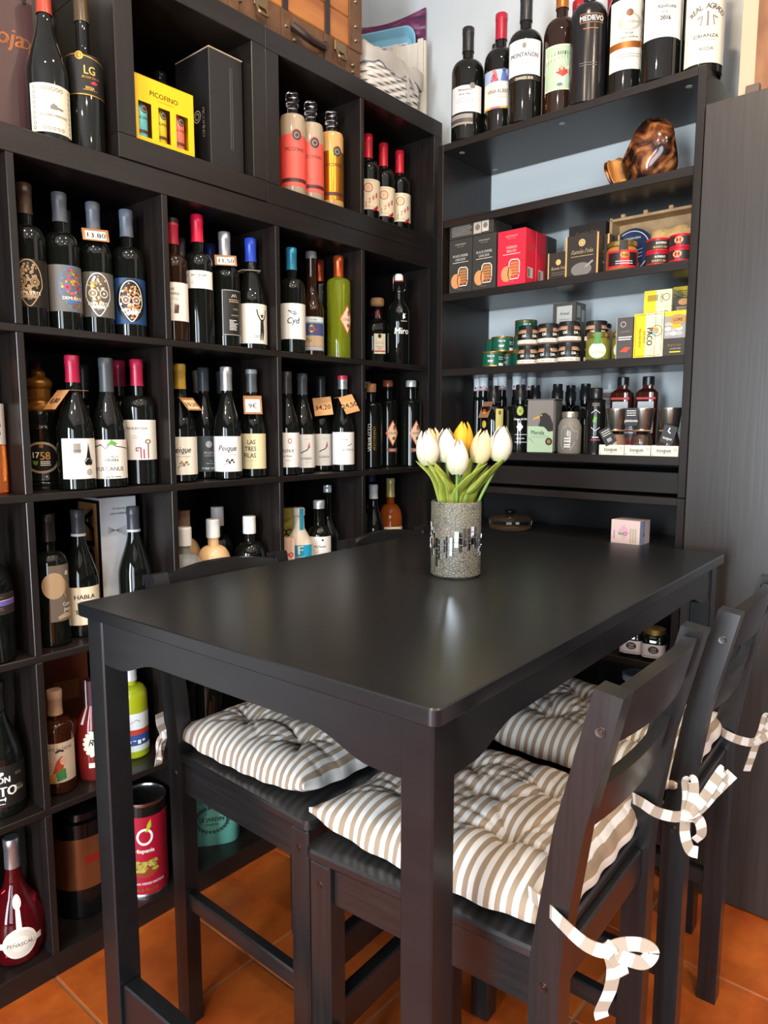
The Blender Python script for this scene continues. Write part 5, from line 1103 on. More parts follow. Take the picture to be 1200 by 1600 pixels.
def purple():
    m = pmat('purple_streaked_print', (.1, .02, .08), .4); N, L, B = nodes(m); tc_ = N.new('ShaderNodeTexCoord'); mp = N.new('ShaderNodeMapping'); mp.inputs['Scale'].default_value = (3, 9, 40); mp.inputs['Rotation'].default_value = (.6, 0, 0)
    nz = N.new('ShaderNodeTexNoise'); nz.inputs['Scale'].default_value = 1.4; nz.inputs['Detail'].default_value = 4; rp = N.new('ShaderNodeValToRGB'); e = rp.color_ramp.elements
    e[0].position = .35; e[0].color = (*lin('#3a2238'), 1); e[1].position = .75; e[1].color = (*lin('#8a7a88'), 1); rp.color_ramp.elements.new(.55).color = (*lin('#6b2350'), 1)
    L.new(tc_.outputs['Object'], mp.inputs[0]); L.new(mp.outputs[0], nz.inputs[0]); L.new(nz.outputs[0], rp.inputs[0]); L.new(rp.outputs[0], B.inputs['Base Color']); return m
b = MB(); pts = [(-.14, 0), (.14, 0), (.14, .44)] + [(.14 - .28 * i / 12, .44 - .03 * math.sin(math.pi * i / 12 * .8)) for i in range(1, 13)]
b.prism(pts, -.004, .004, purple(), 'x'); o = b.build('picture_board', None, 25); o.location = (-.2570, .0325, ZV); o.rotation_euler = (0, 0, math.radians(-70)); tag(o, 'purple and grey streaked picture board leaning in the corner', 'board')

# ------------------------------------------------------------------ bookcase contents
ZB = 2.1205
GM = 'large wine bottles along the top of the bookcase'
def mag(label, x, r, h, yaw, lab, art, y=-.140, **k):
    return bottle(label, x, y, ZB, r=r, h=h, yaw=yaw, lab=lab, art=art, group=GM, nr=.0165, **k)
def a1(p, a, c): p.t('Monasterio', -.004, .026, .008, BLACKI, .8); p.t('de las Viñas', -.004, .014, .0065, BLACKI, .8); p.disc(.020, .036, .009, GREY, 1, 18); p.lines(-.03, .024, (.002, -.004, -.010), .001, GREY); p.rect(-a, .022, -c - .036, -c - .006, hx('#8e8880'), 10); p.rect(-a, .022, -c - .030, -c - .018, hx('#4a4640'), 10)
def a2(p, a, c):
    p.rect(-a, a, .020, c, hx('#9fb4cf'), 14); p.poly([(-.030, .022), (-.024, .042), (-.012, .048), (-.004, .022)], hx('#b03a44')); p.poly([(.002, .022), (.006, .046), (.016, .050), (.026, .022)], hx('#4a62a0')); p.disc(-.018, .050, .006, hx('#c07a5a')); p.disc(.012, .052, .006, hx('#3a4a78')); p.rect(.022, .034, .022, .040, REDI)
    p.t('VIÑA ALBERDI', 0, -.006, .011, hx('#4a4440'), .78); p.lines(-.02, .02, (-.018, -.024), .001, GREY); p.rect(-a, a, -c, -c + .006, hx('#c8a24a'), 14); p.rect(-a + .03, -a + .06, -c, -c + .005, hx('#b05a7a'), 6)
def a3(p, a, c): p.t('MONTAÑÓN', 0, .006, .012, BLACKI, .82); p.disc(0, .030, .006, GREY, 1.3); p.lines(-.014, .016, (-.008, -.020), .0012, GREY); p.rect(-a, a, -c - .016, -c - .004, hx('#2a2622'), 10); p.t('CRIANZA 2018', 0, -c - .010, .007, CREAM, .8)
def a4(p, a, c):
    p.rect(-a + .003, a - .003, -c + .003, c - .003, hx('#a9bfa0'), 14); p.strip([(-a + .004, .028), (-.01, .042), (.016, .042), (a - .004, .034)], [(-a + .004, .010), (-.01, .022), (.016, .022), (a - .004, .014)], hx('#3f6650')); p.t('RINCÓN DE FILAR', 0, .027, .0115, CREAM, .72)
    p.poly([(-.016, -.014), (-.004, .0), (.014, -.002), (.018, -.016), (.004, -.026)], hx('#b8392e')); p.disc(0, .0, .006, hx('#d9a27c')); p.poly([(-.012, -.030), (.010, -.028), (.006, -.044), (-.008, -.044)], hx('#e3dccb')); p.strip([(-.020, -.010), (.022, .002)], [(-.020, -.014), (.022, -.004)], hx('#d8d2bd')); p.disc(-.004, -.046, .008, hx('#4a7a6a'), .6)
def a5(p, a, c): p.rect(-.030, .034, .050, .074, hx('#8a5a2e'), 8); p.rect(-.028, .032, .052, .072, hx('#15130f'), 8); p.t('MEDIEVO', .002, .062, .013, WHITE, .85); p.lines(-.02, .02, (.036,), .0024, hx('#b06a2e')); p.lines(-.028, .02, (-.050, -.056), .0014, GREY)
def a6(p, a, c):
    p.disc(0, .030, .030, hx('#b3ada0'), .75, 30); p.disc(0, .030, .024, hx('#cfc9ba'), .7, 26); p.disc(0, .052, .009, hx('#7a4a2e')); p.t('La Vendimia', 0, .030, .008, hx('#8a8478'), .85, .2); p.t('RIOJA', 0, .002, .0055, BLACKI); p.t('GRAN RESERVA', 0, -.008, .0045, BLACKI)
    p.rect(-a, a, -.034, -.018, hx('#a8642c', .35, .5), 14); p.lines(-.03, .03, (-.050, -.056), .0014, GREY)
def a7(p, a, c): p.t('AZPILICUETA', 0, .050, .005, BLACKI, .9); p.poly([(-.016, .010), (-.018, .034), (-.008, .044), (.004, .040), (.016, .044), (.014, .012), (.008, .026), (-.006, .026)], hx('#cf5a68')); p.lines(-.018, .02, (.0,), .0014, GREY); p.t('Azpilicueta', .004, -.012, .009, BLACKI, .85, .3); p.t('RIOJA', 0, -.026, .004, BLACKI); p.t('2016', .002, -.040, .010, BLACKI, .9, bold=.0005)
def a8(p, a, c):
    for i, ch in enumerate('REAL AGRADO'): aa = (i - 5) * .17; p.t(ch, .050 * math.sin(aa), .012 + .042 * math.cos(aa) - .012, .0125, hx('#3c3832'), .85, 0, -aa * .8)
    k = hx('#77716a'); p.line([(0, .030), (0, -.004)], .005, k); p.line([(-.024, .014), (-.012, .020), (-.016, -.002)], .003, k); p.line([(.024, .014), (.012, .020), (.016, -.002)], .003, k); p.t('CRIANZA', -.002, -.026, .008, hx('#3c3832'), 1.2); p.lines(-.02, .02, (-.036,), .001, GREY); p.t('RIOJA', 0, -.056, .008, hx('#5a5650'), 1.1)
mag('large wine bottle with black capsule, leftmost on top of the bookcase', .209, .0498, .340, -62, (.080, .156, 62, '#d6d4cf'), a1, cap='#1d2022', y=-0.143)
mag('large wine bottle with picnic picture label and red capsule', .306, .0498, .360, -60, (.074, .184, 66, '#e2d9c8'), a2, cap='#a81c34', cr=.3, y=-0.110)
mag('large wine bottle with plain white label and silver-topped black capsule', .409, .0498, .366, -64, (.128, .222, 62, '#dcdde0'), a3, cap='#23262a', tip='#8e9296', y=-0.143)
mag('large wine bottle with green poster-like label and copper capsule', .506, .0498, .384, -60, (.070, .190, 60, '#e0ddc8'), a4, cap='#a8642c', cm=.4, cr=.3, glass=M_GLASSB, y=-0.110)
mag('large matt black wine bottle with small framed lettering', .604, .0498, .372, -58, None, lambda p, r_, c: (setattr(p, 'fn', cyl_fn(.0500, .150)), a5(p, 0, 0)), cap='#17181a', glass=M_MATTEK, y=-0.143)
mag('broad wine bottle with white label, bronze band and landscape vignette', .700, .051, .390, -62, (.066, .240, 62, '#dcd7ca'), a6, cap='#17181a', y=-0.110)
mag('large wine bottle with tall white label, red emblem and the year 2016', .802, .0498, .372, -60, (.100, .270, 62, '#dbd7cf'), a7, cap='#17181a', y=-0.143)
mag('large wine bottle with arched lettering on a cream label, rightmost', .898, .0498, .372, -62, (.022, .200, 66, '#d8cfbd'), a8, cap='#17181a', y=-0.110)
mag('black-capped bottle in the back row behind the two left ones', .232, .034, .335, -62, None, None, y=-.010, cap='#22282a')
mag('red-capped bottle in the back row left of the matt black bottle', .502, .040, .372, -62, None, None, y=.000, cap='#b01c30', cr=.3)
mag('red-capped bottle in the back row right of the matt black bottle', .606, .040, .380, -62, None, None, y=.010, cap='#b01c30', cr=.3)
# carved wood sculpture
def carved():
    m = pmat('carved_root_wood', (.2, .07, .02), .16, coat=.3); N, L, B = nodes(m); tc_ = N.new('ShaderNodeTexCoord'); nz = N.new('ShaderNodeTexNoise'); nz.inputs['Scale'].default_value = 17; nz.inputs['Detail'].default_value = 3; nz.inputs['Distortion'].default_value = 1.2
    rp = N.new('ShaderNodeValToRGB'); e = rp.color_ramp.elements; e[0].position = .42; e[0].color = (.012, .006, .004, 1); e[1].position = .66; e[1].color = (.40, .17, .05, 1); rp.color_ramp.elements.new(.52).color = (.12, .035, .012, 1)
    L.new(tc_.outputs['Object'], nz.inputs[0]); L.new(nz.outputs[0], rp.inputs[0]); L.new(rp.outputs[0], B.inputs['Base Color']); return m
M_CARV = carved(); M_CARVL = grain_mat('pale_cut_wood', lin('#c08a4c'), lin('#9a6230'), .3, (40, 40, 8), .03)
t = thing('wood_sculpture', 'glossy carved root-wood sculpture alone on its shelf', 'sculpture', (.780, -.105, BZ[0]), -8)
b = MB(); P_ = [(0, 0), (.040, .0), (.055, .012), (.066, .040), (.071, .070), (.064, .105), (.050, .138), (.034, .158), (.016, .168), (0, .170)]
b.lathe(P_, M_CARV, 40); rnd = random.Random(2)
for i, (x, y, z) in enumerate(b.v):
    a = math.atan2(y, x); k = 1 + .10 * math.sin(2 * a + z * 22) + .06 * math.sin(3 * a - z * 35 + 1) + .05 * math.sin(5 * a + z * 50); b.v[i] = (x * k + .06 * z - .008, y * k * .85, z * (1 + .03 * math.sin(a * 2)))
b.build('body', t, 70)
for nm_, k_, mat_ in (('curled_flange', 1.0, M_CARV), ('flange_inside', .86, M_CARVL)):
    b = MB(); n = 16; m_ = 9; vs = []; fs = []
    for i in range(n + 1):
        a = math.radians(-95 + 190 * i / n)
        for j in range(m_):
            q = j / (m_ - 1); f_ = (.30 + .70 * q ** .55) * k_; hgt = .090 * (.42 + .58 * max(0, math.cos(a)) ** .8)
            vs.append((-.046 * math.cos(a) * f_ * (1 + .25 * q), .044 * math.sin(a) * f_, .004 + (.006 if k_ < 1 else 0) + hgt * q * (1 + .06 * math.sin(5 * a)) * (1 if k_ == 1 else .97)))
    for i in range(n):
        for j in range(m_ - 1): a = i * m_ + j; fs.append((a, a + m_, a + m_ + 1, a + 1))
    b.add(vs, fs, mat_, Matrix.Translation((-.070, -.030, 0)) @ Matrix.Rotation(math.radians(-38), 4, 'Z')); o = b.build(nm_, t, 60); sm = o.modifiers.new('thickness', 'SOLIDIFY'); sm.thickness = .006 if k_ == 1 else .002; sm.offset = 0
b = MB(); b.lathe([(0, .003), (.040, .003), (.045, .010), (.040, .020), (.020, .030), (0, .033)], M_CARVL, 24, T=Matrix.Translation((-.055, -.010, 0)) @ Matrix.Rotation(.3, 4, 'Y'), sx=1.0, sy=.7); b.build('foot', t, 50)

# --- cracker shelf
ZS = BZ[1]; KR = pmat('charcoal_carton', lin('#35332f'), .45); KRD = pmat('red_carton', lin('#d0263a'), .4)
def cracker(title, main):
    def f(p, a, c):
        p.t("HERBOURN'S", 0, c - .017, .0052, WHITE, .9, bold=.0002); p.t('FINE CRACKERS', 0, c - .024, .0028, WHITE, .9)
        p.t(title[0], 0, .030, .0078, WHITE, .78, bold=.0004); p.t(title[1], 0, .019, .0078, WHITE, .78, bold=.0004); p.lines(-.028, .030, (.010,), .0014, WHITE)
        p.line([(-.006, -.012), (-.010, -.050), (-.006, -.062), (.024, -.062), (.028, -.050), (.028, -.014), (.022, -.007), (.0, -.006), (-.006, -.012)], .0026, WHITE)
        for i in range(11): p.k = 8; p.rect(-.003, .024, -.056 + .0042 * i, -.0532 + .0042 * i, hx('#c98a52') if i % 2 else hx('#a8693a'))
        p.k = 9; p.disc(-.016, -.046, .018, hx('#c88a58'), 1.25, 20); p.line([(.008, -.060), (.030, -.048)], .004, hx('#b0453a')); p.t('NET 150 g', 0, -c + .010, .003, WHITE)
    return f
def cside(p, a, c): p.rect(-.016, .016, -.060, -.030, hx('#b8b0a8')); p.rect(-.014, -.002, -.058, -.034, hx('#6a6a66')); p.lines(-.02, .02, (.030, .022), .002, hx('#8e6a5e'))
GC = 'cracker cartons on the second shelf'
carton('charcoal cracker carton at the left end of the shelf, front row', .218, -.155, ZS, -90, .084, .058, .163, KR, cracker(('BLACK PEPPER', 'CRACKER'), 0), None, GC)
carton('charcoal cracker carton next to the red ones, front row', .305, -.155, ZS, -90, .084, .058, .163, KR, cracker(('BLACK PEPPER', 'CRACKER'), 0), cside, GC)
carton('red tomato wafer carton, front one', .403, -.158, ZS, -90, .094, .060, .158, KRD, cracker(('TOMATO', 'WAFERS'), 1), cside, GC)
carton('red tomato wafer carton behind the front one', .404, -.095, ZS, -90, .094, .060, .158, KRD, None, cside, GC)
carton('charcoal carton at the back behind the red ones', .405, -.030, ZS, -90, .094, .060, .158, KR, None, cside, GC)
carton('charcoal carton lying flat on top of the two pepper cracker boxes', .257, -.130, ZS + .1635, -90, .160, .11, .046, KR, lambda p, a, c: (p.lines(-.070, .004, [.016 - .005 * i for i in range(7)], .0018, hx('#9a968e'), .01), p.rect(.010, .038, -.018, .018, hx('#a8a295')), p.rect(.040, .064, -.016, .020, hx('#b8b2a5')), p.disc(.024, 0, .009, hx('#6a665e')), p.disc(.052, .002, .008, hx('#6a665e'))), None, GC)
carton('charcoal carton standing behind the flat one', .300, -.045, ZS, -90, .16, .05, .195, KR, None, None, GC)
GP = 'dark gold-edged seafood cartons'
BRN = pmat('dark_brown_carton', lin('#2d2622'), .4); GE = hx('#b8935a', .4)
def pena(p, a, c):
    p.rect(-a, -a + .005, -c, c, GE); p.rect(a - .005, a, -c, c, GE); p.disc(.0, c - .022, .010, hx('#c2a06a'), 1, 18); p.ring(0, c - .022, .005, .0062, BRN, 16); p.t('Ramón Peña', 0, c - .045, .0125, hx('#d8c29a'), .72, .3); p.lines(-.032, .034, (c - .058,), .0020, hx('#a88a5a'))
    p.disc(0, -c + .018, min(a * .62, .034), hx('#6e6a66'), .62, 22); p.line([(.012, -c + .024), (.034, -c + .038)], .005, hx('#8e8a84'))
def pena_s(p, a, c): p.disc(0, .010, .008, hx('#c2a06a')); p.t('Ramón Peña', .0, -.006, .009, hx('#d8c29a'), .7, .3); p.lines(-.02, .02, (-.018, -.024), .0014, GREY); p.rect(-a, -a + .004, -c, c, GE)
carton('small dark gold-edged carton left of the larger one', .547, -.150, ZS, -90, .066, .04, .076, BRN, pena_s, None, GP)
carton('large dark gold-edged carton with a scallop dish picture', .620, -.160, ZS, -90, .098, .03, .112, BRN, pena, None, GP)
carton('dark gold-edged carton right behind the large one', .634, -.122, ZS, -90, .098, .03, .112, BRN, pena, None, GP)
carton('third dark gold-edged carton standing in the row', .648, -.086, ZS, -90, .098, .03, .112, BRN, pena, None, GP)
carton('dark carton standing at the back behind the gold-edged row', .580, -.018, ZS, -90, .115, .085, .170, BRN, lambda p, a, c: p.t('Ramón Peña', 0, c - .025, .013, hx('#a8946c'), .8, .3), lambda p, a, c: p.lines(-.03, .03, (c - .02, c - .028), .0016, GREY), GP)
# jar of preserves
def jar(label, x, y, z, r, h, body, lid, yaw=-60, lab=None, art=None, lidh=.014, name='preserve_jar', group=None, seal=None, cat='jar', waist=0):
    t = thing(name, label, cat, (x, y, z), yaw, group); b = MB()
    b.lathe([(0, 0), (r - .004, 0), (r, .004), (r, h - lidh - .012), (r - .004, h - lidh - .004), (r - .005, h - lidh), (0, h - lidh)], body, 28); b.build('body', t, 40)
    b = MB(); b.lathe([(r - .003, h - lidh), (r - .002, h - lidh + .001), (r - .002, h - .002), (r - .004, h), (r - .010, h - .001), (0, h - .001)], lid, 28); b.build('lid', t, 40)
    if lab:
        b = MB(); a = math.radians(lab[2]); b.lathe([(r + .0004, lab[0]), (r + .0004, lab[1])], lab[3], 18, -a, a); l = b.build('label', t)
        if art: p = Pr(cyl_fn(r + .0005, (lab[0] + lab[1]) / 2)); art(p, r * a, (lab[1] - lab[0]) / 2); p.build('print', l)
    if seal:
        b = MB(); b.lathe([(r + .0009, lab[1] - .012 if lab else h * .5), (r + .0009, h - lidh - .010), (r - .001, h - lidh), (r - .0012, h - .002), (r - .010, h + .0006)], seal, 5, -.28, .28); b.build('seal', t, 30)
    return t
GOLDLID = pmat('gold_lid', lin('#b89a5a'), .28, .85)
jar('glass jar of orange preserve with gold lid and black red label', .722, -.142, ZS, .042, .078, pmat('orange_preserve', lin('#9a6a34'), .08), GOLDLID, -62, (.006, .052, 66, hx('#1d1614')), lambda p, a, c: (p.rect(-a, a, c - .006, c, REDI), p.rect(-a, a, -c, -c + .006, REDI), p.rect(-a, -a + .006, -c, c, REDI), p.rect(a - .006, a, -c, c, REDI), p.rect(-.008, .016, -c, c, REDI), p.disc(.004, .010, .012, GOLD, .7, 20), p.t('Bonito', .004, .010, .006, BLACKI, .8, .2), p.lines(-.02, .026, (-.006, -.012), .0018, WHITE)), seal=BLACKI)
def tin(label, x, y, z, r, h, side, rim_, yaw, art, group):
    t = thing('food_tin', label, 'tin', (x, y, z), yaw, group); b = MB()
    b.lathe([(0, .001), (r - .003, .001), (r - .001, 0), (r, .002), (r - .0012, .004), (r - .0012, h - .004), (r, h - .002), (r - .001, h), (r - .004, h - .002), (0, h - .002)], rim_, 32); b.build('body', t, 40)
    b = MB(); b.lathe([(r - .0008, .0055), (r - .0008, h - .0055)], side, 32); l = b.build('wrap', t, 40)
    p = Pr(cyl_fn(r - .0006, h / 2)); art(p, r, h / 2); p.build('print', l); return t
REDR = pmat('red_lacquer_tin', lin('#b5182c'), .3); DKW = pmat('dark_paper_wrap', lin('#2b2522'), .4)
def pat(p, a, c): p.t('ROMERO', .012, .004, .0055, WHITE, .85, .15); p.t('BONITO EN', .010, -.006, .0055, hx('#c9a86a'), .85); p.rect(.034, .046, -c, c, REDR, 4)
def pat2(p, a, c): p.rect(-.006, .006, -c, c, REDR, 3); p.disc(0, .002, .011, hx('#c2a06a'), .75, 18); p.lines(-.008, .008, (.002,), .0016, BRN)
GT = 'round red-rimmed pâté tins'
for x, y, k, a_, yw, l in ((.822, -.150, 0, pat, -80, 'lower left'), (.823, -.150, 1, pat, -78, 'upper left'), (.884, -.155, 0, pat2, -88, 'lower right'), (.885, -.155, 1, pat2, -86, 'upper right')):
    tin('red-rimmed dark pâté tin, %s of the four stacked tins' % l, x, y, ZS + k * .0345, .031, .034, DKW, REDR, yw, a_, GT)
# wooden crate, round tin, kraft pack
M_PINE = grain_mat('raw_pine', lin('#b9976c'), lin('#a6835a'), .6, (3, 30, 30), .05)
t = thing('wooden_tray', 'raw pine slatted tray standing on edge at the back of the shelf', 'tray', (.780, -.012, ZS), -90)
one('bottom', t, M_PINE, -.022, -.014, -.128, .128, .004, .172); one('upper_side', t, M_PINE, -.014, .040, -.132, .132, .164, .172); one('lower_side', t, M_PINE, -.014, .040, -.132, .132, 0, .008)
for s_ in (-1, 1): one('end_board', t, M_PINE, -.022, .040, s_ * .132 - .004, s_ * .132 + .004, 0, .176)
for y_ in (-.10, -.035, .035, .10): one('peg', t, M_PINE, .018, .034, y_ - .006, y_ + .006, .172, .183)
t = thing('food_tin', 'large round dark blue tin leaning in the pine tray', 'tin', (.722, -.076, ZS + .001), -96)
t.rotation_euler = (0, math.radians(-4), math.radians(-96))
NAVY = pmat('navy_tin', lin('#22304e'), .3)
b = MB(); b.lathe([(0, -.016), (.060, -.016), (.064, -.013), (.064, .010), (.061, .013), (.058, .0115), (0, .0115)], NAVY, 40, T=Matrix.Translation((0, 0, .0645)) @ Matrix.Rotation(R90, 4, 'Y')); c = b.build('body', t, 40)
p = Pr(flat_fn(.0117, .0645)); p.ring(0, 0, .055, .0565, WHITE, 36); p.t('A CONSERVEIRA', 0, .036, .0062, WHITE, .85); p.ring(-.020, .006, .005, .006, WHITE, 14); [p.line([(-.030, -.008 - .010 * i), (.036, .004 - .010 * i)], .0022, hx('#8ea0c0')) for i in range(3)]; p.lines(-.02, .03, (-.036, -.041), .002, hx('#c9a86a')); p.build('print', c)
t = thing('paper_pack', 'crumpled kraft paper pack behind the pâté tins', 'pack', (.845, -.085, ZS), -90)
M_KRAFT = grain_mat('kraft_paper', lin('#c4a06c'), lin('#b08a56'), .8, (20, 20, 20), .2)
b = MB(); vs = []; fs = []; n, m_ = 18, 10
for sd in (1, -1):
    for i in range(n + 1):
        for j in range(m_ + 1):
            u, v = i / n * 2 - 1, j / m_ * 2 - 1; q = (1 - u ** 6) * (1 - v ** 4); w = .004 * math.sin(9 * u + 4 * v) * q + .003 * math.sin(14 * v - 5 * u)
            vs.append((sd * (.018 * max(q, 0) ** .6 + .001) + w, u * .066, .056 + v * (.056 + .003 * math.sin(7 * u))))
N1 = (n + 1) * (m_ + 1)
for k in range(2):
    for i in range(n):
        for j in range(m_): a = k * N1 + i * (m_ + 1) + j; f_ = (a, a + m_ + 1, a + m_ + 2, a + 1); fs.append(f_ if k else f_[::-1])
b.add(vs, fs, M_KRAFT); b.build('paper', t, 60)

# --- jar shelf
ZS = BZ[2]
TEAL = pmat('green_tin_print', lin('#12513f'), .3); GRIM = pmat('brass_rim', lin('#b79a5a'), .25, .85)
def gt(p, a, c): p.t('Paté de', 0, .010, .0062, WHITE, .85, .2); p.t('mar', 0, -.004, .009, WHITE, .85, bold=.0003); p.rect(.026, .048, -c + .004, -c + .012, WHITE); p.rect(-.060, -.044, -c, c, REDR, 4); p.lines(.026, .046, (.006, .0), .0016, WHITE)
GG = 'small green tins with brass rims'
for x, y, k, l in ((.322, -.150, 0, 'front bottom'), (.336, -.118, 1, 'second layer'), (.399, -.094, 0, 'bottom, beside the dark jars'), (.401, -.092, 1, 'middle of the tall pile'), (.403, -.090, 2, 'topmost'), (.282, -.072, 1, 'second layer, far left'), (.325, -.072, 0, 'bottom, back row')):
    tin('green tin with brass rims, %s of the pile' % l, x, y, ZS + k * .0475, .0345, .047, TEAL, GRIM, -70 + 7 * k, gt, GG)
PATE = pmat('pate_in_glass', lin('#a67d62'), .08); BLID = pmat('black_lid', (.012, .012, .012), .25)
def onad(p, a, c): p.t('OÑADIDA', .0, .007, .0078, WHITE, .85, bold=.0003); p.lines(.022, .032, (.006, .001), .0016, GREY); p.rect(-a, a, -c, -c + .011, hx('#d8cfbf'), 12); p.t('paté de bonito', -.002, -c + .0055, .004, BLACKI, .9); p.ring(.024, -c + .0055, .0015, .0025, BLACKI, 8)
GJ = 'glass pâté jars with black lids'
cols = ('first', 'second', 'third', 'fourth')
for i, x in enumerate((.446, .512, .578, .644)):
    for k in (0, 1):
        jar('black-lidded pâté jar, %s from the green tins, %s row' % (cols[i], 'upper' if k else 'lower'), x, -.150 if i < 3 else -.115, ZS + k * .0578, .0325, .0575, PATE, BLID, -66 + (9 if k else 0), (.004, .034, 82, hx('#15130f')), onad, .012, group=GJ, seal=BLID)
for x, l in ((.622, 'single'),): jar('black-lidded jar alone at the back of the shelf', x, -.035, ZS, .0325, .118, PATE, BLID, -70, None, None, .012, group=GJ)
carton('grey-brown box with white label standing behind the jars', .512, -.020, ZS, -90, .075, .07, .190, hx('#57504a'), lambda p, a, c: (p.rect(-.024, .026, -.02, c - .010, hx('#cfcabc')), p.t('Artesal', .001, c - .032, .009, BLACKI, .8, .2), p.lines(-.014, .016, (c - .05, c - .056), .0016, GREY)), lambda p, a, c: (p.rect(-.026, -.002, .05, .085, hx('#a8a6a0')), p.rect(.004, .026, .04, .075, hx('#a8a6a0')), p.rect(-.024, -.010, .0, .04, hx('#c2c0ba'))))
OLV = pmat('olive_paste', lin('#6f6a2c'), .08)
def yj(p, a, c): p.disc(0, -.004, .027, hx('#5f8f2e'), .84, 26); p.disc(0, -.004, .0245, hx('#e4e0c8'), .84, 26); p.t('Paté', 0, .008, .0055, hx('#7a2f2a'), .85, .2); p.t('ACEITUNA', 0, -.009, .0058, hx('#c9a81e'), .85, bold=.0003)
jar('olive paste jar with green and cream oval label, front one', .668, -.155, ZS, .0335, .078, OLV, GOLDLID, -68, (.006, .056, 2, OLV), yj, .014, seal=hx('#3f7a34'), group='olive paste jars')
jar('olive paste jar with green and cream oval label, rear one by the grey carton', .736, -.134, ZS, .0335, .078, OLV, GOLDLID, -80, (.006, .056, 2, OLV), yj, .014, seal=hx('#3f7a34'), group='olive paste jars')
DG = pmat('slate_carton', lin('#4a4644'), .4)
carton('slate grey carton with red shellfish picture left of the yellow carton', .758, -.182, ZS, -90, .045, .018, .108, DG, lambda p, a, c: (p.ring(-.004, c - .018, .006, .0075, hx('#b8b2a8'), 18), p.t('Ramón', .0, c - .036, .009, hx('#a8a29a'), .75, .3), p.lines(-.016, .020, (c - .052, c - .058), .003, WHITE, .006), p.poly([(-.012, -.036), (.002, -.024), (.018, -.026), (.008, -.038)], hx('#c0492e')), p.rect(-.0224, -.0205, -c, c, hx('#9a958c'))))
YL = pmat('yellow_cream_carton', lin('#e3d9a8'), .45); YB2 = hx('#e0bd1e')
def paco(p, a, c):
    p.rect(-a, -.008, -c, c, YB2); p.line([(-a + .004, -c + .004), (a - .004, -c + .004), (a - .004, c - .004), (-a + .004, c - .004), (-a + .004, -c + .004)], .001, BLACKI); p.line([(.018, -c), (.018, c)], .001, BLACKI)
    p.t('PACO', .004, -.004, .015, hx('#4a3a1e'), .8, 0, -R90, bold=.0006); p.t('LAFUENTE', -.010, -.004, .006, BLACKI, .8, 0, -R90); p.t('MEJILLONES FRITOS', -.022, -.006, .0052, BLACKI, .75, 0, -R90); p.ring(.022, .010, .013, .0145, BLACKI, 22); p.disc(.018, .010, .009, hx('#d88a3e')); p.disc(.014, .004, .006, hx('#7aa0b0')); p.ring(.010, -.044, .005, .006, GREY, 14)
def paco_e(p, a, c): p.rect(-a, -.004, -c, c, YB2); [p.rect(-.026 + .0034 * i, -.0242 + .0034 * i, -.006, .010, BLACKI) for i in range(8)]; p.ring(.022, .002, .008, .0095, BLACKI, 16); p.t('PACO', .010, .0, .007, hx('#4a3a1e'), .8, 0, -R90)
GY = 'yellow and cream seafood cartons'
carton('upright yellow and cream carton with a round picture', .821, -.172, ZS, -90, .077, .030, .114, YL, paco, None, GY)
for k in range(4): carton('yellow and cream carton lying in the pile, %s from the bottom' % ('lowest', 'second', 'third', 'topmost')[k], .826, -.098, ZS + k * .0445, -88, .072, .10, .044, YL, paco_e, lambda p, a, c: p.lines(-.04, .04, (.008, .0, -.008), .003, GREY), GY)
carton('yellow and cream carton pushed to the back above the pile', .868, -.010, ZS, -88, .075, .07, .198, YL, lambda p, a, c: (p.rect(-a, 0, c - .045, c, YB2), p.ring(.024, c - .022, .009, .0105, BLACKI, 16), p.lines(-.03, .0, (c - .012, c - .018, c - .024), .003, BLACKI)), None, GY)
def lore(p, a, c):
    p.rect(-a, a, c - .012, c, YB2); p.rect(-a, a, -.012, c - .012, hx('#8e8c88')); [p.disc(-.018 + .014 * (i % 3), .0 + .012 * (i // 3), .009, hx('#c8c6c2') if i % 2 else hx('#a8a6a2'), .6, 14) for i in range(8)]
    p.disc(.006, c - .022, .022, hx('#a8804a'), .62, 24); p.t('LORE', .006, c - .022, .008, hx('#3a2a1a'), .85); p.rect(-.010, .014, c - .044, c - .034, hx('#d8a01e')); p.t('MEJILLONES', 0, -.030, .0062, hx('#c9a86a'), .75); p.t('escabeche', .002, -.038, .006, WHITE, .8, .2); p.rect(-.012, .016, -c + .008, -c + .011, YB2)
carton('dark carton with a picture of mussels at the right end of the shelf', .890, -.172, ZS, -90, .056, .030, .113, pmat('dark_mussel_carton', lin('#3a3430'), .4), lore)
carton('dark carton with gold oval standing behind the mussels carton', .896, -.135, ZS, -90, .050, .030, .152, pmat('dark_mussel_carton', lin('#3a3430'), .4), lambda p, a, c: (p.disc(0, c - .012, .014, hx('#a8804a'), .6), p.lines(-.018, .02, (c - .026, c - .031), .0022, TAN)))

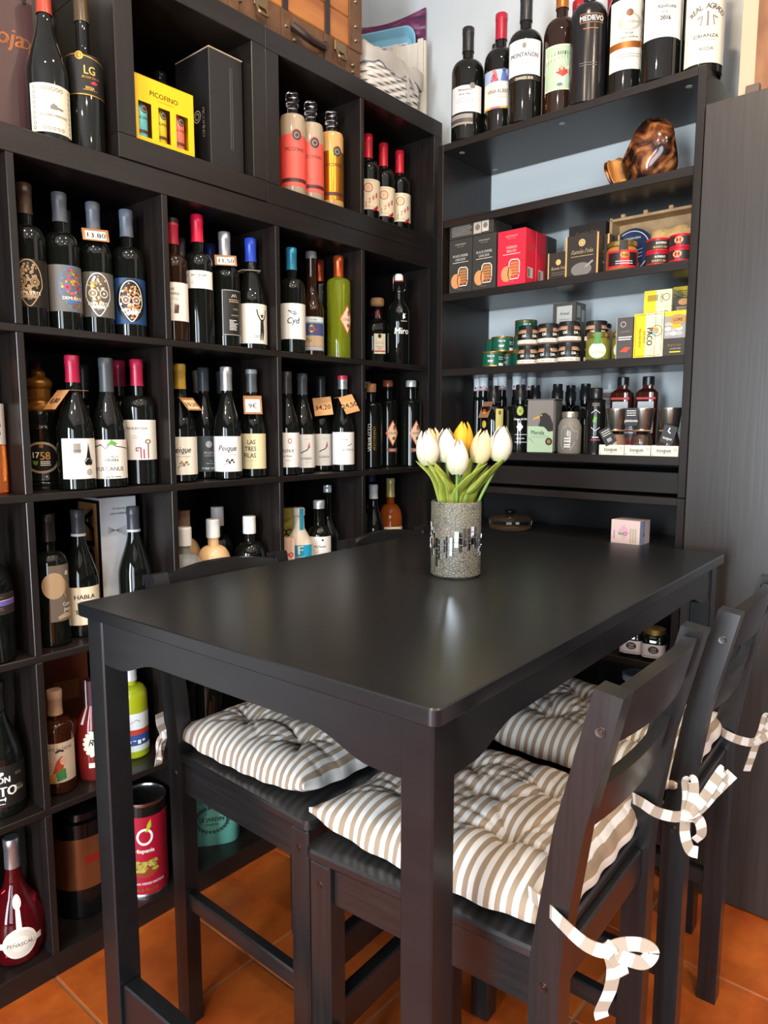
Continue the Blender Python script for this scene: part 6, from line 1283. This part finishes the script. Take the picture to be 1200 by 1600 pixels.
# --- oil and grinder shelf
ZS = BZ[3]
GO = 'dark oil bottles with black caps'
def oilart(p, r_, c):
    p.fn = cyl_fn(.0402, .075)
    for v, colr in ((.046, '#b83a22'), (.010, '#c9b04a'), (-.026, '#a83a68')): p.disc(-.034, v, .0095, hx(colr), 1.25, 16); p.rect(-.040, -.028, v - .0015, v + .0015, YB2)
    p.rect(.006, .032, -.055, .058, hx('#b8b068'), 6); p.disc(.019, .046, .005, hx('#7a5a2e'), 1.4); p.lines(.009, .029, (.030, .0, -.010, -.020), .0012, hx('#6a6030'))
def oilart2(p, r_, c): p.fn = cyl_fn(.0402, .075); p.disc(-.002, .050, .010, hx('#8f9a2e'), 1.4, 16); p.disc(-.002, .050, .004, hx('#5f6a1e')); p.t('Campos de Uleila', 0, .026, .0065, WHITE, .65, .2); p.poly([(-.012, .002), (-.002, .016), (.008, .002), (-.002, -.012)], WHITE); [p.rect(-.016, .020, v, v + .0014, WHITE) for v in (-.022, -.045)]; p.t('ARBEQUINA', .0, -.033, .004, WHITE, .8); [p.disc(.040, v, .008, hx(cc), 1.3) for v, cc in ((.040, '#b83a22'), (.008, '#c9b04a'), (-.024, '#a83a68'))]
def oil(label, x, y, yaw, art, h=.206):
    t = thing('oil_bottle', label, 'bottle', (x, y, ZS), yaw, GO); b = MB()
    b.lathe([(0, .002), (.036, .002), (.039, 0), (.040, .004), (.040, .132), (.037, .140), (.020, .144), (.0150, .147), (.0150, .165), (0, .166)], M_GLASSK, 32); b.build('glass', t, 40)
    b = MB(); b.lathe([(.0165, .158), (.0175, .159), (.0180, .186), (.0150, .190), (.0150, h - .001), (.013, h), (0, h)], BLID, 24); b.build('cap', t, 40)
    if art: p = Pr(lambda u, v, o: (0, 0, 0)); art(p, 0, 0); p.build('print', t)
oil('dark oil bottle with three coloured dots and olive label, left one', .318, -.132, -58, oilart); oil('dark oil bottle with white lozenge print, behind the white tulip', .412, -.130, -58, oilart2)
for x, y, l in ((.414, -.040, 'behind the lozenge oil bottle'), (.500, -.058, 'left, behind the green tin'), (.500, .032, 'right, behind the green tin'), (.573, -.018, 'left of the pale tall tube')): oil('black-capped dark oil bottle, ' + l, x, y, -60, None, .208)
price_tag('blank brown card tag on the left oil bottle', .318, -.132, ZS + .155, -105, '', '#8a6248', .044, .055, None, 24)
for i, (x, y) in enumerate(((.192, -.030), (.226, -.050), (.268, -.030), (.300, -.055), (.342, -.032), (.364, .025))):
    bottle('dark bottle with white red-printed paper cap, %s from the left' % ('first', 'second', 'third', 'fourth', 'fifth', 'sixth')[i], x, y, ZS, r=.0170, h=.246, yaw=-55, cap='#c9d3d4', cr=.6, capz=.80, nr=.0135, kind='bordeaux', group='slim dark bottles with white paper caps', name='slim_bottle',
           art=lambda p, r_, c: (setattr(p, 'fn', cyl_fn(.0150, .204)), p.ring(.0, 0, .004, .006, hx('#a84a58'), 12), p.disc(.010, -.003, .004, hx('#a84a58')), p.disc(-.011, .002, .004, hx('#a84a58')), p.rect(-.018, .018, -.0085, -.005, hx('#a84a58'))))
t = thing('oil_tin', 'tall oil tin with a blackbird above a sage green panel', 'tin', (.500, -.140, ZS), -84)
b = MB(); b.box(-.030, .030, -.0445, .0445, 0, .158, pmat('grey_tin', lin('#6a6560'), .28, .3), bev=.006); c = b.build('body', t); b = MB(); b.box(-.031, .031, -.0455, .0455, .156, .160, pmat('tin_rim', (.5, .48, .45), .25, .9), bev=.0015); b.build('rim', t)
p = Pr(flat_fn(.030, .079)); p.rect(-.040, .040, -.077, .000, hx('#9fb596')); p.rect(-.040, .040, .0, .077, hx('#77716b'))
p.poly([(-.006, .0), (.0, .020), (-.004, .030), (.004, .038), (.016, .040), (.030, .030), (.040, .006), (.040, -.014), (.026, -.016), (.012, -.002)], hx('#26221f')); p.poly([(-.002, .032), (-.024, .022), (-.022, .020), (-.002, .025)], hx('#d8922e')); p.disc(.003, .032, .0024, hx('#d8b23e')); p.disc(.003, .032, .0012, BLACKI)
p.t('Merula', -.008, -.018, .0125, hx('#4a5648'), .85); p.lines(-.03, .03, (-.030, -.034), .001, hx('#6a7a68')); p.disc(.028, -.045, .011, hx('#2a2a22'), 1, 18); p.disc(.028, -.045, .006, GOLD); p.line([(-.038, -.034), (-.026, -.042), (-.020, -.050)], .0012, hx('#4a5648')); p.build('print', c)
def cjar(label, x, y):
    t = thing('glass_jar', label, 'jar', (x, y, ZS), -66, 'clear spice jars with silver lids'); b = MB()
    b.lathe([(0, .002), (.029, .002), (.032, 0), (.034, .004), (.034, .078), (.028, .094), (.0215, .102), (.0215, .106), (0, .107)], pmat('filled_spice_glass', lin('#7c776e'), .06), 32); b.build('glass', t, 40)
    b = MB(); b.lathe([(.022, .104), (.0235, .105), (.0235, .118), (.022, .121), (0, .121)], pmat('silver_lid', lin('#b8b0a4'), .3, .8), 28); b.build('lid', t, 40)
    p = Pr(cyl_fn(.0343, .046)); fr = hx('#a9b6c0'); p.line([(-.018, -.032), (-.024, -.022), (-.024, .022), (-.014, .032), (.004, .032), (.012, .020), (.026, .018), (.026, .004), (.012, -.022), (.004, -.034), (-.018, -.032)], .0014, fr); p.t('Sel', -.006, .012, .007, fr, .9, .2); [p.lines(-.014, .004, (v,), .004, WHITE) for v in (-.002, -.010, -.020, -.026)]; p.build('print', t)
cjar('clear glass spice jar with silver lid, front one', .586, -.145); cjar('clear glass spice jar with silver lid, right and a little behind', .634, -.075)
t = thing('oil_can', 'tall black oil can with green leaf and white print', 'can', (.660, -.135, ZS), -66)
b = MB(); b.lathe([(0, .001), (.027, .001), (.0285, 0), (.0285, .004), (.0275, .006), (.0275, .146), (.0285, .149), (.026, .153), (.018, .158), (0, .158)], pmat('black_tin', (.006, .006, .006), .18), 32); b.build('body', t, 40); b = MB(); b.lathe([(.017, .156), (.018, .160), (.018, .184), (.0155, .188), (0, .188)], BLID, 24); b.build('cap', t, 40)
p = Pr(cyl_fn(.0277, .082)); p.poly([(-.008, .010), (-.004, .026), (.004, .022), (.002, .006)], hx('#5f9a2e')); p.line([(-.012, .034), (0, .044), (.012, .034)], .0014, WHITE); p.line([(-.012, -.006), (0, -.016), (.012, -.006)], .0014, WHITE); p.lines(-.010, .010, (.056, .061), .003, GREY); p.lines(-.008, .010, (-.034,), .003, WHITE); p.rect(-.012, .014, -.043, -.040, hx('#a83a58')); p.build('print', t)
t = thing('canister', 'tall pale tube with clear lid and food picture at the back', 'canister', (.634, .022, ZS), -66)
b = MB(); b.lathe([(0, 0), (.027, 0), (.028, .002), (.028, .190), (0, .191)], hx('#c3c2be', .5), 32); b.build('body', t, 40); b = MB(); b.lathe([(.0285, .190), (.0285, .240), (.027, .242), (0, .242)], hx('#8e9496', .3), 32); b.build('lid', t, 40); p = Pr(cyl_fn(.0282, .13)); p.rect(-.03, .03, .034, .050, hx('#7d6f6a'), 8); p.disc(.002, -.012, .013, hx('#c9962e'), .8); p.lines(-.016, .016, (.026, .018), .003, GREY); p.build('print', t)
GS = 'bottles of dark sauce with black caps'
for x, y, l in ((.694, -.028, 'left'), (.762, -.010, 'right')):
    t = thing('sauce_bottle', 'square dark red sauce bottle with black cap, %s one at the back' % l, 'bottle', (x, y, ZS), -80, GS); b = MB()
    b.lathe([(0, 0), (.026, 0), (.028, .003), (.031, .150), (.031, .176), (.022, .184), (.015, .188), (.015, .200), (0, .201)], pmat('dark_red_sauce', (.055, .010, .006), .06), 28, sq=5); b.build('glass', t, 40); b = MB(); b.lathe([(.0165, .196), (.017, .198), (.017, .220), (.015, .222), (0, .222)], BLID, 20); b.build('cap', t, 40)
    p = MB(); p.box(.0300, .0316, -.022, .022, .060, .150, hx('#c3c4c4', .5), bev=.0002); p.build('label', t); p = MB(); p.box(.0302, .0320, -.026, .026, .156, .162, hx('#c02a2a', .5), bev=.0002); p.build('band', t)
carton('slim black and red pack between oil can and pepper grinder', .733, -.084, ZS, -72, .050, .025, .130, BLACKI, lambda p, a, c: (p.rect(-a, a, -c, -.018, hx('#b01c22')), p.lines(-.02, .02, (.048, .042), .004, WHITE), p.poly([(-.006, .052), (.004, .062), (.006, .048)], WHITE), p.lines(-.018, .018, (.012, .006, -.004), .003, WHITE), p.rect(-.01, .008, -.002, .003, REDI)))
M_STEEL = pmat('brushed_steel', lin('#a39c92'), .26, .95); M_SALT = pmat('pink_salt', lin('#b58468'), .6); M_PEP = grain_mat('peppercorns', lin('#3a241a'), lin('#6a4a38'), .5, (160, 160, 160), .5, detail=1)
CARD = hx('#d8cfbc', .6)
def grinder(label, x, fill, tagtext, side):
    t = thing('spice_grinder', label, 'grinder', (x, -.145, ZS), -86, 'steel-topped grinders in white card trays')
    b = MB()
    for a in ((-.032, .032, -.035, -.0345, 0, .028), (-.032, .032, .0345, .035, 0, .028), (.0315, .032, -.035, .035, 0, .028), (-.032, -.0315, -.035, .035, 0, .028), (-.032, .032, -.035, .035, 0, .0006)): b.box(*a, CARD, bev=.0001)
    c = b.build('card_tray', t, 0); p = Pr(flat_fn(.032, .014)); p.t('toque', -.002, .002, .0105, hx('#2e2a26'), 1.05, bold=.0003); p.lines(-.012, .012, (-.008,), .0010, GREY); p.ring(.027, .004, .0025, .0035, GREY, 10); p.rect(-.032, -.030, -.012, -.008, GREY); p.build('print', c)
    b = MB(); b.lathe([(0, .001), (.026, .001), (.028, .004), (.028, .040), (.022, .064), (.022, .074), (0, .075)], M_CLEAR, 28); b.build('glass', t, 40)
    b = MB(); b.lathe([(0, .004), (.0255, .004), (.0258, .038), (.019, .056), (0, .058)], fill, 24); b.build('filling', t, 40)
    b = MB(); b.lathe([(.0235, .068), (.0235, .074), (.0250, .076), (.0310, .124), (.0315, .126), (.0305, .1285), (0, .1285)], M_STEEL, 32); b.build('steel_head', t, 40)
    b = MB(); T_ = Matrix.Translation((.0315, side[0], side[1])) @ Matrix.Rotation(side[2], 4, 'X'); b.box(0, .0006, -.017, .017, -.024, .024, pmat('black_card', (.02, .02, .022), .5), bev=.0001, T=T_); o = b.build('tag', t, 0)
    p = Pr(lambda u, v, off: tuple(T_ @ Vector((.0007 + off, u, v)))); p.t(tagtext, 0, -.010, .008, WHITE, .9, bold=.0003); p.line([(-.001, .018), (-.003, .008), (.004, .004)], .003, WHITE) if tagtext == 'toque' else p.lines(-.012, .012, (.016, .010, .004), .002, WHITE); p.build('print', o)
    b = MB(); b.lathe([(.0240, .066), (.0262, .0675), (.0240, .069)], hx('#b58a5a', .7), 24); b.build('cord', t)
grinder('steel-topped grinder of pink salt with barcode tag, left of three', .726, M_SALT, '|||||', (-.012, .052, .5)); grinder('steel-topped grinder of peppercorns, middle of three', .799, M_PEP, 'pimienta', (-.020, .105, 0)); grinder('steel-topped grinder with large hanging tag, right of three', .872, M_PEP, 'toque', (.008, .058, -.25))
# --- lower bookcase
carton('small pink and lilac printed box behind the table edge', .781, -.150, LZ[3], -93, .083, .066, .066, hx('#d9bfbb', .5), lambda p, a, c: (p.poly([(-.022, .0), (-.004, .022), (.014, .0), (-.004, -.022)], hx('#d3a9b8')), p.ring(.0, -.004, .003, .0055, hx('#a85a5a'), 14), p.rect(-.020, -.004, -.008, -.002, hx('#7aa060')), [p.rect(.014 + .007 * i, .018 + .007 * i, -.028, .012, hx('#b0a888')) for i in range(3)], p.t('MENUDO', -.032, -.008, .005, hx('#c06a98'), .8, 0, R90)), lambda p, a, c: (p.rect(-a, 0, -c, c, hx('#8b94b8')), p.disc(-.008, -.006, .006, hx('#5f8a4a'))))
t = thing('glass_jar', 'low wide glass jar with knobbed lid half hidden by the vase', 'jar', (.385, -.130, LZ[3]), -60)
b = MB(); b.lathe([(0, .001), (.060, .001), (.066, .004), (.068, .030), (.060, .040), (.020, .046), (0, .047)], clear('smoky_clear_glass', (.72, .71, .68)), 36); b.build('glass', t, 40); b = MB(); b.lathe([(0, .003), (.062, .003), (.064, .012), (0, .013)], hx('#6a5540', .6), 30); b.build('contents', t); b = MB(); b.lathe([(.014, .046), (.018, .052), (.018, .060), (0, .062)], M_GLASSK, 20); b.build('knob', t, 40)
for i, x in enumerate((.862, .800)):
    t = thing('preserve_jar', 'dark jar with white paper band and round stamp, %s one under the table' % ('right', 'left')[i], 'jar', (x, -.150, LZ[2]), -78, 'dark jars with white paper bands'); b = MB()
    b.lathe([(0, 0), (.028, 0), (.031, .004), (.031, .070), (.027, .076), (0, .076)], M_GLASSK, 28, sq=5); b.build('glass', t, 40); b = MB(); b.lathe([(.029, .074), (.029, .088), (.026, .090), (0, .090)], GOLDLID, 24); b.build('lid', t, 40)
    b = MB(); b.lathe([(.0318, .012), (.0318, .050)], hx('#c6b9b4', .6), 28, sq=5); l = b.build('band', t, 40); p = Pr(lambda u, v, off: (.0322 + off, u, .031 + v)); p.disc(.002, .004, .014, hx('#2a2220'), .72, 20); p.t('CASA', .002, .007, .005, hx('#d8cfc4'), .8); p.t('LOLA', .002, .0, .005, hx('#d8cfc4'), .8); p.lines(-.024, .024, (-.014,), .0024, GREY); p.build('print', l)
t = thing('glass_jar', 'clip-top jar with pale lid on the lowest visible shelf', 'jar', (.806, -.115, LZ[1]), -60)
b = MB(); b.lathe([(0, 0), (.040, 0), (.043, .004), (.043, .110), (.038, .122), (0, .123)], M_GLASSK, 28); b.build('glass', t, 40); b = MB(); b.lathe([(.040, .120), (.042, .122), (.042, .138), (.038, .141), (.030, .139), (0, .139)], hx('#9fb0b8', .3), 28); b.build('lid', t, 40)
# --- on the tall cabinet
t = thing('decorated_board', 'beige board with brown marbled motif standing on the tall cabinet', 'board', (1.190, -.140, 2.0266), -90)
M_MARB = grain_mat('brown_marbled_wood', lin('#a5764f'), lin('#6b4227'), .6, (6, 8, 5), .05)
one('board', t, hx('#b99c82', .7), -.03, .03, -.185, .185, 0, .45)
p = Pr(flat_fn(.0302, .20)); p.strip([(-.150 + .03 * math.sin(i * .5) * .0 + .02 * i, .22 - .004 * i) for i in range(16)], [(-.150 + .02 * i, -.20) for i in range(16)], M_MARB); p.build('motif', t)
one('foot', t, hx('#5a4a42', .6), .030, .044, -.165, -.135, 0, .022)

# ------------------------------------------------------------------ vase and tulips on the table
VX, VY = .722, -.922
t = thing('mosaic_vase', 'cylindrical vase of crackled glass mosaic with mirror tiles, on the table', 'vase', (VX, VY, TZ + .0003))
def crackle():
    m = pmat('crackle_mosaic', (.2, .18, .12), .42, spec=.6); N, L, B = nodes(m); tc_ = N.new('ShaderNodeTexCoord'); vo = N.new('ShaderNodeTexVoronoi'); vo.inputs['Scale'].default_value = 170; vo.feature = 'DISTANCE_TO_EDGE'; v2 = N.new('ShaderNodeTexVoronoi'); v2.inputs['Scale'].default_value = 170
    L.new(tc_.outputs['Object'], vo.inputs[0]); L.new(tc_.outputs['Object'], v2.inputs[0]); rp = N.new('ShaderNodeValToRGB'); e = rp.color_ramp.elements; e[0].position = .0; e[0].color = (.040, .032, .018, 1); e[1].position = .12; e[1].color = (.15, .128, .066, 1); L.new(vo.outputs['Distance'], rp.inputs[0])
    mx = N.new('ShaderNodeMix'); mx.data_type = 'RGBA'; mx.blend_type = 'OVERLAY'; mx.inputs[0].default_value = .22; L.new(rp.outputs[0], mx.inputs[6]); L.new(v2.outputs['Color'], mx.inputs[7]); hs = N.new('ShaderNodeHueSaturation'); hs.inputs['Saturation'].default_value = .55; L.new(mx.outputs[2], hs.inputs['Color']); L.new(hs.outputs[0], B.inputs['Base Color'])
    bp = N.new('ShaderNodeBump'); bp.inputs['Strength'].default_value = .8; bp.inputs['Distance'].default_value = .002; L.new(vo.outputs['Distance'], bp.inputs['Height']); L.new(bp.outputs[0], B.inputs['Normal']); return m
VH, VR = .151, .0505
b = MB(); b.lathe([(0, 0), (VR - .004, 0), (VR, .004), (VR, VH - .003), (VR - .002, VH), (VR - .005, VH), (VR - .006, VH - .004), (VR - .006, .008), (0, .008)], crackle(), 48); b.build('body', t, 40)
M_MIRR = pmat('mirror_chip', (.86, .87, .88), .04, 1.0)
rn = random.Random(12)
def chip(a, z0, w, h):
    q = MB(); k = w / VR; q.lathe([(VR - .0002, z0), (VR + .0011, z0 + .0004), (VR + .0011, z0 + h - .0004), (VR - .0002, z0 + h)], M_MIRR, 2, a - k / 2, a + k / 2)
    for s_ in (-1, 1):
        aa = a + s_ * k / 2; c, d = math.cos(aa), math.sin(aa); q.add([((VR - .0002) * c, (VR - .0002) * d, z0), ((VR + .0011) * c, (VR + .0011) * d, z0 + .0004), ((VR + .0011) * c, (VR + .0011) * d, z0 + h - .0004), ((VR - .0002) * c, (VR - .0002) * d, z0 + h)], [(0, 1, 2, 3)], M_MIRR)
    q.build('mirror_tile', t, 0)
va = math.radians(-55.5)
i = 0; a = -math.pi
while a < math.pi - .1:
    w = .0072; top = .092 + .012 * math.sin(a * 3) + rn.uniform(-.006, .006); n_ = rn.choice((2, 3)); z_ = top
    for k in range(n_):
        h = rn.choice((.010, .014, .021)); z_ -= h + .001
        chip(a + va, z_, w, h)
    a += (w + .0012) / VR; i += 1
M_STEM = pmat('tulip_stem', lin('#6f8f3a'), .45, sss=.1); 
def leafmat():
    m = grain_mat('tulip_leaf', lin('#93993a'), lin('#7a842e'), .45, (90, 90, 6), .08); return m
M_LEAF = leafmat()
def petal_mesh(c1, c2, nm):
    m = pmat('petal_' + nm, c1, .5, sss=.15); N, L, B = nodes(m); tc_ = N.new('ShaderNodeTexCoord'); sp = N.new('ShaderNodeSeparateXYZ'); rp = N.new('ShaderNodeValToRGB'); rp.color_ramp.elements[0].color = (*c2, 1); rp.color_ramp.elements[1].color = (*c1, 1); rp.color_ramp.elements[0].position = .0; rp.color_ramp.elements[1].position = .55
    L.new(tc_.outputs['Generated'], sp.inputs[0]); L.new(sp.outputs[2], rp.inputs[0]); L.new(rp.outputs[0], B.inputs['Base Color'])
    b = MB(); n, k = 10, 8; vs = []; fs = []; H = .066
    for i in range(n + 1):
        s_ = i / n; r_ = .0212 * math.sin(math.pi * min(1, .06 + .90 * s_) ** .80) ** .62; w = 1.0 * math.sin(math.pi * (.10 + .87 * s_)) ** .55 + .06
        for j in range(k + 1):
            u = j / k * 2 - 1; a = u * w; rr_ = r_ * (1 + .04 * (1 - abs(u))) ; tip = .0045 * (1 - abs(u)) * s_ ** 3; vs.append((rr_ * math.cos(a) + .0006, rr_ * math.sin(a), H * s_ + tip))
    for i in range(n):
        for j in range(k): a = i * (k + 1) + j; fs.append((a, a + 1, a + k + 2, a + k + 1))
    b.add(vs, fs, m); return b.mesh('petal', 60)
PM = {'white': petal_mesh(lin('#cfc6b8'), lin('#c3bc92'), 'white'), 'peach': petal_mesh(lin('#d8b489'), lin('#c5b882'), 'peach'), 'yellow': petal_mesh(lin('#d89a1c'), lin('#cb9a38'), 'yellow')}
def leaf(t, base, rim_, mid, tip, w, nrm):
    path = bez([base, rim_, mid, tip], 6); n = len(path); b = MB(); vs = []; fs = []
    side = Vector(nrm)
    for i, p in enumerate(path):
        s_ = i / (n - 1); tg = (path[min(i + 1, n - 1)] - path[max(i - 1, 0)]).normalized(); sd = (side - tg * side.dot(tg)).normalized(); up = tg.cross(sd); h = 1.35 * w * (math.sin(math.pi * (.22 + .78 * s_) ** 1.0) ** .8 + .02)
        for u in (-1, -.5, 0, .5, 1): vs.append(tuple(p + sd * u * h + up * (.18 * h * (abs(u) - .4))))
    for i in range(n - 1):
        for j in range(4): a = i * 5 + j; fs.append((a, a + 1, a + 6, a + 5))
    b.add(vs, fs, M_LEAF); o = b.build('leaf', t, 70); md = o.modifiers.new('thickness', 'SOLIDIFY'); md.thickness = .0008
RV = Vector((.763, .647, 0)); FV = Vector((-.647, .763, 0)); ZR0 = .020
def tulip(label, kind, s_, d, zb, lean, size=1.0, leaves=()):
    # s_: metres to the right as seen from the near table edge, d: depth, zb: height of the bloom base above the table
    t = thing('tulip', label, 'flower', (VX, VY, TZ + .010), 0, 'artificial tulips in the mosaic vase')
    top = RV * s_ + FV * d; foot = top * .18; Bp = Vector((top.x, top.y, zb))
    b = MB(); b.sweep(bez([(foot.x, foot.y, 0), (top.x * .45, top.y * .45, zb * .55), tuple(Bp)], 7), M_STEM, .0032, 8); b.build('stem', t, 60)
    ax = (RV * lean + Vector((0, 0, 1))).normalized(); M_ = Vector((0, 0, 1)).rotation_difference(ax).to_matrix().to_4x4()
    for ring_ in (0, 1):
        for k in range(3):
            o = link('petal', PM[kind], t); o.matrix_local = Matrix.Translation(Bp) @ M_ @ Matrix.Rotation(2.094 * k + 1.047 * ring_ + s_ * 40, 4, 'Z') @ Matrix.Rotation(.02 if ring_ == 0 else -.05, 4, 'Y') @ Matrix.Scale((size if ring_ == 0 else size * .96), 4)
    for (bs, ms, mz, ts, td, tz, w) in leaves:
        P0 = RV * bs + FV * (td * .4); P1 = RV * ms + FV * td * .8; P2 = RV * ts + FV * td
        leaf(t, (P0.x * .6, P0.y * .6, .09), (P0.x, P0.y, .150), (P1.x, P1.y, mz + .022), (P2.x, P2.y, tz), w, RV * .8 + FV * .6)
tulip('white tulip, leftmost in the vase', 'white', -.056, -.012, .213, -.12, 1.0, [(-.028, -.046, .17, -.083, -.02, .222, .010), (-.022, -.030, .16, -.062, -.030, .222, .011)])
tulip('peach tulip just behind the leftmost white one', 'peach', -.042, .038, .216, -.10, 1.02, [(-.010, -.020, .16, -.052, -.028, .226, .009)])
tulip('white tulip upright left of the middle', 'white', -.020, .006, .218, -.02, .98, [(-.006, -.014, .15, -.048, -.034, .212, .009)])
tulip('white tulip lowest and nearest, in front of the yellow one', 'white', -.002, -.030, .196, .02, .98, [(.002, .020, .16, .056, -.036, .218, .013)])
tulip('yellow tulip, the tallest in the vase', 'yellow', .012, .030, .230, .06, 1.0, [(.012, .022, .17, .036, .0, .245, .011)])
tulip('peach tulip right of the yellow one', 'peach', .044, .000, .216, .16, .98, [(.020, .034, .165, .062, -.010, .236, .012), (.016, .030, .14, .076, -.03, .220, .009)])
tulip('white and yellow tulip, rightmost in the vase', 'white', .084, -.004, .220, .10, 1.02, [(.030, .056, .165, .104, -.018, .236, .013), (.026, .040, .15, .066, .01, .21, .010)])
